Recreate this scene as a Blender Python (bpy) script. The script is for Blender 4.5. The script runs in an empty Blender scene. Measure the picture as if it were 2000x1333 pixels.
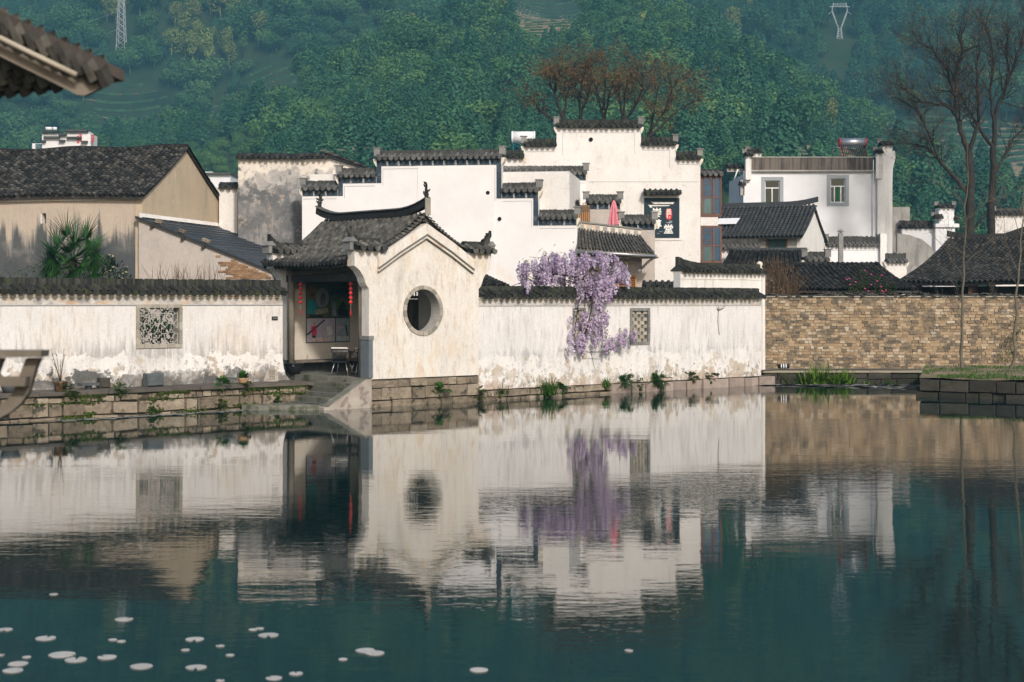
import bpy, math, random
import numpy as np
from mathutils import Vector, Matrix, noise as mnoise
R = math.radians
random.seed(7)
sc = bpy.context.scene
C = sc.collection
# ------------------------------------------------------------------ camera, sky, sun, exposure
F, H, HY = 3000.0, 3.1, 590.0          # focal length in photo pixels, eye height over the pond, horizon row
cam = bpy.data.cameras.new('camera')
cam.sensor_width = 36.0
cam.lens = 36.0 * F / 2000.0
cam.shift_y = (HY - 666.5) / 2000.0
cam.clip_start = 0.5
cam.clip_end = 6000.0
cam.dof.use_dof = True
cam.dof.focus_distance = 53.0
cam.dof.aperture_fstop = 2.4
cam_o = bpy.data.objects.new('camera', cam)
C.objects.link(cam_o)
cam_o.location = (0, 0, H)
cam_o.rotation_euler = (R(90), 0, 0)
sc.camera = cam_o

SUN_AZ, SUN_EL = R(160), R(33)         # compass angle from +Y towards +X
sdir = Vector((math.sin(SUN_AZ) * math.cos(SUN_EL), math.cos(SUN_AZ) * math.cos(SUN_EL), math.sin(SUN_EL)))
w = bpy.data.worlds.new('World')
sc.world = w
w.use_nodes = True
wt = w.node_tree
bg = wt.nodes['Background']
sky = wt.nodes.new('ShaderNodeTexSky')
sky.sky_type = 'NISHITA'
sky.sun_disc = False
sky.sun_elevation = SUN_EL
sky.sun_rotation = SUN_AZ
sky.air_density = 1.0
sky.dust_density = 3.0
sky.ozone_density = 1.0
wt.links.new(sky.outputs[0], bg.inputs[0])
bg.inputs[1].default_value = 0.13
sl = bpy.data.lights.new('sun', 'SUN')
sl.energy = 3.0
sl.angle = R(4.5)
sl.color = (1.0, 0.935, 0.865)
so = bpy.data.objects.new('sun', sl)
C.objects.link(so)
so.rotation_euler = sdir.to_track_quat('Z', 'Y').to_euler()
so.location = (20, -30, 40)

sc.view_settings.view_transform = 'Standard'
sc.view_settings.look = 'None'
sc.view_settings.gamma = 1.0
sc.view_settings.use_curve_mapping = False
sc.view_settings.exposure = 0.0
cy = sc.cycles
cy.use_denoising = True
cy.max_bounces = 6
cy.diffuse_bounces = 2
cy.glossy_bounces = 3
cy.transmission_bounces = 3
cy.volume_bounces = 0
cy.transparent_max_bounces = 4
cy.caustics_reflective = False
cy.caustics_refractive = False
cy.use_adaptive_sampling = True
cy.adaptive_threshold = 0.02

# ------------------------------------------------------------------ mesh helpers
class Pl:
    """a vertical plane through (x,y) running at angle th; px -> distance along it, row -> height"""
    def __init__(s, x, y, th=0.0):
        s.o = np.array([x, y], float)
        s.u = np.array([math.cos(th), math.sin(th)])
        s.n = np.array([-math.sin(th), math.cos(th)])
        s.th = th
    def t(s, px, off=0.0):
        k = (px - 1000.0) / F
        b = s.o + s.n * off
        return (k * b[1] - b[0]) / (s.u[0] - k * s.u[1])
    def xy(s, t, off=0.0):
        return s.o + s.u * t + s.n * off
    def w(s, t, off, z):
        p = s.xy(t, off)
        return (float(p[0]), float(p[1]), float(z))
    def z(s, px, py, off=0.0):
        d = s.xy(s.t(px, off), off)[1]
        return H + (HY - py) * d / F
    def tz(s, px, py, off=0.0):
        return (s.t(px, off), s.z(px, py, off))
    def at(s, px, py, off=0.0):
        t, z = s.tz(px, py, off)
        return s.w(t, off, z)
    def mat(s, t, off, z):
        p = s.w(t, off, z)
        return Matrix.Translation(p) @ Matrix.Rotation(s.th, 4, 'Z')

def front(d):
    return Pl(0.0, d, 0.0)

class MB:
    def __init__(s):
        s.v = []; s.f = []; s.sm = []
    def add(s, vs, fs, smooth=False):
        b = len(s.v)
        s.v.extend(vs)
        s.f.extend([tuple(i + b for i in f) for f in fs])
        s.sm.extend([smooth] * len(fs))
        return s
    def prism(s, pl, poly, a, b):
        n = len(poly)
        vs = [pl.w(t, a, z) for t, z in poly] + [pl.w(t, b, z) for t, z in poly]
        fs = [tuple(range(n)), tuple(range(2 * n - 1, n - 1, -1))]
        fs += [(i, i + n, (i + 1) % n + n, (i + 1) % n) for i in range(n)]
        return s.add(vs, fs)
    def pbox(s, pl, t0, t1, a, b, z0, z1):
        return s.prism(pl, [(t0, z0), (t1, z0), (t1, z1), (t0, z1)], a, b)
    def hprism(s, poly, z0, z1):
        n = len(poly)
        vs = [(p[0], p[1], z0) for p in poly] + [(p[0], p[1], z1) for p in poly]
        fs = [tuple(range(n - 1, -1, -1)), tuple(range(n, 2 * n))]
        fs += [(i, (i + 1) % n, (i + 1) % n + n, i + n) for i in range(n)]
        return s.add(vs, fs)
    def tube(s, pts, rad, k=6, cap=True, smooth=True):
        pts = [Vector(p) for p in pts]
        if not hasattr(rad, '__len__'):
            rad = [rad] * len(pts)
        vs, fs = [], []
        ref = None
        for i, p in enumerate(pts):
            d = (pts[min(i + 1, len(pts) - 1)] - pts[max(i - 1, 0)])
            if d.length < 1e-9: d = Vector((0, 0, 1))
            d.normalize()
            if ref is None:
                ref = Vector((1, 0, 0)) if abs(d.x) < 0.9 else Vector((0, 1, 0))
            x = (ref - d * ref.dot(d)).normalized()
            ref = x
            y = d.cross(x)
            for j in range(k):
                a = 2 * math.pi * j / k
                vs.append(tuple(p + (x * math.cos(a) + y * math.sin(a)) * rad[i]))
        for i in range(len(pts) - 1):
            for j in range(k):
                fs.append((i * k + j, i * k + (j + 1) % k, (i + 1) * k + (j + 1) % k, (i + 1) * k + j))
        s.add(vs, fs, smooth)
        if cap:
            b = len(s.v) - len(vs)
            s.f.append(tuple(b + j for j in range(k - 1, -1, -1))); s.sm.append(False)
            e = b + (len(pts) - 1) * k
            s.f.append(tuple(e + j for j in range(k))); s.sm.append(False)
        return s
    def lathe(s, c, prof, k=12, smooth=True):
        vs, fs = [], []
        for r, z in prof:
            for j in range(k):
                a = 2 * math.pi * j / k
                vs.append((c[0] + r * math.cos(a), c[1] + r * math.sin(a), c[2] + z))
        m = len(prof)
        for i in range(m - 1):
            for j in range(k):
                fs.append((i * k + j, i * k + (j + 1) % k, (i + 1) * k + (j + 1) % k, (i + 1) * k + j))
        fs.append(tuple(range(k - 1, -1, -1)))
        fs.append(tuple((m - 1) * k + j for j in range(k)))
        return s.add(vs, fs, smooth)
    def mesh(s, name, base=(0, 0, 0)):
        me = bpy.data.meshes.new(name)
        v = np.array(s.v, dtype=float).reshape(-1, 3) - np.array(base)
        me.from_pydata(v.tolist(), [], s.f)
        if any(s.sm):
            me.polygons.foreach_set('use_smooth', s.sm)
        me.update()
        return me

BASE = {}
def tag(o, label=None, cat=None, group=None, kind=None):
    if label: o['label'] = label
    if cat: o['category'] = cat
    if group: o['group'] = group
    if kind: o['kind'] = kind
    return o
def thing(name, label, cat, base, group=None):
    o = bpy.data.objects.new(name, None)
    o.empty_display_size = 0.2
    o.location = base
    C.objects.link(o)
    BASE[o.name] = tuple(base)
    return tag(o, label, cat, group)
def part(name, mb, m, parent, kind=None, label=None):
    b = BASE[parent.name]
    o = bpy.data.objects.new(name, mb.mesh(name, b))
    o.data.materials.append(m)
    C.objects.link(o)
    o.parent = parent
    BASE[o.name] = b
    return tag(o, label, None, None, kind)
def single(name, mb, m, label, cat, base, group=None, kind=None):
    o = bpy.data.objects.new(name, mb.mesh(name, base))
    o.data.materials.append(m)
    o.location = base
    C.objects.link(o)
    BASE[o.name] = tuple(base)
    return tag(o, label, cat, group, kind)
def struct(name, mb, m, kind='structure', label=None):
    o = bpy.data.objects.new(name, mb.mesh(name))
    o.data.materials.append(m)
    C.objects.link(o)
    BASE[o.name] = (0, 0, 0)
    return tag(o, label, None, None, kind)
def piece(name, me, mw, parent):
    """a small repeated piece that shares its mesh: world matrix mw, child of parent"""
    o = bpy.data.objects.new(name, me)
    o.matrix_local = Matrix.Translation(-Vector(BASE[parent.name])) @ mw
    C.objects.link(o)
    o.parent = parent
    return o
def addinst(mb, src, mw):
    m = np.array(mw)
    v = np.array(src.v) @ m[:3, :3].T + m[:3, 3]
    mb.add([tuple(x) for x in v], src.f, src.sm[0] if src.sm else False)
def sharedmesh(mb, name, m):
    me = mb.mesh(name)
    me.materials.append(m)
    return me

# ------------------------------------------------------------------ materials
def newmat(name):
    m = bpy.data.materials.new(name)
    m.use_nodes = True
    t = m.node_tree
    return m, t, t.nodes['Principled BSDF']
def nd(t, typ, ins=None, **props):
    n = t.nodes.new(typ)
    for k, v in props.items():
        setattr(n, k, v)
    for k, v in (ins or {}).items():
        s = n.inputs[k]
        if isinstance(v, bpy.types.NodeSocket):
            t.links.new(v, s)
        else:
            s.default_value = v
    return n
def c4(c):
    return (c[0], c[1], c[2], 1.0)
def posz(t):
    g = nd(t, 'ShaderNodeNewGeometry')
    sx = nd(t, 'ShaderNodeSeparateXYZ', {0: g.outputs['Position']})
    return g.outputs['Position'], sx.outputs['Z'], g
def noisev(t, pos, scale, detail=5.0, off=0.0, rough=0.6):
    if not hasattr(scale, '__len__'):
        scale = (scale, scale, scale)
    mu = nd(t, 'ShaderNodeVectorMath', {0: pos, 1: scale}, operation='MULTIPLY')
    ad = nd(t, 'ShaderNodeVectorMath', {0: mu.outputs[0], 1: (off, off * 1.7, off * 0.6)}, operation='ADD')
    n = nd(t, 'ShaderNodeTexNoise', {'Vector': ad.outputs[0], 'Scale': 1.0, 'Detail': detail, 'Roughness': rough})
    return n.outputs['Fac']
def mrange(t, v, a, b, c=0.0, d=1.0, smooth=True):
    n = nd(t, 'ShaderNodeMapRange', {'Value': v, 'From Min': a, 'From Max': b, 'To Min': c, 'To Max': d})
    if smooth: n.interpolation_type = 'SMOOTHSTEP'
    return n.outputs[0]
def math2(t, op, a, b):
    return nd(t, 'ShaderNodeMath', {0: a, 1: b}, operation=op).outputs[0]
def mixc(t, f, a, b, blend='MIX'):
    n = nd(t, 'ShaderNodeMix', {}, data_type='RGBA', blend_type=blend)
    for i, v in ((0, f), (6, a), (7, b)):
        s = n.inputs[i]
        if isinstance(v, bpy.types.NodeSocket): t.links.new(v, s)
        elif i == 0: s.default_value = v
        else: s.default_value = c4(v)
    return n.outputs[2]
def bump(t, b, h, strength=0.3, dist=0.02):
    n = nd(t, 'ShaderNodeBump', {'Height': h, 'Strength': strength, 'Distance': dist})
    t.links.new(n.outputs[0], b.inputs['Normal'])
def plaster(name, base, layers, rough=0.9, bmp=0.25, grain=1.0):
    """layers: (colour, scale, detail, lo, hi, amount, (zA, zB, shiftA, shiftB) or None)"""
    m, t, b = newmat(name)
    pos, z, g = posz(t)
    col = mixc(t, mrange(t, noisev(t, pos, 0.7, 4, 3.1), 0.35, 0.65), [x * 0.93 for x in base], base)
    for i, (c, scl, det, lo, hi, amt, zs) in enumerate(layers):
        v = noisev(t, pos, scl, det, 11.3 * (i + 1), 0.65)
        if zs:
            v = math2(t, 'ADD', v, mrange(t, z, zs[0], zs[1], zs[2], zs[3], False))
        f = math2(t, 'MULTIPLY', mrange(t, v, lo, hi), amt)
        pt = mrange(t, noisev(t, pos, (0.55, 0.55, 0.8), 4, 31.7 * (i + 1)), 0.36, 0.58, 0.45, 1.0)
        col = mixc(t, math2(t, 'MULTIPLY', f, pt), col, c)
    gr = math2(t, 'MULTIPLY', mrange(t, noisev(t, pos, 15.0, 9, 17.0, 0.75), 0.25, 0.75, 1 - 0.17 * grain, 1 + 0.10 * grain, False), mrange(t, noisev(t, pos, (17, 17, 3.0), 8, 23.0, 0.75), 0.28, 0.72, 1 - 0.08 * grain, 1 + 0.05 * grain, False))
    cg = nd(t, 'ShaderNodeCombineColor', {0: gr, 1: gr, 2: gr})
    col = mixc(t, 1.0, col, cg.outputs[0], 'MULTIPLY')
    t.links.new(col, b.inputs['Base Color'])
    b.inputs['Roughness'].default_value = rough
    b.inputs['Specular IOR Level'].default_value = 0.25
    bump(t, b, noisev(t, pos, 9.0, 8, 5.0), bmp, 0.03)
    return m
def varied(name, cols, scale=3.0, rough=0.85, rnd=0.5, bmp=0.3, bscale=20.0, lich=None, metal=0.0, spec=0.3, bdist=0.02):
    """cols: list of colours, picked per object and per island and blended with noise"""
    m, t, b = newmat(name)
    pos, z, g = posz(t)
    oi = nd(t, 'ShaderNodeObjectInfo')
    rr = math2(t, 'FRACT', math2(t, 'ADD', math2(t, 'MULTIPLY', oi.outputs['Random'], 3.7), g.outputs['Random Per Island']), 0.0)
    nz = mrange(t, noisev(t, pos, scale, 5, 2.0), 0.25, 0.75, 0, 1, False)
    f = math2(t, 'ADD', math2(t, 'MULTIPLY', rr, rnd), math2(t, 'MULTIPLY', nz, 1.0 - rnd))
    cr = nd(t, 'ShaderNodeValToRGB', {0: f})
    el = cr.color_ramp.elements
    el[0].color = c4(cols[0]); el[1].color = c4(cols[-1])
    for i in range(1, len(cols) - 1):
        e = el.new(i / (len(cols) - 1)); e.color = c4(cols[i])
    col = cr.outputs[0]
    if lich:
        col = mixc(t, math2(t, 'MULTIPLY', mrange(t, noisev(t, pos, lich[1], 7, 9.0), lich[2], lich[2] + 0.1), lich[3]), col, lich[0])
    t.links.new(col, b.inputs['Base Color'])
    b.inputs['Roughness'].default_value = rough
    b.inputs['Metallic'].default_value = metal
    b.inputs['Specular IOR Level'].default_value = spec
    if bmp: bump(t, b, noisev(t, pos, bscale, 6, 4.0), bmp, bdist)
    return m
def plain(name, c, rough=0.7, metal=0.0, var=0.12, scale=6.0, spec=0.3):
    return varied(name, [[x * (1 - var) for x in c], [min(1, x * (1 + var)) for x in c]], scale, rough, 0.3, 0.12, 30.0, None, metal, spec)
def leafmat(name, cols, scale=1.0, rough=0.6, trans=0.25, inst=False, big=None):
    m, t, b = newmat(name)
    pos, z, g = posz(t)
    oi = nd(t, 'ShaderNodeObjectInfo')
    r1 = math2(t, 'FRACT', math2(t, 'ADD', oi.outputs['Random'], math2(t, 'MULTIPLY', g.outputs['Random Per Island'], 0.35)), 0.0)
    nz = mrange(t, noisev(t, pos, scale, 3, 2.0), 0.3, 0.7, 0, 1, False)
    f = math2(t, 'ADD', math2(t, 'MULTIPLY', r1, 0.55), math2(t, 'MULTIPLY', nz, 0.45))
    cr = nd(t, 'ShaderNodeValToRGB', {0: f})
    el = cr.color_ramp.elements
    el[0].color = c4(cols[0]); el[1].color = c4(cols[-1])
    for i in range(1, len(cols) - 1):
        e = el.new(i / (len(cols) - 1)); e.color = c4(cols[i])
    t.links.new(cr.outputs[0], b.inputs['Base Color'])
    b.inputs['Roughness'].default_value = rough
    b.inputs['Specular IOR Level'].default_value = 0.25
    if trans:
        tr = nd(t, 'ShaderNodeBsdfTranslucent', {'Color': cr.outputs[0]})
        mx = nd(t, 'ShaderNodeMixShader', {0: trans, 1: b.outputs[0], 2: tr.outputs[0]})
        t.links.new(mx.outputs[0], t.nodes['Material Output'].inputs['Surface'])
    return m

WHITE = (0.80, 0.77, 0.745)
GREY = (0.34, 0.33, 0.31); TAN = (0.46, 0.37, 0.26); MOULD = (0.09, 0.092, 0.09); ORNG = (0.60, 0.36, 0.19)
M = {}
M['wall_left'] = plaster('whitewash_left_wall', WHITE, [
    ((0.52, 0.45, 0.38), (8, 8, 1.3), 9, 0.47, 0.68, 0.62, None),
    ((0.66, 0.55, 0.42), (0.8, 0.8, 0.5), 6, 0.48, 0.66, 0.5, None),
    ((0.42, 0.40, 0.38), (8, 8, 0.8), 8, 0.54, 0.78, 0.9, (1.55, 2.5, 0.22, -0.08)),
    ((0.86, 0.83, 0.80), 2.1, 9, 0.50, 0.53, 0.85, (1.45, 1.95, 0.10, -0.35)),
    (TAN, 2.4, 10, 0.58, 0.60, 0.85, (0.9, 2.1, 0.10, -0.16)),
    ((0.30, 0.28, 0.26), 5.0, 11, 0.60, 0.63, 0.8, (0.8, 1.8, 0.14, -0.14)),
    (MOULD, 1.7, 11, 0.56, 0.60, 0.92, (0.8, 1.75, 0.20, -0.22))])
M['wall_right'] = plaster('whitewash_right_wall', WHITE, [
    ((0.48, 0.455, 0.44), (8, 8, 1.2), 9, 0.47, 0.68, 0.62, None),
    ((0.60, 0.57, 0.56), (1.3, 1.3, 0.4), 6, 0.50, 0.66, 0.55, None),
    ((0.40, 0.39, 0.39), (5, 5, 1.0), 7, 0.58, 0.78, 0.8, (1.4, 2.2, 0.17, -0.12)),
    ((0.66, 0.45, 0.22), (4.5, 4.5, 0.12), 4, 0.66, 0.74, 0.5, None),
    ((0.86, 0.82, 0.78), 2.0, 9, 0.50, 0.53, 0.8, (1.2, 1.85, 0.10, -0.35)),
    (TAN, 2.2, 11, 0.56, 0.58, 0.75, (0.5, 1.9, 0.11, -0.16)),
    ((0.20, 0.185, 0.165), 7.0, 11, 0.63, 0.66, 0.75, (0.4, 1.7, 0.12, -0.12)),
    ((0.50, 0.37, 0.29), 1.6, 9, 0.54, 0.62, 0.7, (0.3, 1.0, 0.14, -0.25))])
M['wall_gable'] = plaster('whitewash_gable', (0.80, 0.75, 0.68), [
    ((0.70, 0.55, 0.39), (2.0, 2.0, 0.9), 8, 0.47, 0.66, 0.6, None),
    ((0.58, 0.43, 0.30), (5.5, 5.5, 2.2), 10, 0.53, 0.66, 0.65, None),
    ((0.48, 0.44, 0.40), (9, 9, 1.6), 10, 0.54, 0.68, 0.6, None),
    ((0.42, 0.39, 0.36), (1.2, 1.2, 0.35), 6, 0.56, 0.70, 0.45, None),
    ((0.30, 0.24, 0.19), 11.0, 10, 0.66, 0.70, 0.75, None)])
M['frieze'] = plaster('stained_frieze', (0.62, 0.58, 0.53), [
    ((0.30, 0.29, 0.28), (1.6, 1.6, 3), 7, 0.45, 0.62, 0.8, None),
    (ORNG, (1.1, 1.1, 2), 6, 0.53, 0.66, 0.7, None),
    ((0.84, 0.80, 0.75), (2, 2, 3), 6, 0.58, 0.70, 0.6, None)])
M['lime'] = plaster('lime_moulding', (0.80, 0.73, 0.62), [
    (ORNG, (1.1, 1.1, 2), 6, 0.52, 0.66, 0.75, None), ((0.3, 0.3, 0.28), 5, 7, 0.60, 0.68, 0.6, None)])
M['white_new'] = plaster('fresh_white_wall', (0.84, 0.815, 0.80), [
    ((0.74, 0.70, 0.66), (2, 2, 0.3), 6, 0.5, 0.75, 0.45, None),
    ((0.72, 0.58, 0.44), (0.5, 0.5, 0.5), 6, 0.52, 0.70, 0.5, (4.3, 6.0, 0.06, -0.25))], 0.85, 0.08, 0.3)
M['white_old'] = plaster('aged_white_wall', (0.82, 0.785, 0.745), [
    ((0.66, 0.60, 0.54), (1.5, 1.5, 0.8), 8, 0.50, 0.68, 0.5, None),
    ((0.50, 0.44, 0.38), 3.2, 10, 0.60, 0.68, 0.5, None),
    ((0.55, 0.54, 0.53), (5, 5, 0.25), 5, 0.58, 0.75, 0.4, None)])
M['white_house'] = plaster('cool_white_wall', (0.84, 0.835, 0.845), [
    ((0.62, 0.60, 0.57), (3, 3, 0.15), 5, 0.60, 0.8, 0.4, None)], 0.8, 0.05, 0.2)
M['white_streaked'] = plaster('streaked_white_wall', (0.84, 0.82, 0.78), [
    ((0.42, 0.40, 0.36), (4, 4, 0.22), 7, 0.50, 0.70, 0.7, None)])
M['mouldy'] = plaster('mould_stained_wall', (0.76, 0.69, 0.60), [
    ((0.33, 0.32, 0.31), (1.3, 1.3, 1.0), 10, 0.43, 0.54, 0.95, (7.9, 9.3, 0.16, -0.12)),
    ((0.12, 0.125, 0.13), (2.2, 2.2, 2.0), 12, 0.46, 0.56, 0.95, (7.3, 9.2, 0.12, -0.12)),
    ((0.17, 0.17, 0.17), (5, 5, 1.2), 11, 0.52, 0.64, 0.9, (7.0, 8.8, 0.08, -0.12)),
    ((0.52, 0.42, 0.33), 3.0, 9, 0.58, 0.64, 0.6, None),
    ((0.10, 0.10, 0.10), 9.0, 11, 0.62, 0.66, 0.8, (7, 9.5, 0.06, -0.04))])
M['tan_house'] = plaster('tan_rendered_wall', (0.54, 0.45, 0.36), [
    ((0.42, 0.34, 0.27), (5, 5, 0.6), 8, 0.46, 0.68, 0.6, None),
    ((0.27, 0.25, 0.225), (1.6, 1.6, 1.0), 10, 0.46, 0.58, 0.9, (5.3, 6.5, 0.18, -0.22)),
    ((0.10, 0.105, 0.105), (2.4, 2.4, 0.15), 9, 0.50, 0.62, 1.0, (4.6, 7.1, 0.22, -0.10)),
    ((0.085, 0.09, 0.095), (1.1, 1.1, 0.5), 9, 0.50, 0.64, 1.0, (4.3, 6.1, 0.22, -0.14))])
M['tan_gable'] = plaster('tan_gable_wall', (0.60, 0.48, 0.34), [
    ((0.46, 0.38, 0.28), (2.0, 2.0, 0.5), 7, 0.45, 0.62, 0.6, None),
    ((0.36, 0.31, 0.25), (1.2, 1.2, 0.25), 6, 0.56, 0.70, 0.6, None),
    ((0.70, 0.62, 0.50), 1.4, 7, 0.60, 0.68, 0.5, None)])
M['pink_plaster'] = plaster('grey_pink_render', (0.52, 0.46, 0.41), [
    ((0.40, 0.36, 0.33), 1.4, 8, 0.48, 0.66, 0.6, None), ((0.62, 0.55, 0.48), 2.5, 8, 0.58, 0.66, 0.5, None),
    ((0.22, 0.2, 0.19), 6, 9, 0.68, 0.72, 0.6, None)])
M['grey_wall'] = plaster('weathered_grey_wall', (0.42, 0.40, 0.37), [
    ((0.20, 0.19, 0.18), (3, 3, 0.5), 8, 0.46, 0.66, 0.7, None), ((0.6, 0.57, 0.52), 1.5, 8, 0.58, 0.68, 0.6, None)])
M['parapet'] = plaster('dark_stained_parapet', (0.19, 0.16, 0.135), [
    ((0.05, 0.045, 0.04), (3.2, 3.2, 0.15), 6, 0.44, 0.60, 0.9, None), ((0.30, 0.26, 0.22), (2, 2, 0.4), 6, 0.6, 0.72, 0.5, None)])
M['inner_wall'] = plaster('pavilion_inner_wall', (0.62, 0.56, 0.48), [
    ((0.42, 0.38, 0.33), 1.5, 7, 0.5, 0.68, 0.5, None), ((0.22, 0.19, 0.16), 2.5, 8, 0.60, 0.64, 0.7, (1.2, 1.7, 0.14, -0.3))])
M['inner_dark'] = plaster('pavilion_dark_dado', (0.085, 0.09, 0.092), [((0.19, 0.2, 0.2), 2.4, 8, 0.5, 0.66, 0.7, None)])
M['tile_old'] = varied('old_grey_tile', [(0.010, 0.0105, 0.011), (0.026, 0.026, 0.026), (0.058, 0.056, 0.052), (0.15, 0.138, 0.12)], 2.0, 0.85, 0.75, 0.5, 25,
                       ((0.22, 0.205, 0.17), 8.0, 0.60, 0.55))
M['tile_pav'] = varied('lichened_grey_tile', [(0.018, 0.018, 0.0175), (0.05, 0.049, 0.045), (0.11, 0.106, 0.092), (0.24, 0.225, 0.19)], 5.0, 0.9, 0.4, 0.5, 25,
                       ((0.12, 0.12, 0.05), 3.0, 0.62, 0.6))
M['tile_new'] = varied('slate_grey_tile', [(0.03, 0.034, 0.037), (0.052, 0.056, 0.06), (0.08, 0.085, 0.09)], 2.0, 0.8, 0.5, 0.3, 25)
M['tile_dark'] = varied('dark_grey_tile', [(0.009, 0.0095, 0.010), (0.022, 0.0225, 0.023), (0.045, 0.044, 0.042), (0.10, 0.095, 0.085)], 2.0, 0.85, 0.6, 0.4, 25)
M['coping'] = varied('coping_tile_grey', [(0.045, 0.045, 0.043), (0.10, 0.098, 0.092), (0.18, 0.175, 0.16)], 3.0, 0.85, 0.5, 0.4, 25,
                     ((0.30, 0.28, 0.24), 7.0, 0.62, 0.4))
M['coping_moss'] = varied('mossy_coping_tile', [(0.010, 0.011, 0.010), (0.026, 0.027, 0.024), (0.065, 0.064, 0.056)], 3.0, 0.9, 0.5, 0.5, 20,
                          ((0.055, 0.07, 0.02), 2.4, 0.56, 0.7))
M['edge_tile'] = varied('on_edge_tile', [(0.012, 0.013, 0.012), (0.038, 0.039, 0.034), (0.085, 0.083, 0.072)], 2.0, 0.9, 0.7, 0.3, 30,
                        ((0.05, 0.07, 0.02), 2.0, 0.56, 0.6))
M['edge_tile_grey'] = varied('on_edge_tile_grey', [(0.035, 0.035, 0.033), (0.07, 0.07, 0.066), (0.11, 0.108, 0.10)], 2.0, 0.9, 0.6, 0.3, 30)
M['blue_tile'] = varied('blue_black_tile', [(0.018, 0.026, 0.036), (0.03, 0.042, 0.056), (0.05, 0.065, 0.08)], 3.0, 0.5, 0.4, 0.15, 25, spec=0.5)
M['ink_band'] = plaster('ink_blue_band', (0.045, 0.065, 0.085), [((0.14, 0.17, 0.2), (2, 2, 3), 6, 0.5, 0.66, 0.7, None), ((0.015, 0.02, 0.03), 5, 6, 0.55, 0.7, 0.7, None)])
M['line'] = plain('pale_line', (0.62, 0.62, 0.62))
M['grey_line'] = plain('grey_line', (0.45, 0.45, 0.46))
M['block'] = varied('grey_brick_block', [(0.13, 0.13, 0.125), (0.22, 0.215, 0.205), (0.30, 0.29, 0.27)], 4, 0.9, 0.5)
M['stone_tan'] = varied('tan_embankment_stone', [(0.085, 0.072, 0.055), (0.20, 0.16, 0.115), (0.31, 0.255, 0.19), (0.43, 0.365, 0.285)], 4.0, 0.9, 0.5, 1.0, 8,
                        ((0.05, 0.047, 0.035), 3.2, 0.55, 0.85), bdist=0.06)
M['walk'] = varied('dark_walkway_slab', [(0.055, 0.047, 0.04), (0.10, 0.088, 0.075), (0.15, 0.13, 0.11)], 2.2, 0.9, 0.4, 0.4, 12)
M['stone_pink'] = varied('pinkish_kerb_stone', [(0.20, 0.16, 0.135), (0.33, 0.265, 0.225), (0.45, 0.375, 0.325)], 3.0, 0.9, 0.55, 0.6, 12,
                         ((0.06, 0.055, 0.05), 4.0, 0.60, 0.7), bdist=0.04)
M['stone_dark'] = varied('dark_quay_stone', [(0.02, 0.018, 0.014), (0.045, 0.04, 0.032), (0.085, 0.077, 0.06)], 2.0, 0.9, 0.5, 0.6, 9,
                         ((0.04, 0.05, 0.012), 1.8, 0.54, 0.7), bdist=0.04)
M['mortar'] = varied('dark_mossy_joint', [(0.03, 0.028, 0.02), (0.09, 0.08, 0.055), (0.05, 0.055, 0.02)], 2.5, 1.0, 0.2)
M['slab'] = varied('grey_step_slab', [(0.08, 0.082, 0.07), (0.15, 0.15, 0.125), (0.26, 0.25, 0.21)], 2.2, 0.9, 0.4, 0.4, 12,
                   ((0.045, 0.055, 0.02), 2.0, 0.52, 0.75))
M['ramp'] = varied('pale_stair_cheek_stone', [(0.22, 0.18, 0.155), (0.38, 0.335, 0.285), (0.50, 0.45, 0.385)], 2.4, 0.9, 0.2, 0.4, 12, ((0.15, 0.10, 0.10), 3.0, 0.56, 0.6))
M['blue_stone'] = varied('blue_grey_stone', [(0.10, 0.125, 0.14), (0.17, 0.19, 0.205)], 3, 0.7, 0.3)
M['brick'] = varied('old_tan_brick', [(0.075, 0.068, 0.058), (0.20, 0.16, 0.115), (0.36, 0.255, 0.155), (0.42, 0.33, 0.225), (0.60, 0.53, 0.43)], 1.3, 0.95, 0.72, 0.6, 16,
                    ((0.085, 0.082, 0.072), 1.8, 0.50, 0.65), bdist=0.03)
M['brick_red'] = varied('red_brown_brick', [(0.14, 0.09, 0.06), (0.30, 0.18, 0.10), (0.42, 0.27, 0.16)], 2.0, 0.95, 0.6, 0.5, 14)
M['brick_joint'] = varied('brown_brick_joint', [(0.17, 0.135, 0.09), (0.32, 0.24, 0.15), (0.42, 0.28, 0.15)], 1.2, 1.0, 0.1, 0.6, 12)
M['wood_dark'] = varied('dark_old_timber', [(0.018, 0.016, 0.014), (0.045, 0.038, 0.032), (0.07, 0.06, 0.05)], 3, 0.8, 0.3, 0.3, (8, 8, 1.5)) if False else varied('dark_old_timber', [(0.018, 0.016, 0.014), (0.045, 0.038, 0.032), (0.07, 0.06, 0.05)], 3, 0.8, 0.3, 0.3, 18)
M['wood_grey'] = varied('weathered_grey_timber', [(0.09, 0.075, 0.06), (0.17, 0.145, 0.115), (0.26, 0.22, 0.175)], 3, 0.85, 0.3, 0.4, 12)
M['wood_brown'] = varied('brown_timber', [(0.11, 0.065, 0.035), (0.20, 0.12, 0.065)], 5, 0.7, 0.4)
M['wood_orange'] = varied('orange_lattice_timber', [(0.45, 0.20, 0.06), (0.58, 0.28, 0.10)], 5, 0.6, 0.4)
M['wood_red'] = varied('red_brown_window_frame', [(0.10, 0.05, 0.038), (0.20, 0.105, 0.08)], 6, 0.7, 0.4)
M['red'] = plain('lantern_red', (0.62, 0.035, 0.04), 0.5)
M['red_metal'] = plain('red_metal', (0.50, 0.045, 0.06), 0.4)
M['white_paint'] = plain('white_paint', (0.82, 0.82, 0.82), 0.5, 0, 0.04)
M['grey_paint'] = plain('grey_window_surround', (0.33, 0.36, 0.38), 0.7, 0, 0.06)
M['black'] = plain('black_finish', (0.015, 0.016, 0.018), 0.45)
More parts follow.
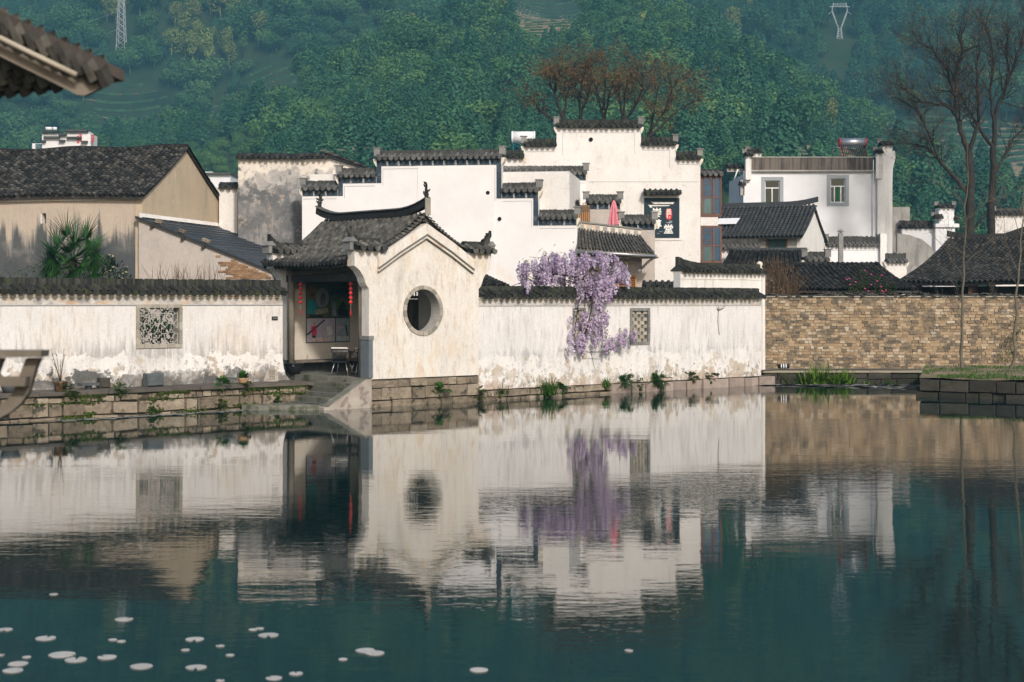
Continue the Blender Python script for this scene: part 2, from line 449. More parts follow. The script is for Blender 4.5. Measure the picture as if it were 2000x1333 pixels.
M['unlit_black'] = plain('unlit_interior', (0.012, 0.012, 0.012), 1.0)  # near-black colour stands for shade inside openings and under the long eave
M['steel'] = plain('brushed_steel', (0.55, 0.55, 0.56), 0.35, 0.8, 0.08)
M['zinc'] = plain('pylon_zinc', (0.62, 0.64, 0.66), 0.5, 0.2, 0.05)
M['pale_pole'] = plain('pale_bamboo_pole', (0.40, 0.35, 0.28), 0.7)
M['teal_paint'] = plain('teal_paint', (0.02, 0.16, 0.22), 0.5)
M['fabric_white'] = plain('cream_fabric', (0.78, 0.73, 0.66), 0.9)
M['pink_cloth'] = plain('pink_cloth', (0.62, 0.22, 0.26), 0.9, 0, 0.25, 12)
M['sign_navy'] = plain('sign_navy', (0.006, 0.024, 0.036), 0.55, 0, 0.05)
M['sign_white'] = plain('sign_white', (0.82, 0.80, 0.75), 0.6, 0, 0.03)
M['sign_grey'] = plain('sign_grey', (0.25, 0.27, 0.28), 0.6, 0, 0.03)
M['sign_red'] = plain('sign_red', (0.66, 0.03, 0.05), 0.6, 0, 0.03)
M['pot_brown'] = varied('glazed_brown_pot', [(0.02, 0.013, 0.01), (0.06, 0.035, 0.02), (0.30, 0.20, 0.09)], 9, 0.35, 0.1, 0.2, 14, None, 0, 0.5)
M['pot_tan'] = plain('tan_clay_pot', (0.46, 0.30, 0.17), 0.8, 0, 0.25, 9)
M['bark'] = varied('dark_bark', [(0.014, 0.0125, 0.0115), (0.032, 0.029, 0.026), (0.062, 0.056, 0.048)], 3, 0.95, 0.2, 0.6, 14)
M['bark_grey'] = varied('grey_sapling_bark', [(0.10, 0.085, 0.062), (0.19, 0.165, 0.12)], 4, 0.95, 0.2, 0.4, 18)
M['vine'] = varied('vine_bark', [(0.03, 0.022, 0.016), (0.09, 0.07, 0.05)], 4, 0.95, 0.2)
M['bud'] = leafmat('orange_buds', [(0.13, 0.068, 0.03), (0.20, 0.11, 0.048), (0.27, 0.165, 0.07)], 1.2, 0.8, 0.2)
M['dry'] = leafmat('dry_twig', [(0.10, 0.065, 0.04), (0.20, 0.13, 0.08)], 2, 0.9, 0.1)
M['grass'] = leafmat('grass_blade', [(0.025, 0.075, 0.012), (0.06, 0.15, 0.022), (0.13, 0.22, 0.04)], 2, 0.6, 0.3)
M['fern'] = leafmat('fern_leaf', [(0.012, 0.055, 0.008), (0.035, 0.12, 0.014), (0.07, 0.19, 0.025)], 3, 0.5, 0.3)
M['iris'] = leafmat('yellow_green_leaf', [(0.05, 0.13, 0.015), (0.12, 0.22, 0.02), (0.26, 0.32, 0.04)], 2, 0.5, 0.3)
M['moss'] = leafmat('moss_green', [(0.02, 0.035, 0.008), (0.05, 0.08, 0.014), (0.10, 0.14, 0.025)], 3, 0.9, 0.15)
M['palm'] = leafmat('palm_leaf', [(0.012, 0.045, 0.012), (0.03, 0.09, 0.02), (0.065, 0.15, 0.03)], 2, 0.4, 0.2)
M['loquat'] = leafmat('loquat_leaf', [(0.008, 0.026, 0.010), (0.02, 0.055, 0.018), (0.04, 0.09, 0.03)], 2, 0.4, 0.15)
M['bloom_pale'] = plain('pale_bud', (0.52, 0.46, 0.28), 0.8)
M['wisteria'] = leafmat('wisteria_petal', [(0.36, 0.25, 0.42), (0.54, 0.42, 0.59), (0.69, 0.58, 0.72), (0.80, 0.73, 0.81)], 2.5, 0.7, 0.4)
M['wisteria_leaf'] = leafmat('young_wisteria_leaf', [(0.16, 0.16, 0.05), (0.30, 0.28, 0.11)], 2.5, 0.7, 0.3)
M['camellia'] = plain('magenta_flower', (0.50, 0.07, 0.19), 0.7, 0, 0.3, 9)
M['pad'] = varied('lily_pad', [(0.42, 0.40, 0.37), (0.58, 0.555, 0.53)], 8, 0.35, 0.4, 0.15, 20, None, 0, 0.5)  # base colour whitened to stand for sky reflected off the pads
M['earth'] = varied('bank_earth', [(0.13, 0.095, 0.06), (0.24, 0.18, 0.115), (0.31, 0.245, 0.16)], 1.4, 1.0, 0.0, 0.6, 6, ((0.05, 0.10, 0.018), 1.1, 0.52, 0.8), bdist=0.05)
M['paving'] = varied('quay_paving', [(0.20, 0.18, 0.125), (0.34, 0.30, 0.22), (0.42, 0.375, 0.285)], 1.5, 1.0, 0.0, 0.4, 6)
M['yard'] = varied('village_ground', [(0.12, 0.11, 0.09), (0.20, 0.18, 0.15)], 0.6, 1.0, 0.0, 0.3, 4)
M['scum_glint'] = varied('pale_scum_and_sky_glint', [(0.40, 0.40, 0.37), (0.56, 0.55, 0.53)], 6, 0.6, 0.5, 0.2)  # pale tone also paints the sky glints on ripples by the quay
M['glass_blue'] = plain('blue_glass', (0.010, 0.06, 0.12), 0.12, 0, 0.3, 2, 0.6)
M['glass_teal'] = plain('teal_glass', (0.07, 0.14, 0.15), 0.12, 0, 0.4, 2, 0.6)
M['glass_dark'] = plain('dark_window_glass', (0.006, 0.012, 0.012), 0.08, 0, 0.2, 2, 0.6)
M['curtain'] = plain('green_curtain', (0.01, 0.13, 0.065), 0.9)
# ------------------------------------------------------------------ the setting: pond, ground, hills, haze
TH = R(42.0)                                   # the pond wall runs at 42 degrees to the picture plane
PW = Pl(-4.2, 45.1, TH)                        # gable wall / right wall plane; off = distance behind it
def wxy(u, n):
    p = PW.xy(u, n); return (float(p[0]), float(p[1]))

def water_mat():
    m, t, b = newmat('pond_water')
    pos, z, g = posz(t)
    b.inputs['Base Color'].default_value = (0.006, 0.022, 0.022, 1)
    b.inputs['Roughness'].default_value = 0.015
    b.inputs['IOR'].default_value = 2.2
    big = mrange(t, noisev(t, pos, (0.05, 0.16, 1), 3, 4.0), 0.42, 0.62, 0.25, 1.0)
    r1 = noisev(t, pos, (1.6, 5.0, 1), 3, 1.0, 0.55)
    r2 = noisev(t, pos, (6.0, 13.0, 1), 2, 7.0, 0.5)
    r3 = noisev(t, pos, (0.5, 1.1, 1), 2, 13.0, 0.5)
    h = math2(t, 'ADD', math2(t, 'MULTIPLY', r1, 0.55), math2(t, 'ADD', math2(t, 'MULTIPLY', r2, 0.16), math2(t, 'MULTIPLY', r3, 0.7)))
    h = math2(t, 'MULTIPLY', h, big)
    bump(t, b, h, 1.0, 0.0046)
    return m
M['water'] = water_mat()
struct('water', MB().add([(-70, -6, 0), (70, -6, 0), (70, 70, 0), (-70, 70, 0)], [(0, 1, 2, 3)]), M['water'])
struct('pond_bed', MB().add([(-70, -6, -1.5), (70, -6, -1.5), (70, 70, -1.5), (-70, 70, -1.5)], [(0, 1, 2, 3)]), M['mortar'])
g = MB()
gp = [wxy(-90, 2.2), wxy(-0.2, 2.2), wxy(0.2, 0.3), wxy(17.9, 0.3), (10.2, 58.9), (60, 58.9), (500, 120), (500, 330), (-500, 330), (-500, 60)]
g.add([(x, y, 0.5) for x, y in gp], [tuple(range(len(gp)))])
struct('ground', g, M['yard'])
struct('near_bank', MB().hprism([(-80, -60), (80, -60), (80, 4.5), (-80, 4.5)], -1.4, 1.45), M['earth'])

rng = np.random.default_rng(3)
_ph = rng.uniform(0, 6.28, 40); _di = rng.uniform(0, 6.28, 40)
def fbm(X, Y, s0, octs=5):
    r = 0; a = 1.0; k = 0
    for o in range(octs):
        f = s0 * 2.1 ** o
        for j in range(3):
            d = _di[k % 40]; r = r + a * np.sin((X * math.cos(d) + Y * math.sin(d)) * f + _ph[k % 40]); k += 1
        a *= 0.5
    return r / 4.0
CRX = [-3000, -800, 0, 200, 450, 600, 800, 1000, 1250, 1420, 1560, 1700, 1900, 2000, 2800, 5000]
CRY = [150, 190, 235, 265, 300, 385, 462, 500, 512, 478, 400, 300, 230, 215, 190, 150]
def sstep(x):
    x = np.clip(x, 0, 1); return x * x * (3 - 2 * x)
def hill(X, Y):
    a = 1000 + F * X / Y
    c = np.interp(a, CRX, CRY)
    yc = 560.0
    zf = c / F * yc * np.clip((Y - 230) / (yc - 230), 0, 1) ** 0.85
    zf = np.where(Y > yc, zf * (1 - 0.30 * sstep((Y - yc) / 160)), zf)
    back = 455 * np.clip((Y - 640) / 860, 0, 1) ** 0.9
    fold = fbm(X, Y, 0.012, 3)
    z = np.maximum(zf, 0) + back + fold * 34 * sstep((Y - 330) / 300) * (1 + 1.0 * sstep((Y - 650) / 300))
    z = z + 26 * sstep((Y - 650) / 250) * np.sin(a / 170.0 + Y / 190.0)
    return z + np.where(Y < 260, -0.6, 0)
ya = np.concatenate([np.linspace(200, 700, 56), np.linspace(712, 1500, 60)])
aa = np.arange(-3000, 5001, 50.0)
gv, gf = [], []
for y in ya:
    X = (aa - 1000) / F * y
    Z = hill(X, np.full_like(X, y))
    gv.extend(zip(X.tolist(), [float(y)] * len(X), Z.tolist()))
na = len(aa)
for i in range(len(ya) - 1):
    for j in range(na - 1):
        gf.append((i * na + j, i * na + j + 1, (i + 1) * na + j + 1, (i + 1) * na + j))
M['hill'] = varied('hill_undergrowth', [(0.012, 0.028, 0.012), (0.03, 0.055, 0.02), (0.06, 0.075, 0.03)], 0.05, 1.0, 0.0, 0, 1, ((0.20, 0.15, 0.09), 0.05, 0.66, 0.5))
struct('hills', MB().add(gv, gf, True), M['hill'])

FIELDS = [(540, 163, 70, 34), (1065, 32, 75, 40), (250, 205, 80, 40), (420, 215, 26, 16), (1830, 285, 110, 60), (1620, 318, 90, 26), (1990, 300, 90, 50), (690, 305, 60, 18)]
def infield(px, py):
    m = np.zeros(px.shape, bool)
    for fx, fy, rx, ry in FIELDS:
        wob = 1 + 0.25 * np.sin(px / 17.0 + fx) + 0.2 * np.sin(py / 9.0)
        m |= ((px - fx) / rx) ** 2 + ((py - fy) / ry) ** 2 < wob
    return m
def proj(X, Y, Z):
    return 1000 + F * X / Y, HY - F * (Z - H) / Y

# tree shapes used by the forest: leaf clumps over a crown, no objects of their own in the scene
def clump_tree(kind, seed):
    r = random.Random(seed)
    mb = MB()
    if kind == 'pine':
        hh, rad, n = 9.0, 2.4, 1300
    elif kind == 'broad':
        hh, rad, n = 7.5, 3.2, 1500
    else:
        hh, rad, n = 11.0, 2.0, 1200
    lobes = [(r.uniform(-.45, .45) * rad, r.uniform(-.45, .45) * rad, hh * r.uniform(.5, .85), rad * r.uniform(.45, .75)) for _ in range(7)]
    for i in range(n):
        if kind == 'pine':
            q = r.random() ** 0.75
            z = hh * (0.14 + 0.86 * q)
            rr = rad * (1 - q) ** 0.8 * r.uniform(0.55, 1.05) + 0.1
            a = r.uniform(0, 6.283)
            c = Vector((rr * math.cos(a), rr * math.sin(a), z))
            nrm = Vector((math.cos(a), math.sin(a), 0.75))
            s = r.uniform(0.24, 0.46) * (1.15 - 0.5 * q)
        else:
            lx, ly, lz, lr = r.choice(lobes)
            dv = Vector((r.gauss(0, 1), r.gauss(0, 1), r.gauss(0, 1) * (1.0 if kind == 'broad' else 1.7))).normalized()
            c = Vector((lx, ly, lz)) + Vector((dv.x, dv.y, dv.z * (0.8 if kind == 'broad' else 1.6))) * lr * r.uniform(.75, 1.1)
            c.z = max(c.z, hh * 0.12)
            nrm = dv + Vector((0, 0, .35))
            s = r.uniform(0.24, 0.46)
        nrm = (nrm.normalized() + Vector((r.uniform(-.35, .35), r.uniform(-.35, .35), r.uniform(-.35, .35)))).normalized()
        x = nrm.orthogonal().normalized()
        x.rotate(Matrix.Rotation(r.uniform(0, 6.28), 3, nrm))
        y = nrm.cross(x)
        mb.add([tuple(c + x * s * .6), tuple(c + y * s * .42 + nrm * .1), tuple(c - x * s * .6), tuple(c - y * s * .42 - nrm * .1)], [(0, 1, 2, 3)])
    mb.tube([(0, 0, -0.5), (0, 0, hh * 0.55)], [0.2, 0.1], 4)
    return mb
def forest(name, label, pts, kinds, mat_, seed):
    """pts: (n,3); kinds: list of crown meshes; one object, its trees instanced on its points"""
    col = bpy.data.collections.new(name + '_shapes')
    for i, k in enumerate(kinds):
        me = k.mesh(name + '_shape'); me.materials.append(mat_)
        o = bpy.data.objects.new(name + '_shape', me); col.objects.link(o)
    r = np.random.default_rng(seed)
    n = len(pts)
    me = bpy.data.meshes.new(name)
    me.from_pydata(pts[:, :3].tolist(), [], [])
    at = me.attributes.new('scl', 'FLOAT_VECTOR', 'POINT')
    s = r.uniform(0.62, 1.25, n) * (pts[:, 3] if pts.shape[1] > 3 else 1.0)
    at.data.foreach_set('vector', np.stack([s * r.uniform(1.1, 1.55, n), s * r.uniform(1.1, 1.55, n), s * r.uniform(.8, 1.25, n)], 1).ravel())
    at = me.attributes.new('rot', 'FLOAT_VECTOR', 'POINT')
    at.data.foreach_set('vector', np.stack([r.uniform(-.08, .08, n), r.uniform(-.08, .08, n), r.uniform(0, 6.28, n)], 1).ravel())
    at = me.attributes.new('pick', 'INT', 'POINT')
    at.data.foreach_set('value', r.integers(0, len(kinds), n).astype(np.int32))
    o = bpy.data.objects.new(name, me)
    C.objects.link(o)
    tag(o, label, None, None, 'stuff')
    ng = bpy.data.node_groups.new(name, 'GeometryNodeTree')
    ng.interface.new_socket('Geometry', in_out='INPUT', socket_type='NodeSocketGeometry')
    ng.interface.new_socket('Geometry', in_out='OUTPUT', socket_type='NodeSocketGeometry')
    gi = ng.nodes.new('NodeGroupInput'); go = ng.nodes.new('NodeGroupOutput')
    ci = nd(ng, 'GeometryNodeCollectionInfo', {0: col}); ci.inputs['Separate Children'].default_value = True; ci.inputs['Reset Children'].default_value = True
    ip = ng.nodes.new('GeometryNodeInstanceOnPoints')
    ip.inputs['Pick Instance'].default_value = True
    def attr(nm, dt):
        a = ng.nodes.new('GeometryNodeInputNamedAttribute'); a.data_type = dt; a.inputs['Name'].default_value = nm
        return next(x for x in a.outputs if x.enabled and x.name == 'Attribute')
    L = ng.links.new
    L(gi.outputs[0], ip.inputs['Points']); L(ci.outputs[0], ip.inputs['Instance'])
    L(attr('pick', 'INT'), ip.inputs['Instance Index'])
    er = ng.nodes.new('FunctionNodeEulerToRotation'); L(attr('rot', 'FLOAT_VECTOR'), er.inputs[0]); L(er.outputs[0], ip.inputs['Rotation'])
    L(attr('scl', 'FLOAT_VECTOR'), ip.inputs['Scale'])
    L(ip.outputs[0], go.inputs[0])
    md = o.modifiers.new('trees', 'NODES'); md.node_group = ng
    return o
P = []
yy = 262.0
while yy < 1480:
    sp = 6.2 if yy < 560 else 7.6
    nx = int(1.02 * yy / sp)
    xs = (np.arange(nx) - nx / 2) * sp + rng.uniform(-.5, .5, nx) * sp
    ys = yy + rng.uniform(-.5, .5, nx) * sp
    P.append(np.stack([xs, ys], 1))
    yy += sp * (1.0 if yy < 560 else 1.15)
P = np.concatenate(P)
Zp = hill(P[:, 0], P[:, 1])
px, py = proj(P[:, 0], P[:, 1], Zp)
fld = infield(px, py)
near = P[:, 1] < 300
keep = ~fld & ~infield(px, py - 22) & ~infield(px, py - 40) & (P[:, 1] > 262) & ~((np.abs(px - 1640) < 26) & (py > 40) & (py < 175)) & ~((np.abs(px - 434) < 13) & (py > 126) & (py < 168)) & ~((np.abs(px - 474) < 14) & (py > 112) & (py < 155)) & ~((np.abs(px - 237) < 16) & (py > 60) & (py < 130))
T = np.stack([P[:, 0], P[:, 1], Zp], 1)
pal = (((px - 410) / 110) ** 2 + ((py - 90) / 60) ** 2 < 1) | (((px - 240) / 50) ** 2 + ((py - 45) / 30) ** 2 < 1)
pal = pal & (rng.random(len(px)) < 0.75) | (rng.random(len(px)) < 0.008)
spec = fbm(P[:, 0], P[:, 1], 0.02, 3) + rng.normal(0, 0.35, len(px))
pine = (spec > -0.1) & ~pal
low = near | ((px < 520) & (py > 235) & (P[:, 1] < 520))
shrub = keep & low
T4 = np.concatenate([T, np.where(low, 0.5, np.where(P[:, 1] < 620, 1.2, 1.5) * np.where(rng.random(len(px)) < .15, 1.35, 1.0))[:, None]], 1)
M['f_pine'] = leafmat('pine_foliage', [(0.016, 0.078, 0.05), (0.04, 0.135, 0.074), (0.075, 0.195, 0.094), (0.12, 0.26, 0.11)], 0.02, 0.9, 0.15)
M['f_broad'] = leafmat('broadleaf_foliage', [(0.03, 0.10, 0.045), (0.07, 0.18, 0.065), (0.13, 0.26, 0.085), (0.21, 0.34, 0.11)], 0.02, 0.9, 0.2)
M['f_pale'] = leafmat('spring_foliage', [(0.26, 0.25, 0.11), (0.33, 0.38, 0.11), (0.42, 0.52, 0.13)], 0.02, 0.9, 0.25)
forest('pine_forest', 'dark teal-green pine forest covering the hillsides', T4[keep & pine & ~low], [clump_tree('pine', k) for k in range(4)], M['f_pine'], 1)
forest('broadleaf_forest', 'mid green broadleaf woods mixed over the hillsides', T4[keep & ~pine & ~pal & ~low], [clump_tree('broad', 10 + k) for k in range(4)], M['f_broad'], 2)
forest('spring_woods', 'yellow-green spring trees on the hill spur at upper left', T4[keep & pal & ~low], [clump_tree('tall', 20 + k) for k in range(3)], M['f_pale'], 3)
forest('hill_scrub', 'light green scrub at the foot of the hills', T4[shrub], [clump_tree('broad', 30 + k) for k in range(3)], M['f_broad'], 4)
# terraced tea fields: bare earth steps with clipped hedge rows
soil, hed = MB(), MB()
for yy in np.arange(300, 1480, 5.0):
    xs = np.arange(-0.36 * yy, 0.36 * yy, 2.2)
    zz = hill(xs, np.full_like(xs, yy))
    qx, qy = proj(xs, np.full_like(xs, yy), zz)
    fm = infield(qx, qy)
    for x, z, ok in zip(xs, zz, fm):
        if ok:
            soil.add([(x, yy - .4, z + .15), (x + 2.2, yy - .4, z + .15), (x + 2.2, yy + 2.6, z + 1.75), (x, yy + 2.6, z + 1.75)], [(0, 1, 2, 3)])
            if random.random() < 0.84:
                a, b_, c_ = random.uniform(.7, 1.2), random.uniform(.7, 1.2), random.uniform(.9, 1.5)
                hed.add([(x, yy - .9, z - .4), (x + 2.25, yy - .9, z - .4), (x + 2.25, yy - .5, z + a), (x, yy - .5, z + b_), (x + 2.25, yy + .6, z + a), (x, yy + .6, z + b_)],
                        [(0, 1, 2, 3), (3, 2, 4, 5)])
M['soil'] = varied('red_brown_soil', [(0.18, 0.135, 0.09), (0.30, 0.22, 0.145), (0.24, 0.20, 0.12)], 0.08, 1.0, 0.2, 0)
M['tea'] = leafmat('tea_hedge', [(0.02, 0.06, 0.025), (0.04, 0.10, 0.04), (0.07, 0.13, 0.05)], 0.1, 0.9, 0.0)
struct('terrace_soil', soil, M['soil'], 'stuff', 'bare brown earth of the terraced tea fields on the hill')
struct('tea_hedges', hed, M['tea'], 'stuff', 'rows of clipped tea hedges on the hill terraces')

def haze():
    m = bpy.data.materials.new('haze_air'); m.use_nodes = True
    t = m.node_tree; t.nodes.clear()
    o = t.nodes.new('ShaderNodeOutputMaterial')
    v = nd(t, 'ShaderNodeVolumePrincipled', {'Color': (0.22, 0.58, 0.80, 1), 'Density': 0.00048, 'Anisotropy': 0.0})
    t.links.new(v.outputs[0], o.inputs['Volume'])
    mb = MB().hprism([(-3300, -70), (3300, -70), (3300, 1560), (-3300, 1560)], -3.0, 560.0)
    struct('haze', mb, m, 'stuff', 'blue-green air haze lying between the village and the hills')
haze()
# ------------------------------------------------------------------ tile, coping and stone builders
def xprism(mb, pl, poly, t0, t1):
    """poly in (off, z), extruded along the wall from t0 to t1"""
    n = len(poly)
    vs = [pl.w(t0, o, z) for o, z in poly] + [pl.w(t1, o, z) for o, z in poly]
    fs = [tuple(range(n)), tuple(range(2 * n - 1, n - 1, -1))]
    fs += [(i, i + n, (i + 1) % n + n, (i + 1) % n) for i in range(n)]
    mb.add(vs, fs)
FR0 = Pl(0, 0, 0)
def eave_tile_mb(pitch=0.24):
    mb = MB()
    k, r = 5, 0.066
    vs, fs = [], []
    for y, z in ((-0.21, 0.06), (0.12, 0.19)):
        for j in range(k + 1):
            a = math.pi * j / k
            vs.append((r * math.cos(a), y, z + r * math.sin(a)))
    fs += [(j, j + 1, k + 2 + j, k + 1 + j) for j in range(k)]
    fs.append(tuple(range(k, -1, -1)))
    mb.add(vs, fs)
    h = pitch / 2
    sh = [(h - .092, .065), (h - .088, -.01), (h - .05, -.066), (h, -.088), (h + .05, -.066), (h + .088, -.01), (h + .092, .065)]
    mb.prism(FR0, sh, -0.225, -0.205)
    mb.add([(h - .09, -.206, .06), (h + .09, -.206, .06), (h + .09, .12, .19), (h - .09, .12, .19)], [(0, 1, 2, 3)])
    return mb
ET = eave_tile_mb()
EAVE = {}
def eave_mesh(mk):
    if mk not in EAVE:
        EAVE[mk] = sharedmesh(ET, 'eave_tile', M[mk])
    return EAVE[mk]
def coping(parent, pl, t0, t1, off, z, th=0.34, mk='coping', mke='edge_tile_grey', ends=(1, 1), rh=0.2, lift=(0, 0), pitch=0.24, jit=0.0, blockm='block', over=0.0, scale=1.0):
    """tile coping over a wall top: z = wall top; row of eave tiles, core, tiles set on edge, end blocks"""
    t0 -= over; t1 += over
    c = off + th / 2
    S = scale
    core = MB()
    zc = z + 0.20 * S
    xprism(core, pl, [(off - .14 * S, z + .005), (off + th + .14 * S, z + .005), (off + th + .16 * S, z + .05 * S), (c + .09 * S, zc), (c - .09 * S, zc), (off - .17 * S, z + .05 * S)], t0, t1)
    part('coping_core', core, M[mke], parent)
    n = max(1, int(round((t1 - t0) / (pitch * S))))
    p = (t1 - t0) / n
    me = eave_mesh(mk)
    for i in range(n):
        mw = pl.mat(t0 + (i + .25) * p, off + random.uniform(-.012, .012) - (0.14 - 0.21) * 0 * S, z + .03 * S + random.uniform(-1, 1) * jit) @ Matrix.Rotation(random.uniform(-.04, .04), 4, 'Z') @ Matrix.Diagonal((p / pitch, S, S, 1))
        piece('eave_tile', me, mw, parent)
    if rh:
        ed = MB()
        L = t1 - t0
        m = max(4, int(L / (0.05 * S)))
        for i in range(m):
            a = t0 + L * (i + .06) / m; b = t0 + L * (i + .94) / m
            q = (i + .5) / m
            up = lift[0] * max(0, 1 - q / .3) ** 2 + lift[1] * max(0, (q - .7) / .3) ** 2
            hh = rh * S * random.uniform(.9, 1.08)
            ed.pbox(pl, a, b, c - .085 * S, c + .085 * S, zc - .01, zc + hh + up)
        part('edge_tiles', ed, M[mke], parent, 'stuff')
    for e, tt in ((ends[0], t0), (ends[1], t1)):
        if e:
            bl = MB()
            bl.pbox(pl, tt - .13 * S, tt + .13 * S, c - .14 * S, c + .14 * S, zc - .02, zc + (rh + .09) * S)
            bl.pbox(pl, tt - .17 * S, tt + .17 * S, c - .17 * S, c + .17 * S, zc + (rh + .09) * S, zc + (rh + .13) * S)
            part('end_block', bl, M[blockm], parent)

def tile_mb(flip=False):
    mb = MB()
    k, r = 4, 0.078
    vs = []
    for y, z, rr in ((-0.085, 0.035, 1.06), (0.085, 0.0, 0.94)):
        for j in range(k + 1):
            a = math.pi * j / k
            zz = math.sin(a) * r * .85
            vs.append((r * rr * math.cos(a), y, z + (zz if not flip else -zz + .03)))
    for j in range(k + 1):
        a = math.pi * j / k
        zz = math.sin(a) * (r - .018) * .85
        vs.append(((r - .018) * math.cos(a), -0.083, 0.03 + (zz if not flip else -zz + .005)))
    fs = [(j, j + 1, k + 2 + j, k + 1 + j) for j in range(k)]
    b = 2 * (k + 1)
    fs += [(b + j, b + j + 1, j + 1, j) for j in range(k)]
    return mb.add(vs, fs)
TILE, PAN = tile_mb(), tile_mb(True)
TMESH = {}
def roof_slope(parent, A, B, Cr, D, pitch, rows, mk, nparts=300, sag=0.0, deckm='wood_dark', jit=0.012, sway=0.02, eave_ends=False, curl=0.0, name='roof_tile', thick=0.07):
    A, B, Cr, D = [Vector(p) for p in (A, B, Cr, D)]
    ncol = max(2, int(round(((B - A).length + (D - Cr).length) / 2 / pitch)))
    def surf(s, t):
        p = A.lerp(B, s).lerp(Cr.lerp(D, s), t)
        p.z += -sag * math.sin(math.pi * t) + curl * ((abs(2 * s - 1)) ** 4) * (1 - t) ** 2 + sway * math.sin(s * 9.0 + 1.3) * math.sin(2.1 * s + 2 * t)
        return p
    # deck
    dk = MB()
    ns, nt = 8, 5
    vs = []
    for lay in (0.0, -thick):
        for j in range(nt + 1):
            for i in range(ns + 1):
                q = surf(i / ns, j / nt); vs.append((q.x, q.y, q.z + lay - .012))
    w_ = ns + 1; N = w_ * (nt + 1)
    fs = []
    for j in range(nt):
        for i in range(ns):
            a = j * w_ + i
            fs.append((a, a + 1, a + w_ + 1, a + w_)); fs.append((N + a, N + a + w_, N + a + w_ + 1, N + a + 1))
    for i in range(ns):
        fs.append((i, N + i, N + i + 1, i + 1)); a = nt * w_ + i; fs.append((a, a + 1, N + a + 1, N + a))
    for j in range(nt):
        a = j * w_; fs.append((a, a + w_, N + a + w_, N + a)); a += ns; fs.append((a, N + a, N + a + w_, a + w_))
    dk.add(vs, fs)
    deck = part('roof_deck', dk, M[deckm], parent)
    expo = ((Cr - A).length + (D - B).length) / 2 / rows
    mats = []
    stuff = MB()
    for i in range(ncol):
        ci = random.uniform(-.25, .25) * jit * 3
        for j in range(rows):
            s, t = (i + .5) / ncol, (j + .5) / rows
            p = surf(s, t)
            ex = (surf(min(1, s + .02), t) - surf(max(0, s - .02), t)).normalized()
            ey = (surf(s, min(1, t + .02)) - surf(s, max(0, t - .02)))
            ey = (ey - ex * ey.dot(ex)).normalized()
            ez = ex.cross(ey)
            sy = expo * 1.35 / 0.17
            sx = pitch / 0.22
            m = Matrix((( *(ex * sx), 0), (*(ey * sy), 0), (*(ez * sx * 1.45), 0), (0, 0, 0, 1))).transposed()
            m.translation = p + ex * (ci + random.uniform(-jit, jit)) + ez * (random.uniform(0, jit) + .03)
            m = m @ Matrix.Rotation(random.uniform(-1, 1) * jit * 4, 4, 'Z')
            mats.append((p.y + (0 if j else -.3), m))
            m2 = m.copy(); m2.translation = p + ex * (pitch / 2) - ez * .03
            if i < ncol - 1: addinst(stuff, PAN, m2)
    mats.sort(key=lambda q: q[0])
    if mk not in TMESH: TMESH[mk] = sharedmesh(TILE, 'roof_tile', M[mk])
    for _, m in mats[:nparts]:
        piece(name, TMESH[mk], m, parent)
    for _, m in mats[nparts:]:
        addinst(stuff, TILE, m)
    part('roof_tiles', stuff, M[mk], parent, 'stuff')
    return surf, ncol
def ridge_bar(parent, pts, hw, hh, mk, name='ridge', lift=0.0, tipm=None):
    """a ridge of stacked tiles along world points, ends lifted"""
    mb = MB()
    P_ = [Vector(p) for p in pts]
    n = len(P_)
    d0 = (P_[-1] - P_[0]); d0.z = 0; d0.normalize()
    sd = Vector((-d0.y, d0.x, 0))
    vs = []
    for i, p in enumerate(P_):
        q = i / (n - 1)
        e = max(0, abs(2 * q - 1) - .5) / .5
        up = lift * e ** 2
        for sx, sz in ((-1, 0), (1, 0), (.75, 1), (-.75, 1)):
            vs.append(tuple(p + sd * hw * sx + Vector((0, 0, sz * hh + up))))
    fs = [(3, 2, 1, 0), tuple(4 * (n - 1) + j for j in range(4))]
    for i in range(n - 1):
        for j in range(4):
            fs.append((4 * i + j, 4 * i + (j + 1) % 4, 4 * i + 4 + (j + 1) % 4, 4 * i + 4 + j))
    mb.add(vs, fs)
    return part(name, mb, M[mk], parent)

def stone_mb(w_, h_, d_, r, rough=0.025):
    """rough block, front face at y=0 towards -y, centred on x, from z 0 to h"""
    mb = MB()
    b = min(.035, w_ * .12, h_ * .15)
    xs = [-w_ / 2, -w_ / 2 + b, r.uniform(-.15, .15) * w_, w_ / 2 - b, w_ / 2]
    zs = [0, b, h_ * r.uniform(.4, .6), h_ - b, h_]
    vs, fs = [], []
    for j, z in enumerate(zs):
        for i, x in enumerate(xs):
            edge = (i in (0, 4)) + (j in (0, 4))
            y = (b * (1.1 if edge == 1 else 1.7) if edge else -r.uniform(0, rough))
            vs.append((x + r.uniform(-.008, .008), y, z + r.uniform(-.008, .008)))
    for j in range(4):
        for i in range(4):
            a = j * 5 + i; fs.append((a, a + 1, a + 6, a + 5))
    o = len(vs)
    ring = [0, 1, 2, 3, 4, 9, 14, 19, 24, 23, 22, 21, 20, 15, 10, 5]
    for k in ring: vs.append((vs[k][0], d_, vs[k][2]))
    for k in range(16):
        fs.append((ring[k], o + k, o + (k + 1) % 16, ring[(k + 1) % 16]))
    fs.append(tuple(o + k for k in range(16)))
    return mb.add(vs, fs)
STONES = {}
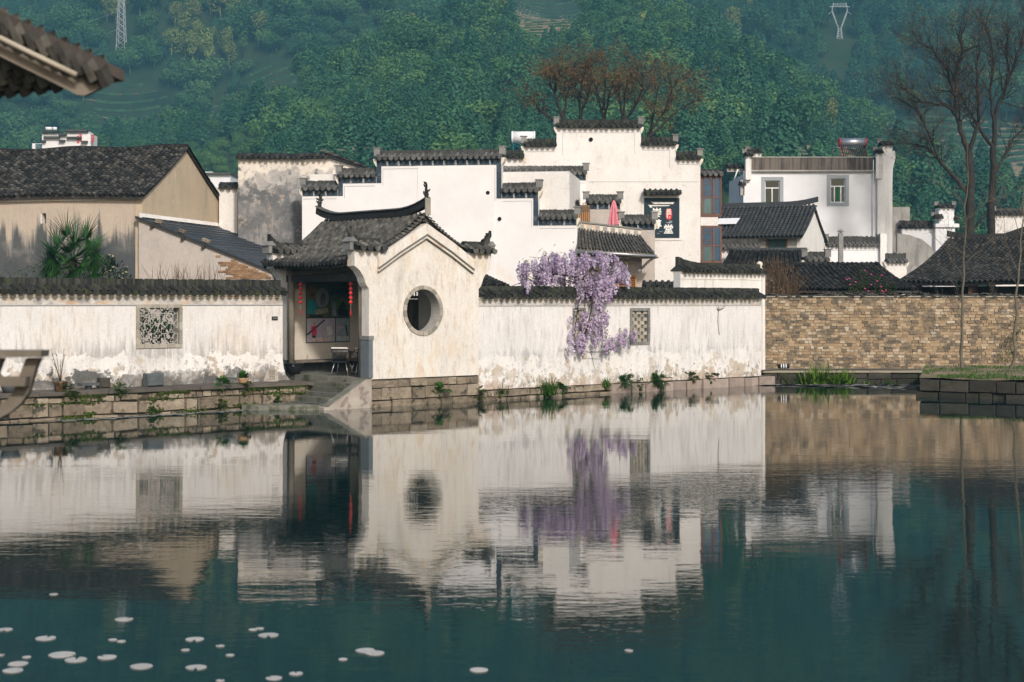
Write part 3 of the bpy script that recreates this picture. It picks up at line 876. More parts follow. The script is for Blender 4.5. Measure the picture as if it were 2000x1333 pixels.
def stone_course(parent, pl, t0, t1, off, z0, hs, wmin, wmax, mk, name='stone', depth=.3, seed=1, gap=.012, tilt=.01, mossy=None):
    """courses of separate rough stones on a face"""
    r = random.Random(seed)
    z = z0
    for h in hs:
        t = t0 + r.uniform(-.2, 0)
        while t < t1 - .08:
            w_ = min(r.uniform(wmin, wmax), t1 - t)
            key = (mk, round(w_ * 6), round(h * 20), r.randrange(3))
            if key not in STONES:
                STONES[key] = sharedmesh(stone_mb(1.0, 1.0, 1.0, r, .06), 'stone', M[mk])
            mw = pl.mat(t + w_ / 2, off + r.uniform(-.04, .05), z + r.uniform(-.012, .012)) @ Matrix.Rotation(r.uniform(-tilt, tilt), 4, 'Y') @ Matrix.Diagonal((w_ - gap, depth, h - gap * r.uniform(.6, 1.8), 1))
            piece(name, STONES[key], mw, parent)
            t += w_
        z += h

def box_frame(mb, pl, t0, t1, z0, z1, w_, a, b):
    """four butted bars round an opening"""
    mb.pbox(pl, t0 - w_, t1 + w_, a, b, z1, z1 + w_)
    mb.pbox(pl, t0 - w_, t1 + w_, a, b, z0 - w_, z0)
    mb.pbox(pl, t0 - w_, t0, a, b, z0, z1)
    mb.pbox(pl, t1, t1 + w_, a, b, z0, z1)
def holed(mb, pl, t0, t1, z0, z1, a, b, holes):
    """a wall with rectangular holes (disjoint in t), as butted boxes"""
    t = t0
    for h0, h1, y0, y1 in sorted(holes):
        if h0 > t: mb.pbox(pl, t, h0, a, b, z0, z1)
        mb.pbox(pl, h0, h1, a, b, z0, y0); mb.pbox(pl, h0, h1, a, b, y1, z1)
        t = h1
    if t1 > t: mb.pbox(pl, t, t1, a, b, z0, z1)

# ------------------------------------------------------------------ left pond wall with its lattice window
OFFL = 3.0
LW = thing('pond_wall', 'long whitewashed wall at left with a square quatrefoil lattice window and tile coping', 'wall', PW.w(-4.5, OFFL, 0.72))
tL, tR = PW.t(-45, OFFL), PW.t(552, OFFL)
w0, w1 = PW.t(271, OFFL), PW.t(350, OFFL)
wz0, wz1 = PW.z(310, 674, OFFL), PW.z(310, 601, OFFL)
ztop = 3.22
zfr = 3.02
mb = MB(); holed(mb, PW, tL, tR, 0.3, zfr, OFFL, OFFL + .34, [(w0, w1, wz0, wz1)])
part('wall_face', mb, M['wall_left'], LW)
mb = MB(); mb.pbox(PW, tL, tR, OFFL - .012, OFFL + .34, zfr, ztop); part('frieze', mb, M['frieze'], LW)
mb = MB(); mb.pbox(PW, tL, tR, OFFL - .035, OFFL + .37, ztop, ztop + .05); mb.pbox(PW, tL, tR, OFFL - .075, OFFL + .41, ztop + .05, ztop + .11)
part('moulding', mb, M['lime'], LW)
mb = MB(); mb.pbox(PW, tL, tR, OFFL - .03, OFFL - .0, zfr - .02, zfr + .008); part('moulding', mb, M['grey_line'], LW)
coping(LW, PW, tL, tR, OFFL, ztop + .11, .34, 'coping_moss', 'edge_tile', (0, 0), .22, jit=.012)
# frame of grey bricks round the window
FB = {}
def frame_bricks(parent, pl, t0, t1, z0, z1, w_, off, n, mk, pro=.04, name='frame_brick', th=.3):
    for k in range(n + 1):
        a = t0 - w_ + (t1 - t0 + 2 * w_) * k / (n + 1); b = t0 - w_ + (t1 - t0 + 2 * w_) * (k + 1) / (n + 1)
        for zz in (z1, z0 - w_):
            mb = MB(); mb.pbox(pl, a + .006, b - .006, off - pro * random.uniform(.8, 1.1), off + th, zz, zz + w_); part(name, mb, M[mk], parent)
    for k in range(n):
        a = z0 + (z1 - z0) * k / n; b = z0 + (z1 - z0) * (k + 1) / n
        for tt in (t0 - w_, t1):
            mb = MB(); mb.pbox(pl, tt, tt + w_, off - pro * random.uniform(.8, 1.1), off + th, a + .005, b - .005); part(name, mb, M[mk], parent)
M['frame_brick'] = varied('grey_tan_frame_brick', [(0.20, 0.19, 0.165), (0.36, 0.325, 0.265), (0.50, 0.45, 0.37)], 3, 0.9, 0.7, 0.4, 14)
frame_bricks(LW, PW, w0 + .01, w1 - .01, wz0 + .01, wz1 - .01, .1, OFFL, 5, 'frame_brick')
def quatrefoil_lattice(parent, pl, t0, t1, z0, z1, off, nx, nz, mk):
    mb = MB()
    cw, ch = (t1 - t0) / nx, (z1 - z0) / nz
    def ln(pts, r=.0105):
        q = [(min(max(a, t0), t1), min(max(b, z0), z1)) for a, b in pts]
        mb.tube([pl.w(a, off, b) for a, b in q], r, 5, True, False)
    for j in range(int(nz) + 2):
        for i in range(nx + 1):
            cx = t0 + (i + (.5 if j % 2 == 0 else 0)) * cw
            cz = z1 - (j + .55) * ch
            if cz < z0 - .02 or cx > t1 + .01: continue
            pts = []
            for k in range(25):
                a = 2 * math.pi * k / 24
                rr = .30 + .13 * abs(math.cos(2 * a)) - .05 * abs(math.sin(2 * a))
                pts.append((cx + cw * rr * .62 * math.cos(a), cz + ch * rr * 1.08 * math.sin(a)))
            ln(pts)
            for sx, sz in ((1, 0), (-1, 0)):
                ln([(cx + sx * cw * .26, cz), (cx + sx * cw * .5, cz)])
            ln([(cx, cz + ch * .42), (cx, cz + ch * 1.0)])
    return part('lattice', mb, M[mk], parent)
M['lattice'] = plain('pale_lattice_tile', (0.42, 0.42, 0.39), 0.9, 0, 0.2)
quatrefoil_lattice(LW, PW, w0 + .02, w1 - .02, wz0 + .01, wz1 - .01, OFFL + .06, 3, 3.6, 'lattice')
mb = MB(); mb.prism(PW, [(tR, .5), (tR + .3, .5), (tR + .26, .75), (tR + .13, .88), (tR + .05, 1.1), (tR, 1.5)], OFFL + .02, OFFL + .33); part('end_buttress', mb, M['wall_left'], LW)
# iron name plate
pl_t, pl_z = PW.tz(536, 622, OFFL)
NP = thing('door_plate', 'small black plate screwed to the left pond wall near the pavilion', 'plate', PW.w(pl_t, OFFL - .01, pl_z - .06))
mb = MB(); mb.pbox(PW, pl_t - .1, pl_t + .1, OFFL - .03, OFFL - .002, pl_z - .055, pl_z + .055); part('panel', mb, M['black'], NP)
mb = MB()
for k in range(5): mb.pbox(PW, pl_t - .07 + k * .03, pl_t - .05 + k * .03, OFFL - .034, OFFL - .03, pl_z - .02, pl_z + .02 - .01 * (k % 2))
part('marks', mb, M['sign_grey'], NP)

# ------------------------------------------------------------------ embankment and walkway left of the pavilion
EN = 1.72
EM = thing('embankment', 'stone embankment carrying the walkway below the left pond wall', 'embankment', PW.w(-5, EN, 0))
mb = MB(); mb.pbox(PW, PW.t(-60, EN), -0.9, EN + .09, EN + .5, -.8, .63); part('backing', mb, M['mortar'], EM)
stone_course(EM, PW, PW.t(-45, EN), -2.2, EN, -.17, [.25, .35], .22, .9, 'stone_tan', seed=4, depth=.35, tilt=.05, gap=.03)
stone_course(EM, PW, PW.t(-45, EN), -.95, EN + .02, .43, [.18], .14, .55, 'stone_tan', seed=9, depth=.3, tilt=.07, gap=.035)
stone_course(EM, PW, -2.2, -.95, EN + .03, -.05, [.25, .23], .25, .55, 'stone_tan', seed=14, depth=.3, tilt=.04)
r_ = random.Random(5)
t = PW.t(-45, EN)
while t < -.8:
    L = min(r_.uniform(1.1, 2.0), -.78 - t)
    mb = MB(); mb.pbox(PW, t + .008, t + L - .008, EN - .05 + r_.uniform(-.02, .02), 4.3, .625, .715 + r_.uniform(-.008, .008)); part('paving_slab', mb, M['walk'], EM)
    t += L

# ------------------------------------------------------------------ steps down to the water
FZ = 0.85
ST = thing('water_steps', 'mossy stone steps going down from the pavilion to the pond', 'steps', PW.w(-1, 1, 0))
nst = 5
for k in range(nst):
    zt = FZ - .135 * (k + 1) + .135 * 0
    mb = MB(); mb.pbox(PW, -.16 - .3 * (k + 1), -.17 - .3 * k, .12, 2.35 if k < 2 else 1.9, zt - .3, zt + r_.uniform(-.01, .01)); part('step', mb, M['slab'], ST)
mb = MB(); mb.hprism([wxy(-3.3, 1.66), wxy(-3.15, 1.25), wxy(-1.8, .05), wxy(-1.62, .12), wxy(-1.67, 1.66)], -.3, .14); part('landing', mb, M['slab'], ST)
mb = MB(); mb.pbox(PW, -1.7, -.15, 1.92, 2.5, -.2, .60); part('side_fill', mb, M['mortar'], ST)
ck = MB(); ck.prism(PW, [(-1.72, -.15), (-.02, -.15), (-.02, .84), (-.22, .84), (-1.55, .10), (-1.72, .08)], -.16, .10)
part('stair_cheek', ck, M['ramp'], ST)
ck = MB(); ck.prism(PW, [(-.22, .845), (-.02, .845), (-.02, .875), (-.24, .875), (-1.6, .115), (-1.55, .10)], -.17, .115); part('cheek_cap', ck, M['slab'], ST)
# ------------------------------------------------------------------ the pavilion
UG0, UG1, UC = 0.0, 4.25, 2.12          # gable wall from the bay corner to the right wall, roof centre
NB = 4.3                                # rear wall
PV = thing('pond_pavilion', 'small pond pavilion with upturned tiled roof, round window gable and open bay', 'pavilion', PW.w(UC, 2.0, 0))
# floor
mb = MB(); mb.pbox(PW, -.16, UG1, .1, NB, -.3, FZ); part('floor', mb, M['slab'], PV)
# gable base of tan stone
mb = MB(); mb.pbox(PW, .0, UG1 - .02, .04, .34, -.8, .80); part('base_core', mb, M['mortar'], PV)
stone_course(PV, PW, 0.02, UG1, -.07, -.16, [.36], .35, 1.25, 'stone_tan', 'base_stone', .3, 21, gap=.022, tilt=.02)
stone_course(PV, PW, 0.02, UG1, -.05, .20, [.37], .3, 1.25, 'stone_tan', 'base_stone', .3, 22, gap=.022, tilt=.02)
stone_course(PV, PW, 0.02, UG1, -.04, .57, [.23], .3, 1.1, 'stone_tan', 'base_stone', .3, 23, gap=.022, tilt=.03)
stone_course(PV, PW, -.75, 0.02, .02, -.16, [.25, .22], .3, .5, 'stone_tan', 'base_stone', .2, 24, tilt=.06)
# gable wall: two halves notched round the window, wings and S-curved corbels at the ends
cu, cz, cr = PW.t(826), PW.z(826, 607), 0.655
zs = [(0, 3.50), (-.07, 3.56), (-.13, 3.66), (-.20, 3.84), (-.33, 4.02), (-.47, 4.12), (-.52, 4.15), (-.52, 4.62)]
zsr = [(UG1 - a, z) for a, z in zs]
nc = 20
left = [(0.0, .82), (cu, .82)] + [(cu + cr * math.sin(-a), cz - cr * math.cos(a)) for a in [math.pi * k / nc for k in range(nc + 1)]]
pk = (UC, 5.36)
left += [(cu, 5.30), (.42, 4.5), (.42, 4.62)] + zs[::-1]
right = [(cu, .82), (UG1, .82)] + zsr + [(UG1 - .42, 4.62), (UG1 - .42, 4.5), (cu, 5.30)] + [(cu + cr * math.sin(a), cz - cr * math.cos(a)) for a in [math.pi * k / nc for k in range(nc, -1, -1)]]
mb = MB(); mb.prism(PW, left, 0, .36); mb.prism(PW, right, 0, .36); part('gable_wall', mb, M['wall_gable'], PV)
# wall end faces carry a blue-grey stone guard at the bay corner
mb = MB(); mb.pbox(PW, -.02, .13, -.02, .39, .86, 1.98); part('corner_guard', mb, M['blue_stone'], PV)
mb = MB(); mb.pbox(PW, -.035, .16, -.035, .41, 1.985, 2.10); part('guard_cap', mb, M['block'], PV)
# window reveal and brick ring
mb = MB()
K = 40
vs, fs = [], []
for k in range(K):
    a = 2 * math.pi * k / K
    for o, rr in ((-.012, cr), (.385, cr), (.385, cr - .02), (-.012, cr - .02)):
        vs.append(PW.w(cu + rr * math.sin(a), o, cz + rr * math.cos(a)))
for k in range(K):
    n2 = (k + 1) % K
    for j in range(4): fs.append((4 * k + j, 4 * k + (j + 1) % 4, 4 * n2 + (j + 1) % 4, 4 * n2 + j))
mb.add(vs, fs); part('window_reveal', mb, M['grey_wall'], PV)
nb = 24
for k in range(nb):
    a0, a1 = 2 * math.pi * (k + .03) / nb, 2 * math.pi * (k + .97) / nb
    pts = [(cu + rr * math.sin(a), cz + rr * math.cos(a)) for rr, a in ((.645, a0), (.645, (a0 + a1) / 2), (.645, a1), (.76, a1), (.76, (a0 + a1) / 2), (.76, a0))]
    mb = MB(); mb.prism(PW, pts, -.03 - random.uniform(0, .012), .02); part('ring_brick', mb, M['frame_brick'], PV)
# verge bands under the gable roof: a wide white board with two mouldings
def verge(o0, o1, du, dz0, dz1, m, nm):
    mb = MB()
    c = UC; e0, e1 = .30, UG1 - .26
    for sgn, ee in ((-1, e0), (1, e1)):
        pts = [(c, 5.62 + dz1), (ee + (c - ee) * .45, 5.08 + dz1), (ee, 4.58 + dz1 - .0), (ee, 4.58 + dz0), (ee + (c - ee) * .45, 5.08 + dz0), (c, 5.62 + dz0)]
        mb.prism(PW, pts, o0, o1)
    return part(nm, mb, M[m], PV)
verge(-.09, .25, 0, -.46, -.15, 'wall_gable', 'verge_board')
verge(-.12, -.02, 0, -.50, -.46, 'block', 'verge_moulding')
verge(-.07, -.005, 0, -.585, -.50, 'lime', 'verge_moulding')
verge(-.085, -.004, 0, -.61, -.588, 'block', 'verge_moulding')
# wing copings
coping(PV, PW, -.56, .50, .0, 4.64, .36, 'tile_pav', 'edge_tile', (0, 0), .14, (.40, 0), blockm='block')
coping(PV, PW, UG1 - .5, UG1 + .56, .0, 4.64, .36, 'tile_pav', 'edge_tile', (0, 0), .14, (0, .34), blockm='block')
for tt in (-.57, UG1 + .57):
    mb = MB(); mb.pbox(PW, tt - .11, tt + .11, .0, .36, 4.62, 4.86); mb.prism(PW, [(tt - .15, 4.86), (tt + .15, 4.86), (tt, 5.0)], -.03, .39); part('wing_block', mb, M['block'], PV)
    s_ = -1 if tt < 0 else 1
    mb = MB(); mb.tube([PW.w(tt - s_ * .25, .18, 4.98), PW.w(tt - s_ * .05, .18, 5.06), PW.w(tt + s_ * .05, .18, 5.2), PW.w(tt + s_ * .06, .18, 5.34)], [.09, .085, .07, .05], 6); part('upturned_tip', mb, M['edge_tile'], PV)
# rear wall (poster wall) with its own left wing
mb = MB(); mb.pbox(PW, .02, UG1, NB, NB + .34, 1.27, 4.6); part('rear_wall', mb, M['inner_wall'], PV)
mb = MB(); mb.pbox(PW, .02, UG1, NB - .004, NB + .34, .7, 1.27); part('rear_dado', mb, M['inner_dark'], PV)
mb = MB(); mb.prism(PW, [(a, z) for a, z in zs] + [(.6, 4.62), (.6, 3.5)], NB + .0, NB + .35); part('rear_wing', mb, M['white_old'], PV)
coping(PV, PW, -.56, .9, NB, 4.64, .36, 'tile_pav', 'edge_tile', (0, 0), .12, (.3, 0), blockm='block')
mb = MB(); mb.pbox(PW, -.68, -.46, NB - .02, NB + .36, 4.62, 4.86); mb.prism(PW, [(-.72, 4.86), (-.42, 4.86), (-.57, 5.0)], NB - .05, NB + .39); part('wing_block', mb, M['block'], PV)
mb = MB(); mb.pbox(PW, .05, UG1 - .2, NB - .42, NB - .004, 1.19, 1.25); part('bench_ledge', mb, M['wood_grey'], PV)
# right side wall seen through the round window: plaster with a slot, plank door
mb = MB()
PS = Pl(*wxy(UG1, 0), TH + R(90))                 # runs along +n at u = UG1; its off axis points to -u
mb.pbox(PS, .36, 1.2, 0, .2, FZ, 4.3); mb.pbox(PS, 1.45, 2.75, 0, .2, FZ, 4.3); mb.pbox(PS, 1.2, 1.45, 0, .2, FZ, 1.5); mb.pbox(PS, 1.2, 1.45, 0, .2, 3.35, 4.3)
mb.pbox(PS, 2.75, 4.3, 0, .2, 3.6, 4.3)
part('side_wall', mb, M['white_old'], PV)
dr = MB(); dr.pbox(PS, 2.76, 2.85, 0, .14, FZ, 3.6); dr.pbox(PS, 4.2, 4.29, 0, .14, FZ, 3.6); dr.pbox(PS, 2.85, 4.2, 0, .14, 3.2, 3.3)
door = part('door_frame', dr, M['wood_brown'], PV)
for k in range(8):
    a = 2.86 + k * .167
    mb = MB(); mb.pbox(PS, a, a + .158, .04, .09, FZ + .02, 3.19); part('door_plank', mb, M['wood_grey'], door)
mb = MB()
for k in range(9): mb.pbox(PS, 2.9 + k * .15, 2.94 + k * .15, .05, .08, 3.3, 3.6)
mb.pbox(PS, 2.86, 4.2, .04, .07, 3.43, 3.47); part('transom_lattice', mb, M['wood_dark'], door)
# timber: posts, beam, ceiling
mb = MB(); mb.tube([PW.w(.02, NB - .22, FZ), PW.w(.02, NB - .22, 4.2)], .1, 12); part('post', mb, M['wood_grey'], PV)
mb = MB(); mb.tube([PW.w(.1, .52, FZ), PW.w(.1, .52, 4.2)], .085, 12); part('post', mb, M['wood_grey'], PV)
mb = MB(); mb.pbox(PW, -.03, .13, .37, NB, 3.72, 3.95); part('beam', mb, M['wood_dark'], PV)
mb = MB(); mb.pbox(PW, .0, .1, .37, NB, 4.08, 4.2); part('beam', mb, M['wood_dark'], PV)
mb = MB(); mb.pbox(PW, .2, UG1 - .02, .37, NB - .005, 4.16, 4.2); part('ceiling', mb, M['wood_dark'], PV)
mb = MB(); mb.pbox(PW, .95, 1.08, .37, NB, 3.86, 4.0); part('beam', mb, M['wood_dark'], PV)
# rafters under the bay eave
for k in range(16):
    n_ = .5 + k * .255
    mb = MB(); p0, p1 = PW.w(-.46, n_, 4.16), PW.w(.5, n_, 4.62); mb.tube([p0, p1], .035, 4, True, False); part('rafter', mb, M['wood_dark'], PV)
# roof: two concave slopes, ridge with lifted ends and finials
N0, N1 = .05, 5.0
EZ, RZ = 4.27, 5.74
roofL, ncl = roof_slope(PV, PW.w(-.52, N0 + .32, EZ), PW.w(-.52, N1 - .15, EZ), PW.w(UC, N0 - .06, RZ), PW.w(UC, N1 + .45, RZ), .215, 22, 'tile_pav', 300, .16, curl=.05)
roof_slope(PV, PW.w(UG1 + .45, N1 - .1, EZ + .06), PW.w(UG1 + .45, N0 + .34, EZ + .06), PW.w(UC, N1 + .4, RZ), PW.w(UC, N0 - .06, RZ), .215, 22, 'tile_pav', 0, .16)
# verge tile strip over the front gable edges
for sgn in (-1, 1):
    prev = None
    for k in range(17):
        q = k / 16
        ee = .26 if sgn < 0 else UG1 - .22
        u_ = ee + (UC - ee) * q
        z_ = 4.60 + (5.70 - 4.60) * q - .13 * math.sin(math.pi * q)
        m_ = PW.mat(u_, .04, z_) @ Matrix.Rotation(-sgn * -.5, 4, 'Y') @ Matrix.Rotation(R(90) * sgn, 4, 'Z')
        piece('verge_tile', TMESH['tile_pav'], m_ @ Matrix.Diagonal((1.25, .95, 1.2, 1)), PV)
# eave ends of the bay slope: discs and drips
for i in range(ncl):
    s_ = (i + .5) / ncl
    p = roofL(s_, 0.0)
    m_ = Matrix.Translation(p + Vector((0, 0, -.03))) @ Matrix.Rotation(TH - R(90), 4, 'Z') @ Matrix.Diagonal((.9, .6, .85, 1))
    piece('eave_tile', eave_mesh('tile_dark'), m_, PV)
rp = [PW.w(UC, -.1 + 5.75 * k / 20, RZ - .02) for k in range(21)]
ridge_bar(PV, rp, .1, .23, 'tile_dark', 'ridge', .28)
rp = [PW.w(UC, -.11 + 5.77 * k / 20, RZ + .215) for k in range(21)]
ridge_bar(PV, rp, .12, .04, 'coping', 'ridge_cap', .28)
for n_, zz, sc_ in ((-.05, 6.25, 1.0), (5.55, 6.25, .95)):
    mb = MB()
    base = Vector(PW.w(UC, n_, zz))
    dn = Vector((float(PW.n[0]), float(PW.n[1]), 0)) * (-1 if n_ < 1 else 1)
    pts = [base, base + dn * .03 + Vector((0, 0, .12)), base - dn * .02 + Vector((0, 0, .26)), base + dn * .02 + Vector((0, 0, .42 * sc_))]
    mb.tube(pts, [.07, .055, .04, .02], 6)
    for k in range(9):
        c0 = pts[0].lerp(pts[3], .15 + .1 * k)
        dd = Vector((random.uniform(-1, 1), random.uniform(-1, 1), random.uniform(.1, .8))).normalized()
        mb.tube([c0, c0 + dd * .08, c0 + dd * .13 + Vector((0, 0, .03))], [.03, .035, .012], 5)
    part('finial', mb, M['edge_tile'], PV)
mb = MB(); mb.pbox(PW, UC - .1, UC + .1, -.14, -.1, RZ - .02, RZ + .5); part('ridge_end_brick', mb, M['frame_brick'], PV)

# red lantern strings hanging in the bay
def lantern_string(px, n_, label):
    u_ = -.02
    p = PW.at(px, 552, 0)
    b = PW.xy(u_, n_)
    z1 = 3.73
    t = thing('lantern_string', label, 'lantern', (float(b[0]), float(b[1]), 2.7), 'red lantern strings in the pavilion bay')
    x, y = float(b[0]), float(b[1])
    mb = MB(); mb.tube([(x, y, 2.86), (x, y, z1)], .006, 4); part('cord', mb, M['fabric_white'], t)
    for k in range(5):
        zc = z1 - .1 - k * .135
        mb = MB(); mb.lathe((x, y, zc), [(.015, -.052), (.045, -.04), (.06, -.012), (.06, .012), (.045, .04), (.015, .052)], 10); part('lantern', mb, M['red'], t)
        mb = MB(); mb.lathe((x, y, zc - .07), [(.012, -.012), (.018, 0), (.012, .012)], 6); part('bead', mb, M['pot_tan'], t)
    mb = MB(); mb.lathe((x, y, 2.78), [(.022, -.1), (.016, .06), (.008, .1)], 6); part('tassel', mb, M['red'], t)
lantern_string(588, 3.52, 'string of five small red lanterns by the bay post, left of the posters')
lantern_string(686, .88, 'string of five small red lanterns beside the gable wall, right of the posters')

# poster panel on the rear wall: four printed photographs
PT0, PT1 = PW.t(599, NB - .03), PW.t(682, NB - .03)
PZ1, PZ0 = PW.z(640, 553, NB), PW.z(640, 668, NB)
PO = thing('photo_panel', 'wall panel of four printed photographs inside the pavilion', 'poster', PW.w((PT0 + PT1) / 2, NB - .03, PZ0))
def P4(a, b): return (PT0 + (PT1 - PT0) * a, PZ1 + (PZ0 - PZ1) * b)
def prt(name, pts, m, k, parent, raw=False):
    mb = MB(); mb.prism(PW, [P4(a, b) for a, b in pts], NB - .032 - .0025 * k, NB - .0315 - .0025 * (k - 1) if k > 0 else NB - .006)
    return part(name, mb, m, parent)
def ell(cx, cy_, rx, ry, n=12): return [(cx + rx * math.cos(2 * math.pi * k / n), cy_ + ry * math.sin(2 * math.pi * k / n)) for k in range(n)]
def pm(c): 
    key = 'print_%d_%d_%d' % tuple(int(x * 99) for x in c)
    if key not in M: M[key] = plain(key, c, .5, 0, .3, 9)
    return M[key]
prt('backing_board', [(-.01, -.01), (1.01, -.01), (1.01, 1.01), (-.01, 1.01)], M['black'], 0, PO)
ph1 = prt('photograph', [(0, 0), (.53, 0), (.53, .585), (0, .585)], pm((.09, .10, .055)), 1, PO)
ph2 = prt('photograph', [(.545, 0), (1, 0), (1, .585), (.545, .585)], pm((.075, .10, .075)), 1, PO)
ph3 = prt('photograph', [(0, .6), (.66, .6), (.66, 1), (0, 1)], pm((.40, .36, .42)), 1, PO)
ph4 = prt('photograph', [(.68, .6), (1, .6), (1, 1), (.68, 1)], pm((.26, .30, .34)), 1, PO)
for c, pts in (((.16, .11, .04), ell(.12, .14, .1, .13)), ((.22, .25, .27), ell(.36, .25, .16, .17)), ((.05, .03, .03), ell(.38, .3, .07, .13)), ((.02, .22, .24), [(.01, .52), (.03, .3), (.12, .26), (.2, .34), (.27, .44), (.2, .52)]),
               ((.20, .12, .09), ell(.15, .24, .045, .055)), ((.02, .02, .02), ell(.145, .205, .05, .03)), ((.25, .24, .21), [(.16, .46), (.48, .42), (.5, .5), (.2, .54)]), ((.02, .02, .025), [(.06, .54), (.38, .54), (.38, .58), (.06, .58)])):
    prt('picture', pts, pm(c), 2, ph1)
for c, pts in (((.10, .17, .08), [(.56, .3), (.99, .28), (.99, .45), (.56, .45)]), ((.012, .015, .02), [(.7, .5), (.78, .36), (.85, .3), (.93, .38), (.98, .56), (.78, .57)]), ((.22, .25, .27), [(.6, .34), (.67, .34), (.7, .56), (.6, .56)]),
               ((.22, .15, .11), ell(.82, .27, .04, .055)), ((.015, .012, .012), ell(.815, .235, .05, .035)), ((.16, .10, .08), ell(.645, .3, .03, .04)), ((.03, .035, .04), [(.56, .1), (.99, .08), (.99, .18), (.56, .2)])):
    prt('picture', pts, pm(c), 2 if c[1] < .16 or c[0] > .2 else 2, ph2)
for c, pts in (((.06, .06, .08), [(.0, .86), (.4, .62), (.44, .63), (.02, .89)]), ((.55, .05, .10), [(.1, .74), (.2, .72), (.235, .8), (.23, .88), (.12, .88)]), ((.03, .05, .06), [(.12, .885), (.22, .885), (.2, .93), (.13, .93)]),
               ((.45, .26, .2), ell(.18, .69, .035, .03)), ((.62, .42, .38), ell(.16, .965, .06, .03)), ((.62, .44, .40), ell(.31, .955, .08, .04)), ((.60, .50, .42), ell(.5, .96, .1, .035)), ((.62, .60, .55), [(.46, .74), (.58, .74), (.6, .88), (.48, .9)])):
    prt('picture', pts, pm(c), 2, ph3)
for c, pts in (((.015, .02, .03), [(.9, .72), (.93, .72), (.97, .9), (.94, .9)]), ((.45, .3, .32), [(.69, .74), (.86, .72), (.86, .76), (.69, .78)]), ((.5, .08, .08), ell(.765, .85, .012, .03)), ((.4, .42, .45), [(.69, .9), (.99, .92), (.99, .99), (.69, .99)])):
    prt('picture', pts, pm(c), 2, ph4)

# chairs and a table inside
def chair(u_, n_, rot, label):
    ang = TH + rot
    base = PW.w(u_, n_, FZ)
    pl = Pl(base[0], base[1], ang)
    t = thing('rope_chair', label, 'chair', base, 'rope-back chairs in the pavilion')
    z0 = FZ
    mb = MB(); mb.pbox(pl, -.24, .24, -.24, .24, z0 + .40, z0 + .46); part('seat', mb, M['black'], t)
    for a, b in ((-.22, -.2), (.22, -.2), (-.22, .2), (.22, .2)):
        mb = MB(); mb.tube([pl.w(a * .8, b * .8, z0 + .42), pl.w(a * 1.3, b * 1.25, z0)], [.014, .01], 6); part('leg', mb, M['steel'], t)
    # the back faces us: a rail with hanging cords, white pad behind
    mb = MB(); mb.tube([pl.w(-.29, .2, z0 + .62), pl.w(-.29, -.2, z0 + .78), pl.w(-.24, -.28, z0 + .82), pl.w(.24, -.28, z0 + .82), pl.w(.29, -.2, z0 + .78), pl.w(.29, .2, z0 + .62)], .013, 6); part('back_rail', mb, M['black'], t)
    for k in range(13):
        a = -.25 + k * .042
        mb = MB(); mb.tube([pl.w(a, -.28, z0 + .82), pl.w(a * .75, -.23, z0 + .43)], .012, 4); part('cord', mb, M['black'], t)
    mb = MB(); mb.prism(pl, [(-.25, z0 + .74), (.25, z0 + .74), (.26, z0 + .87), (-.26, z0 + .87)], -.25, -.17); part('cushion', mb, M['fabric_white'], t)
    return t
chair(.42, 1.92, R(-42 - 15), 'black rope-back chair with cream cushion, nearest the posters')
chair(.80, 1.45, R(-42 + 25), 'black rope-back chair half hidden by the corner of the round-window wall')
TBb = PW.w(1.15, 1.75, FZ)
tb = thing('tea_table', 'dark wooden table behind the two chairs in the pavilion', 'table', TBb)
mb = MB(); mb.pbox(PW, .75, 1.6, 1.4, 2.1, FZ + .70, FZ + .74); part('table_top', mb, M['wood_brown'], tb)
for a in (.8, 1.55):
    for b in (1.45, 2.05):
        mb = MB(); mb.pbox(PW, a - .03, a + .03, b - .03, b + .03, FZ, FZ + .7); part('leg', mb, M['wood_brown'], tb)

# ------------------------------------------------------------------ right pond wall
RW = thing('garden_wall', 'long stained whitewashed wall right of the pavilion rising from the pond', 'wall', PW.w(11, 0, 0))
r0, r1 = UG1 + .01, PW.t(1489)
x0, x1 = PW.t(1236), PW.t(1268)
y0, y1 = PW.z(1250, 669), PW.z(1250, 607)
v0, v1 = PW.t(1124), PW.t(1143)
mb = MB(); holed(mb, PW, r0, r1, .34, 2.98, .06, .40, [(x0, x1, y0, y1), (v0, v1, y0 - .05, y1 + .03)]); part('wall_face', mb, M['wall_right'], RW)
mb = MB(); mb.pbox(PW, r0, r1, .05, .40, 2.98, 3.16); part('frieze', mb, M['frieze'], RW)
mb = MB(); mb.pbox(PW, r0, r1, .025, .43, 3.16, 3.2); mb.pbox(PW, r0, r1 + .02, -.015, .47, 3.2, 3.245); part('moulding', mb, M['lime'], RW)
mb = MB(); mb.pbox(PW, r0, r1, .045, .07, 2.955, 2.975); part('moulding', mb, M['grey_line'], RW)
coping(RW, PW, r0, r1, .06, 3.245, .34, 'coping_moss', 'edge_tile', (0, 0), .16, jit=.02)
frame_bricks(RW, PW, x0 + .01, x1 - .01, y0 + .01, y1 - .01, .1, .06, 4, 'block', .03)
frame_bricks(RW, PW, v0 + .01, v1 - .01, y0 - .04, y1 + .02, .09, .06, 4, 'block', .03)
for (a0, a1, nn) in ((x0, x1, 5), (v0, v1, 3)):
    for j in range(9):
        for i in range(nn + 1):
            if (i + j) % 2: continue
            cw = (a1 - a0) / nn
            a = max(a0, a0 + (i - .15) * cw); b = min(a1, a0 + (i + 1.15) * cw)
            if b - a < .05: continue
            hh = (y1 - y0) / 9
            mb = MB(); mb.pbox(PW, a, b, .10, .24, y0 + j * hh + .003, y0 + (j + 1) * hh - .003); part('lattice_brick', mb, M['frame_brick'], RW)
mb = MB(); mb.pbox(PW, r0, r1 + .5, .14, .5, -.8, .34); part('footing_core', mb, M['mortar'], RW)
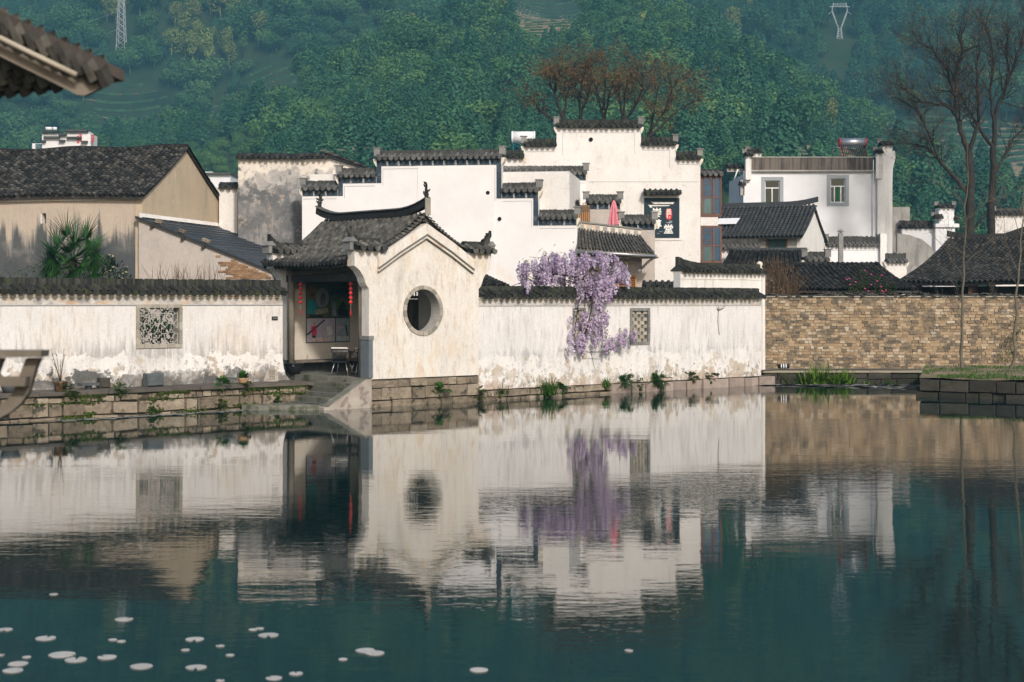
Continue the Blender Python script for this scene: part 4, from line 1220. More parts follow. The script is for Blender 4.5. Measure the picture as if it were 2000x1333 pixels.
stone_course(RW, PW, r0, PW.t(1200), .0, -.12, [.24, .22], .25, .7, 'stone_tan', 'kerb_stone', .3, 31, gap=.03, tilt=.03)
stone_course(RW, PW, PW.t(1200), r1 + .75, -.03, -.12, [.46], .36, .9, 'stone_pink', 'kerb_stone', .35, 32, gap=.035)
# raised coped wall just behind it
BW = thing('garden_wall', 'short white wall with ball-ended tile coping behind the corner of the right pond wall', 'wall', PW.w(16, 1.1, 0.5))
b0, b1 = PW.t(1329, 1.1), PW.t(1487, 1.1)
bz = PW.z(1410, 535, 1.1)
mb = MB(); mb.pbox(PW, b0, b1, 1.1, 1.44, .5, bz); part('wall_face', mb, M['white_streaked'], BW)
mb = MB(); mb.pbox(PW, b0, b1 + .08, 1.06, 1.48, bz, bz + .05); mb.pbox(PW, b0, b1, 1.08, 1.10, bz - .22, bz - .2); part('moulding', mb, M['lime'], BW)
mb = MB(); mb.pbox(PW, b1 - .0, b1 + .16, 1.04, 1.5, .5, bz + .05); part('pier', mb, M['white_old'], BW)
coping(BW, PW, b0, b1 + .05, 1.1, bz + .05, .34, 'coping_moss', 'edge_tile', (0, 0), .14, (.2, 0), jit=.02)
mb = MB(); mb.lathe(PW.w(b1 + .1, 1.27, bz + .05), [(.16, 0), (.19, .06), (.17, .14), (.1, .2), (.08, .26), (.13, .32), (.1, .42), (.02, .46)], 10); part('ball_finial', mb, M['lime'], BW)
# ------------------------------------------------------------------ houses behind the pond wall
def window(parent, pl, px0, px1, py0, py1, off, sw, mks='grey_paint', mkf='white_paint', bars=(0.32,), mull=(0.5,), pane='glass_dark', curtain=None, depth=.14):
    t0, t1 = pl.t(px0, off), pl.t(px1, off)
    z1, z0 = pl.z(px0, py0, off), pl.z(px0, py1, off)
    mb = MB(); box_frame(mb, pl, t0, t1, z0, z1, sw, off - .03, off + .06)
    wn = part('window', mb, M[mks], parent)
    mb = MB(); f = .05
    o = off + depth - .05
    box_frame(mb, pl, t0 + f, t1 - f, z0 + f, z1 - f, f, o, o + .05)
    zb = z1 - (z1 - z0) * bars[0] if bars else z1
    if bars: mb.pbox(pl, t0 + f, t1 - f, o, o + .05, zb - .03, zb + .03)
    for q in mull:
        c = t0 + (t1 - t0) * q
        mb.pbox(pl, c - .03, c + .03, o, o + .05, z0 + f, zb - (.03 if bars else 0))
    part('frame', mb, M[mkf], wn)
    mb = MB(); mb.pbox(pl, t0, t1, o + .06, o + .075, z0, z1); part('pane', mb, M[pane], wn)
    if curtain:
        mb = MB(); c = t0 + (t1 - t0) * curtain; mb.pbox(pl, c - .09, c + .09, o + .051, o + .058, z0 + .06, zb - .04); part('curtain', mb, M['curtain'], wn)
    mb = MB(); mb.pbox(pl, t0 - sw, t1 + sw, off + .062, off + depth + .25, z0 - .02, z0 - .001); part('sill', mb, M[mkf], wn)
    return wn
def horsehead(T, pl, segs, off, zb, th, mkw, band=True, mk='coping', mke='edge_tile_grey', lines=True, ends=True, rh=.2, scale=1.0, jit=.004):
    """stepped gable wall: segs of (left px, right px, row of the wall top)"""
    tops = []
    for a, b, p in segs:
        tops.append((pl.t(a, off), pl.t(b, off), pl.z((a + b) / 2, p, off)))
    mb = MB()
    for t0, t1, z in tops: mb.pbox(pl, t0, t1, off, off + th, zb, z)
    wall = part('wall', mb, M[mkw], T)
    n = len(tops)
    for i, (t0, t1, z) in enumerate(tops):
        lo_l = i > 0 and tops[i - 1][2] < z; lo_r = i < n - 1 and tops[i + 1][2] < z
        hi_l = i > 0 and tops[i - 1][2] > z; hi_r = i < n - 1 and tops[i + 1][2] > z
        if band:
            mb = MB(); mb.pbox(pl, t0 + .01, t1 - .01, off - .02, off, z - .27, z - .01)
            if lo_l: mb.pbox(pl, t0 + .01, t0 + .22, off - .02, off, tops[i - 1][2] - .27, z - .272)
            if lo_r: mb.pbox(pl, t1 - .22, t1 - .01, off - .02, off, tops[i + 1][2] - .27, z - .272)
            part('ink_band', mb, M['ink_band'], T)
            mb = MB(); k = max(2, int((t1 - t0) / .48))
            for j in range(1, k):
                c = t0 + (t1 - t0) * j / k
                mb.pbox(pl, c - .03, c - .012, off - .026, off - .02, z - .27, z - .06); mb.pbox(pl, c + .012, c + .03, off - .026, off - .02, z - .27, z - .06)
            part('band_lines', mb, M['line'], T)
        if lines:
            zz = z - (.38 if band else .22)
            mb = MB(); mb.pbox(pl, t0 + (.3 if lo_l else .05), t1 - (.3 if lo_r else .05), off - .012, off, zz - .022, zz)
            if lo_l: mb.pbox(pl, t0 + .28, t0 + .3, off - .012, off, tops[i - 1][2] - .38, zz)
            if lo_r: mb.pbox(pl, t1 - .3, t1 - .28, off - .012, off, tops[i + 1][2] - .38, zz)
            part('moulding', mb, M['grey_line'], T)
        coping(T, pl, t0 + (.02 if hi_l else 0), t1 - (.02 if hi_r else 0), off, z, th, mk, mke, (0 if hi_l or not ends else 1, 0 if hi_r or not ends else 1), rh, scale=scale, over=.0, jit=jit)
        for flag, tt, s_ in ((not hi_l, t0, -1), (not hi_r, t1, 1)):
            if flag:
                mb = MB(); mb.prism(pl, [(tt - s_ * .02, z - .32), (tt + s_ * .1, z - .12), (tt + s_ * .14, z + .03), (tt - s_ * .02, z + .03)], off - .03, off + th + .03); part('end_corbel', mb, M['lime'], T)
    return tops

# --- left house, tan render, with its black tiled roof
LH = Pl(-14.73, 61.2, R(-12))
GL = Pl(-14.73, 61.2, R(78))
T = thing('farmhouse', 'tan rendered house with a black tiled roof behind the left pond wall', 'house', LH.w(-6, 4, .5))
wa, wb = LH.t(79), LH.t(90)
wz0, wz1 = LH.z(84, 437), LH.z(84, 417)
mb = MB(); holed(mb, LH, -14.5, -.31, .5, 7.26, 0, .3, [(wa, wb, wz0, wz1)]); part('wall', mb, M['tan_house'], T)
mb = MB(); mb.prism(GL, [(0, .5), (8.3, .5), (8.3, 7.35), (4.15, 9.52), (0, 7.26)], 0, .3); part('gable', mb, M['tan_gable'], T)
mb = MB(); mb.pbox(LH, wa - .05, wb + .05, .32, .4, wz0 - .05, wz1 + .05); wn = part('window', mb, M['unlit_black'], T)
mb = MB(); mb.pbox(LH, wa, wa + .05, .01, .3, wz0, wz1); part('frame', mb, M['white_old'], wn)
mb = MB(); mb.pbox(LH, -14.5, .0, -.09, -.002, 7.16, 7.27); part('eave_moulding', mb, M['lime'], T)
roof_slope(T, LH.w(-14.6, -.22, 7.28), LH.w(.1, -.22, 7.28), LH.w(-14.6, 4.15, 9.62), LH.w(.1, 4.15, 9.62), .245, 24, 'tile_old', 300, .06, jit=.02, sway=.05)
roof_slope(T, LH.w(.1, 8.5, 7.28), LH.w(-14.6, 8.5, 7.28), LH.w(.1, 4.15, 9.62), LH.w(-14.6, 4.15, 9.62), .245, 24, 'tile_old', 0, .06, jit=.02)
rb = [LH.w(-14.6 + 14.7 * k / 24, 4.15, 9.64 + .05 * math.sin(k * .9)) for k in range(25)]
ridge_bar(T, rb, .13, .14, 'tile_old')
for k in range(30):
    q = k / 29
    for s_, o_ in ((1, 0), (-1, 1)):
        off_ = -.15 + 4.3 * q if s_ > 0 else 8.45 - 4.3 * q
        m_ = LH.mat(.05, off_, 7.36 + 2.3 * q - .06 * math.sin(math.pi * q)) @ Matrix.Rotation(R(27) * s_, 4, 'X') @ Matrix.Rotation(random.uniform(-.15, .15), 4, 'Z') @ Matrix.Diagonal((1.5, 1.1, 1.1, 1))
        piece('verge_tile', TMESH['tile_old'], m_, T)

# --- lean-to with the blue-black roof against its gable
LT = thing('lean_to', 'lean-to shed with a blue-black tiled roof against the tan gable', 'shed', LH.w(2.5, 2, .5))
o_ = -.26
a0, b0_ = LH.t(271, o_), LH.t(531, o_)
za, zb_ = LH.z(271, 428, o_), LH.z(531, 532, o_)
mb = MB(); mb.prism(LH, [(a0, .5), (b0_, .5), (b0_, zb_), (a0, za)], o_, -.01); part('wall', mb, M['pink_plaster'], LT)
mb = MB()
sl_ = (zb_ - za) / (b0_ - a0)
ncs = 17
for k in range(ncs):
    t1_ = a0 - .12 + (b0_ + .5 - a0) * k / ncs; t2_ = a0 - .12 + (b0_ + .5 - a0) * (k + 1.12) / ncs
    z1_ = za + sl_ * (t1_ - a0) + .07; z2_ = za + sl_ * (t2_ - a0) + .10
    mb = MB()
    segs = 30
    vs, fs = [], []
    for i in range(segs + 1):
        oo = o_ - .12 + 8.4 * i / segs
        wv = .012 * math.sin(i * math.pi)
        vs += [LH.w(t1_, oo, z1_ + wv), LH.w(t2_, oo, z2_ + .02 * (i % 2)), LH.w(t2_, oo, z2_ - .035), LH.w(t1_, oo, z1_ - .035)]
    for i in range(segs):
        for j in range(4): fs.append((4 * i + j, 4 * i + (j + 1) % 4, 4 * i + 4 + (j + 1) % 4, 4 * i + 4 + j))
    fs += [(0, 1, 2, 3), (4 * segs + 3, 4 * segs + 2, 4 * segs + 1, 4 * segs)]
    mb.add(vs, fs); part('tile_course', mb, M['blue_tile'], LT)
mb = MB(); 
for i in range(24):
    oo = -.3 + 8.5 * i / 24
    mb.add([LH.w(.0 + .01, oo, za + .02), LH.w(.16 + random.uniform(-.03, .03), oo, za + .07), LH.w(.16 + random.uniform(-.03, .03), oo + .36, za + .07), LH.w(.01, oo + .36, za + .24), LH.w(.01, oo, za + .24)], [(0, 1, 4), (1, 2, 3, 4)])
part('mortar_flashing', mb, M['white_old'], LT)
mb = MB(); mb.prism(LH, [(a0 - .1, za + .0), (b0_ + .3, zb_ - .12), (b0_ + .3, zb_ - .03), (a0 - .1, za + .07)], o_ - .1, o_ - .05); part('barge_board', mb, M['wood_dark'], LT)
for px_ in (298, 358, 398):
    t_ = LH.t(px_, o_); z_ = za + sl_ * (t_ - a0) - .1
    mb = MB(); mb.tube([LH.w(t_, o_ - .12, z_), LH.w(t_, o_ + .05, z_)], .07, 8); part('purlin_end', mb, M['wood_dark'], LT)
# exposed red-brown brickwork at its lower corner
r_ = random.Random(8)
bm = sharedmesh(stone_mb(1, 1, 1, random.Random(3), .03), 'brick', M['brick_red'])
zr = LH.z(480, 552, o_)
for j in range(16):
    for i in range(12):
        t_ = b0_ - .12 - i * .21 + (.1 if j % 2 else 0); z_ = 4.0 + j * .085
        top = za + sl_ * (t_ - a0) - .1
        if z_ + .08 > top or t_ < b0_ - 2.0 + .25 * math.sin(j * 1.7) + .5 * max(0, (4.3 - z_)): continue
        piece('brick', bm, LH.mat(t_, o_ - .035 + r_.uniform(-.012, .012), z_) @ Matrix.Diagonal((.2, .1, .078, 1)), LT)
for px_, py_, lb in ((309, 436, 'pale stone weighing down the lean-to roof, uppermost of three'), (355, 453, 'pale stone weighing down the lean-to roof, middle of three'), (401, 475, 'pale stone weighing down the lean-to roof, lowest of three')):
    t_ = LH.t(px_, o_ + .1); z_ = za + sl_ * (t_ - a0) + .11
    mb = stone_mb(.3, .14, .25, random.Random(px_), .03)
    q = MB(); addinst(q, mb, LH.mat(t_, o_ + .0, z_) @ Matrix.Rotation(math.atan(-sl_), 4, 'Y'))
    single('roof_stone', q, M['stone_tan'], lb, 'stone', LH.w(t_, o_ + .1, z_), 'stones on the lean-to roof')

# --- mould-stained old house
PB2 = front(67.5)
T = thing('stained_house', 'old house with a black mould-stained white wall between the lean-to and the stepped house', 'house', PB2.w(PB2.t(540), 3, .5))
zz = [(465, 311), (640, 309), (703, 329)]
pts = [PB2.tz(*q) for q in zz]
poly = [(pts[0][0], .5), (pts[2][0], .5), pts[2], pts[1], pts[0]]
mb = MB(); mb.prism(PB2, poly, 0, 7); part('wall', mb, M['mouldy'], T)
coping(T, PB2, pts[0][0] - .05, pts[1][0], -.05, pts[0][1], .4, 'tile_dark', 'tile_old', (0, 0), .05, jit=.03)
mb = MB()
for k in range(9):
    mb.pbox(PB2, pts[0][0] - .1, pts[1][0] + .1, -.18 + random.uniform(-.03, .03), -.06, pts[0][1] + .01, pts[0][1] + .05)
    break
mb.prism(PB2, [(pts[1][0], pts[1][1] + .0), (pts[2][0] + .2, pts[2][1] - .05), (pts[2][0] + .2, pts[2][1] + .08), (pts[1][0] - .1, pts[1][1] + .26)], -.15, 7)
part('verge', mb, M['tile_dark'], T)
for k in range(11):
    q = k / 10
    m_ = PB2.mat(pts[1][0] - .2 + (pts[2][0] - pts[1][0] + .4) * q, -.1, pts[1][1] + .26 - .68 * q) @ Matrix.Rotation(R(17), 4, 'Y') @ Matrix.Rotation(R(90), 4, 'Z')
    piece('verge_tile', TMESH['tile_old'], m_ @ Matrix.Diagonal((1.3, 1.3, 1.3, 1)), T)
# low wall beside it
PB2b = front(68.5)
T = thing('courtyard_wall', 'low white courtyard wall tucked between the tan gable and the stained house', 'wall', PB2b.w(PB2b.t(452), 0, .5))
horsehead(T, PB2b, [(428, 464, 368)], 0, .5, .35, 'white_old', False, 'tile_dark', 'tile_old', False, False, .08, jit=.02)

# --- the big stepped white house
BH = Pl(-3.1, 65.0, R(-8))
T = thing('stepped_gable_house', 'big fresh white house with five stepped tile-capped gable tiers behind the pavilion', 'house', BH.w(0, 4, .5))
horsehead(T, BH, [(590, 660, 371), (660, 735, 346), (735, 980, 311), (980, 1052, 375), (1052, 1127, 428)], 0, .5, .45, 'white_new')
mb = MB(); mb.pbox(BH, BH.t(816), BH.t(966, -.02), -.03, .01, .5, BH.z(890, 326)); part('patch', mb, M['white_new'], T)
mb = MB(); mb.pbox(BH, BH.t(600), BH.t(1110), .46, 7, .5, 8.6); part('body', mb, M['white_old'], T)
for px_, py_ in ((953, 377), (976, 428)):
    t_, z_ = BH.tz(px_, py_)
    mb = MB(); mb.lathe((0, 0, 0), [(.07, -.01), (.085, .03), (.03, .05)], 10); q = MB(); addinst(q, mb, Matrix.Translation(BH.w(t_, -.01, z_)) @ Matrix.Rotation(R(-8), 4, 'Z') @ Matrix.Rotation(R(90), 4, 'X')); part('wall_vent', q, M['unlit_black'], T)

# --- wall and roofs stepping back towards the tall house
P4b = front(69.5)
T = thing('stepped_wall', 'white wall tier with long tile coping between the stepped house and the tall house', 'wall', P4b.w(P4b.t(1060), 0, .5))
horsehead(T, P4b, [(972, 1145, 341)], 0, .5, .4, 'white_new')
P4c = front(71.0)
T = thing('stepped_wall', 'short dark tile coping peeping out left of the tall house', 'wall', P4c.w(P4c.t(1000), 0, .5))
horsehead(T, P4c, [(978, 1023, 310)], 0, .5, .4, 'white_old', False, 'coping_moss', 'edge_tile', False, False, .2)
P5 = front(67.5)
T = thing('gallery', 'wooden gallery under a tiled roof behind the lowest stepped gable tier', 'gallery', P5.w(P5.t(1090), 1, .5))
mb = MB(); mb.pbox(P5, P5.t(1056), P5.t(1132), .3, .4, 6.4, 7.6); part('back_boards', mb, M['wood_brown'], T)
for px_ in (1060, 1078, 1096, 1114, 1129):
    mb = MB(); t_ = P5.t(px_); mb.pbox(P5, t_ - .05, t_ + .05, .0, .1, 6.3, 7.45); part('post', mb, M['wood_orange'], T)
mb = MB(); mb.pbox(P5, P5.t(1050), P5.t(1131), -.1, .2, 7.42, 7.55); part('beam', mb, M['wood_dark'], T)
roof_slope(T, P5.at(1052, 385, -.4), P5.at(1134, 400, -.4), P5.at(1052, 353, 1.6), P5.at(1112, 378, 1.6), .14, 12, 'coping', 0, .03)
for px_, lb in ((1076, 'round red lantern in the wooden gallery, left of two'), (1104, 'round red lantern in the wooden gallery, right of two')):
    c = P5.at(px_, 402, -.15)
    t_ = thing('red_lantern', lb, 'lantern', (c[0], c[1], c[2] - .12), 'round lanterns in the gallery')
    mb = MB(); mb.lathe(c, [(.03, -.11), (.1, -.07), (.125, 0), (.1, .07), (.03, .11)], 10); part('shade', mb, M['red'], t_)
    mb = MB(); mb.tube([(c[0], c[1], c[2] + .1), (c[0], c[1], c[2] + .28)], .01, 4); part('cord', mb, M['black'], t_)
P6 = front(68.2)
T = thing('stepped_wall', 'tan terrace wall with ornate tile coping left of the tall house sign', 'wall', P6.w(P6.t(1180), 0, .5))
horsehead(T, P6, [(1145, 1212, 397)], 0, .5, .4, 'pink_plaster', True)
P6d = front(67.9)
T = thing('terrace_door', 'brown wooden door standing open onto the roof terrace', 'door', P6d.at(1141, 436))
mb = MB(); mb.pbox(P6d, P6d.t(1131), P6d.t(1152), 0, .05, P6d.z(1140, 438), P6d.z(1140, 401)); dp = part('door_leaf', mb, M['wood_brown'], T)
mb = MB()
for k in range(5): mb.pbox(P6d, P6d.t(1133 + k * 4), P6d.t(1134.4 + k * 4), -.015, 0, P6d.z(1140, 434), P6d.z(1140, 415))
part('bars', mb, M['wood_orange'], dp)
# parasol
c = Vector(front(66.2).at(1199, 440))
T = thing('folded_parasol', 'folded pink parasol on the roof terrace', 'parasol', c)
mb = MB(); mb.tube([c + Vector((0, 0, -.6)), c + Vector((0, 0, 1.05))], .025, 6); part('pole', mb, M['steel'], T)
mb = MB()
vs, fs = [], []
prof = [(.26, .0), (.22, .35), (.15, .75), (.09, .95), (.02, 1.08)]
for r0_, z_ in prof:
    for j in range(16):
        a = 2 * math.pi * j / 16; rr = r0_ * (1 if j % 2 else .62)
        vs.append((c.x + rr * math.cos(a), c.y + rr * math.sin(a), c.z + z_))
for i in range(4):
    for j in range(16): fs.append((i * 16 + j, i * 16 + (j + 1) % 16, i * 16 + 16 + (j + 1) % 16, i * 16 + 16 + j))
mb.add(vs, fs); part('canopy', mb, M['pink_cloth'], T)
mb = MB(); mb.tube([c + Vector((.32, .1, -.5)), c + Vector((.1, .1, .7)), c + Vector((-.05, .1, 1.15))], .035, 6); part('arm', mb, M['black'], T)
# terrace with balustrade, tiled apron, room below
P7 = front(64.8)
T = thing('terrace_house', 'small house with a tiled apron roof below the parasol terrace', 'house', P7.w(P7.t(1200), 2, .5))
tp = lambda x, y, o=0: P7.tz(x, y, o)
mb = MB(); mb.prism(P7, [tp(1129, 449), tp(1252, 463), tp(1252, 449), tp(1129, 434)], 0, .2); pp = part('parapet', mb, M['lime'], T)
mb = MB()
for k in range(8):
    x_ = 1133 + k * 15; y_ = 437.5 + 14.5 * (x_ - 1129) / 123
    mb.prism(P7, [tp(x_, y_ + 8), tp(x_ + 8, y_ + 9), tp(x_ + 8, y_ + 1), tp(x_, y_)], -.012, 0)
part('panel_recess', mb, M['grey_wall'], pp)
mb = MB(); mb.prism(P7, [tp(1127, 434.5), tp(1254, 449.5), tp(1254, 447), tp(1127, 431.5)], -.06, .26); part('parapet_cap', mb, M['block'], pp)
roof_slope(T, P7.at(1128, 487, -1.1), P7.at(1281, 497, -1.1), P7.at(1128, 449, .0), P7.at(1252, 463, .0), .135, 13, 'coping', 0, .04, 'wood_grey')
mb = MB(); mb.tube([P7.at(1126, 491, -1.15), P7.at(1283, 501, -1.15)], .06, 8); part('gutter', mb, M['steel'], T)
mb = MB(); mb.pbox(P7, P7.t(1128), P7.t(1255), .3, .5, .5, P7.z(1200, 478)); part('wall', mb, M['pink_plaster'], T)
mb = MB(); mb.pbox(P7, P7.t(1128), P7.t(1282), -1.0, .3, P7.z(1128, 494) - .25, P7.z(1128, 494) - .2); part('soffit', mb, M['wood_grey'], T)
mb = MB(); mb.tube([P7.at(1280, 502, -.9), P7.at(1266, 512, -.2), P7.at(1254, 524, .25)], .055, 8); part('bracket', mb, M['white_paint'], T)
wn = window(T, P7, 1208, 1240, 541, 580, .14, .06, 'wood_orange', 'wood_orange', (), (.25, .5, .75), 'glass_dark')
mb = MB()
for k in range(6): 
    z_ = P7.z(1220, 543 + k * 4, .3); mb.pbox(P7, P7.t(1209), P7.t(1239), .195, .225, z_ - .015, z_ + .015)
part('lattice', mb, M['wood_orange'], wn)
cc = P7.at(1251, 527, .1)
T2 = thing('security_camera', 'white security camera under the apron roof bracket', 'camera', cc)
mb = MB(); mb.tube([cc, (cc[0] - .1, cc[1] - .22, cc[2] - .05)], .05, 8); part('camera_body', mb, M['white_paint'], T2)
mb = MB(); mb.tube([cc, (cc[0], cc[1] + .18, cc[2] + .08)], .02, 6); part('bracket', mb, M['black'], T2)
for px_, py_, lb in ((1207, 523, 'red lantern among the wisteria flowers at their upper right'), (1178, 547, 'red lantern behind the lower wisteria flowers')):
    c = P7.at(px_, py_, -.6)
    t_ = thing('red_lantern', lb, 'lantern', (c[0], c[1], c[2] - .15), 'lanterns behind the wisteria')
    mb = MB(); mb.lathe(c, [(.04, -.14), (.13, -.09), (.16, 0), (.13, .09), (.04, .14)], 12); part('shade', mb, M['red'], t_)
    mb = MB(); mb.tube([(c[0], c[1], c[2] + .13), (c[0], c[1], c[2] + .5)], .01, 4); part('cord', mb, M['black'], t_)
P7b = front(66.0)
T = thing('stepped_wall', 'tan stepped wall with tile coping overlapping the navy sign', 'wall', P7b.w(P7b.t(1250), 0, .5))
horsehead(T, P7b, [(1214, 1279, 437)], 0, .5, .4, 'pink_plaster', True)

# --- tall white house with the navy inn sign
P8 = front(72.0)
T = thing('tall_house', 'tall aged white house with four tile-capped gable tiers and a navy sign', 'house', P8.w(P8.t(1195), 4, .5))
horsehead(T, P8, [(1023, 1087, 287), (1087, 1252, 250), (1252, 1320, 284), (1320, 1368, 312)], 0, .5, .45, 'white_old', False, 'coping_moss', 'edge_tile')
mb = MB(); mb.pbox(P8, P8.t(1030), P8.t(1362), .46, 8, .5, 9.4); part('body', mb, M['white_old'], T)
mb = MB(); mb.pbox(P8, P8.t(1150), P8.t(1366), -.012, 0, P8.z(1250, 356), P8.z(1250, 355)); part('moulding', mb, M['grey_line'], T)
t_, z_ = P8.tz(1154, 273)
mb = MB(); mb.lathe((0, 0, 0), [(.09, -.01), (.1, .03), (.05, .04)], 10); q = MB(); addinst(q, mb, Matrix.Translation(P8.w(t_, -.01, z_)) @ Matrix.Rotation(R(90), 4, 'X')); part('wall_vent', q, M['unlit_black'], T)
coping(T, P8, P8.t(1256), P8.t(1328), -.36, P8.z(1290, 381), .34, 'coping_moss', 'edge_tile', (0, 0), 0)
# oriel: two storeys of red-brown window bays at the right corner
ox0, ox1 = P8.t(1369), P8.t(1395)
for py0, py1, lb in ((344, 424, 0), (441, 516, 1)):
    z1, z0 = P8.z(1380, py0), P8.z(1380, py1)
    mb = MB()
    mb.pbox(P8, ox0, ox1 + .36, .1, 1.0, z0, z0 + .16); mb.pbox(P8, ox0, ox1 + .36, .1, 1.0, z1 - .1, z1)
    for tt in (ox0, ox1 - .06, ox1 + .28):
        mb.pbox(P8, tt, tt + .08, .06, .14, z0 + .16, z1 - .1)
    zm = z0 + (z1 - z0) * .48
    mb.pbox(P8, ox0 + .08, ox1 - .06, .07, .13, zm - .03, zm + .03)
    mb.pbox(P8, ox1 + .02, ox1 + .28, .07, .13, zm - .03, zm + .03)
    wn = part('oriel_window', mb, M['wood_red'], T)
    mb = MB(); mb.pbox(P8, ox0 + .08, ox1 - .06, .1, .12, zm + .031, z1 - .101); part('pane', mb, M['glass_blue'], wn)
    mb = MB(); mb.pbox(P8, ox0 + .08, ox1 - .06, .1, .12, z0 + .161, zm - .031); part('pane', mb, M['glass_teal'], wn)
    mb = MB(); mb.pbox(P8, ox1 + .021, ox1 + .279, .1, .12, z0 + .161, zm - .031); mb.pbox(P8, ox1 + .021, ox1 + .279, .1, .12, zm + .031, z1 - .101); part('pane', mb, M['glass_blue'], wn)
    mb = MB()
    for k in (.12, .3, .7, .88): 
        zk = zm + (z1 - .1 - zm) * k; mb.pbox(P8, ox0 + .081, ox1 - .061, .085, .099, zk - .012, zk + .012)
    for k in (.12, .88):
        tk = ox0 + .08 + (ox1 - ox0 - .14) * k; mb.pbox(P8, tk - .012, tk + .012, .085, .099, z0 + .17, z1 - .11)
    part('lattice', mb, M['wood_red'], wn)
mb = MB(); mb.pbox(P8, ox0 - .0, ox1 + .2, .12, 1.0, P8.z(1380, 441) + .001, P8.z(1380, 424) - .001); part('oriel_band', mb, M['white_old'], T)
mb = MB(); mb.pbox(P8, ox0, ox1 + .2, .2, 1.0, P8.z(1380, 516) - 1.2, P8.z(1380, 516) - .001); part('oriel_base', mb, M['white_old'], T)
coping(T, P8, ox0, P8.t(1411), .1, P8.z(1390, 343), .6, 'coping', 'edge_tile', (0, 0), .12)
mb = MB(); mb.pbox(P8, ox0, ox1 + .4, .15, .9, P8.z(1390, 344) + .001, P8.z(1390, 343)); 
# the sign
s0, s1 = P8.t(1258, -.05), P8.t(1327, -.05)
q1, q0 = P8.z(1290, 387, -.05), P8.z(1290, 465, -.05)
SG = thing('inn_sign', 'navy sign board with white Chinese characters on the tall white house', 'sign', P8.w((s0 + s1) / 2, -.05, q0))
mb = MB(); mb.pbox(P8, s0, s1, -.06, -.02, q0, q1); part('board', mb, M['sign_navy'], SG)
mb = MB(); box_frame(mb, P8, s0, s1, q0, q1, .12, -.035, -.001); part('border', mb, M['white_old'], SG)
def sg(a, b): return (s0 + (s1 - s0) * a, q1 + (q0 - q1) * b)
mb = MB()
mb.prism(P8, [sg(.20, .085), sg(.24, .105), sg(.87, .105), sg(.82, .155), sg(.26, .155)], -.07, -.0605)
mb.prism(P8, [sg(.11, .165), sg(.15, .18), sg(.74, .185), sg(.69, .205), sg(.22, .21), sg(.2, .225), sg(.24, .255), sg(.17, .24)], -.07, -.0605)
part('emblem', mb, M['sign_white'], SG)
mb = MB(); mb.prism(P8, [sg(*p) for p in [(.70 + .09 * math.copysign(abs(math.cos(a)) ** .6, math.cos(a)), .405 + .14 * math.copysign(abs(math.sin(a)) ** .7, math.sin(a))) for a in [2 * math.pi * k / 24 for k in range(24)]]], -.07, -.0605); seal = part('seal', mb, M['sign_red'], SG)
mb = MB(); mb.prism(P8, [sg(.60, .62), sg(.70, .60), sg(.72, .565), sg(.80, .575), sg(.79, .62), sg(.72, .645)], -.07, -.0605); part('emblem', mb, M['sign_grey'], SG)
def glyph(ch, cx, cy_, size, m, off, bold=.012, sx=1.0):
    cu_ = bpy.data.curves.new('glyph', 'FONT'); cu_.body = ch; cu_.size = size; cu_.align_x = 'CENTER'; cu_.align_y = 'CENTER'; cu_.offset = bold; cu_.extrude = .004; cu_.resolution_u = 2
    o = bpy.data.objects.new('glyph_curve', cu_); C.objects.link(o)
    dg = bpy.context.evaluated_depsgraph_get(); dg.update()
    me = bpy.data.meshes.new_from_object(o.evaluated_get(dg))
    bpy.data.objects.remove(o); bpy.data.curves.remove(cu_)
    a, z = sg(cx, cy_)
    mw = Matrix.Translation(P8.w(a, off, z)) @ Matrix.Rotation(R(90), 4, 'X') @ Matrix.Diagonal((sx, 1, 1, 1))
    me.transform(Matrix.Translation(-Vector(BASE[SG.name])) @ mw)
    me.materials.clear(); me.materials.append(m)
    o = bpy.data.objects.new('lettering', me); C.objects.link(o); o.parent = SG
    return o
glyph('崇', .36, .385, .46, M['sign_white'], -.067)
glyph('尊', .36, .67, .46, M['sign_white'], -.067)
glyph('堂', .69, .80, .46, M['sign_white'], -.067)
glyph('民', .70, .345, .24, M['sign_white'], -.076, .006)
glyph('宿', .70, .46, .24, M['sign_white'], -.076, .006)
mb = MB(); mb.pbox(P8, sg(.42, 0)[0], sg(.54, 0)[0], -.066, -.0605, sg(0, .85)[1], sg(0, .838)[1]); mb.pbox(P8, sg(.36, 0)[0], sg(.44, 0)[0], -.066, -.0605, sg(0, .90)[1], sg(0, .885)[1]); part('fine_print', mb, M['sign_grey'], SG)
# white solar tank at its left
def solar(label, c, L, r, mkt, mke, mkf, tubes, nt=14):
    t = thing('solar_water_heater', label, 'water heater', c)
    x, y, z = c
    mb = MB(); mb.tube([(x - L / 2 + .08, y, z + .95), (x + L / 2 - .08, y, z + .95)], r, 16); tk = part('tank', mb, M[mkt], t)
    for s_ in (-1, 1):
        mb = MB(); mb.tube([(x + s_ * (L / 2 - .085), y, z + .95), (x + s_ * L / 2, y, z + .95)], r * 1.04, 16); part('end_cap', mb, M[mke], tk)
    for s_ in (-.42, .42):
        mb = MB(); mb.tube([(x + s_ * L, y, z + .75), (x + s_ * L, y, z)], .03, 5); mb.tube([(x + s_ * L, y - .75, z), (x + s_ * L, y, z + .8)], .025, 5); part('leg', mb, M[mkf], t)
    mb = MB(); mb.tube([(x - .4 * L, y - .1, z + .1), (x + .4 * L, y - .1, z + .6)], .022, 5); mb.tube([(x + .4 * L, y - .12, z + .1), (x - .4 * L, y - .12, z + .6)], .022, 5); part('brace', mb, M[mkf], t)
    if tubes:
        for k in range(nt):
            xx = x - L * .42 + L * .84 * k / (nt - 1)
            mb = MB(); mb.tube([(xx, y - .1, z + .8), (xx, y - .85, z + .05)], .024, 6); part('glass_tube', mb, M['black'], t)
    return t
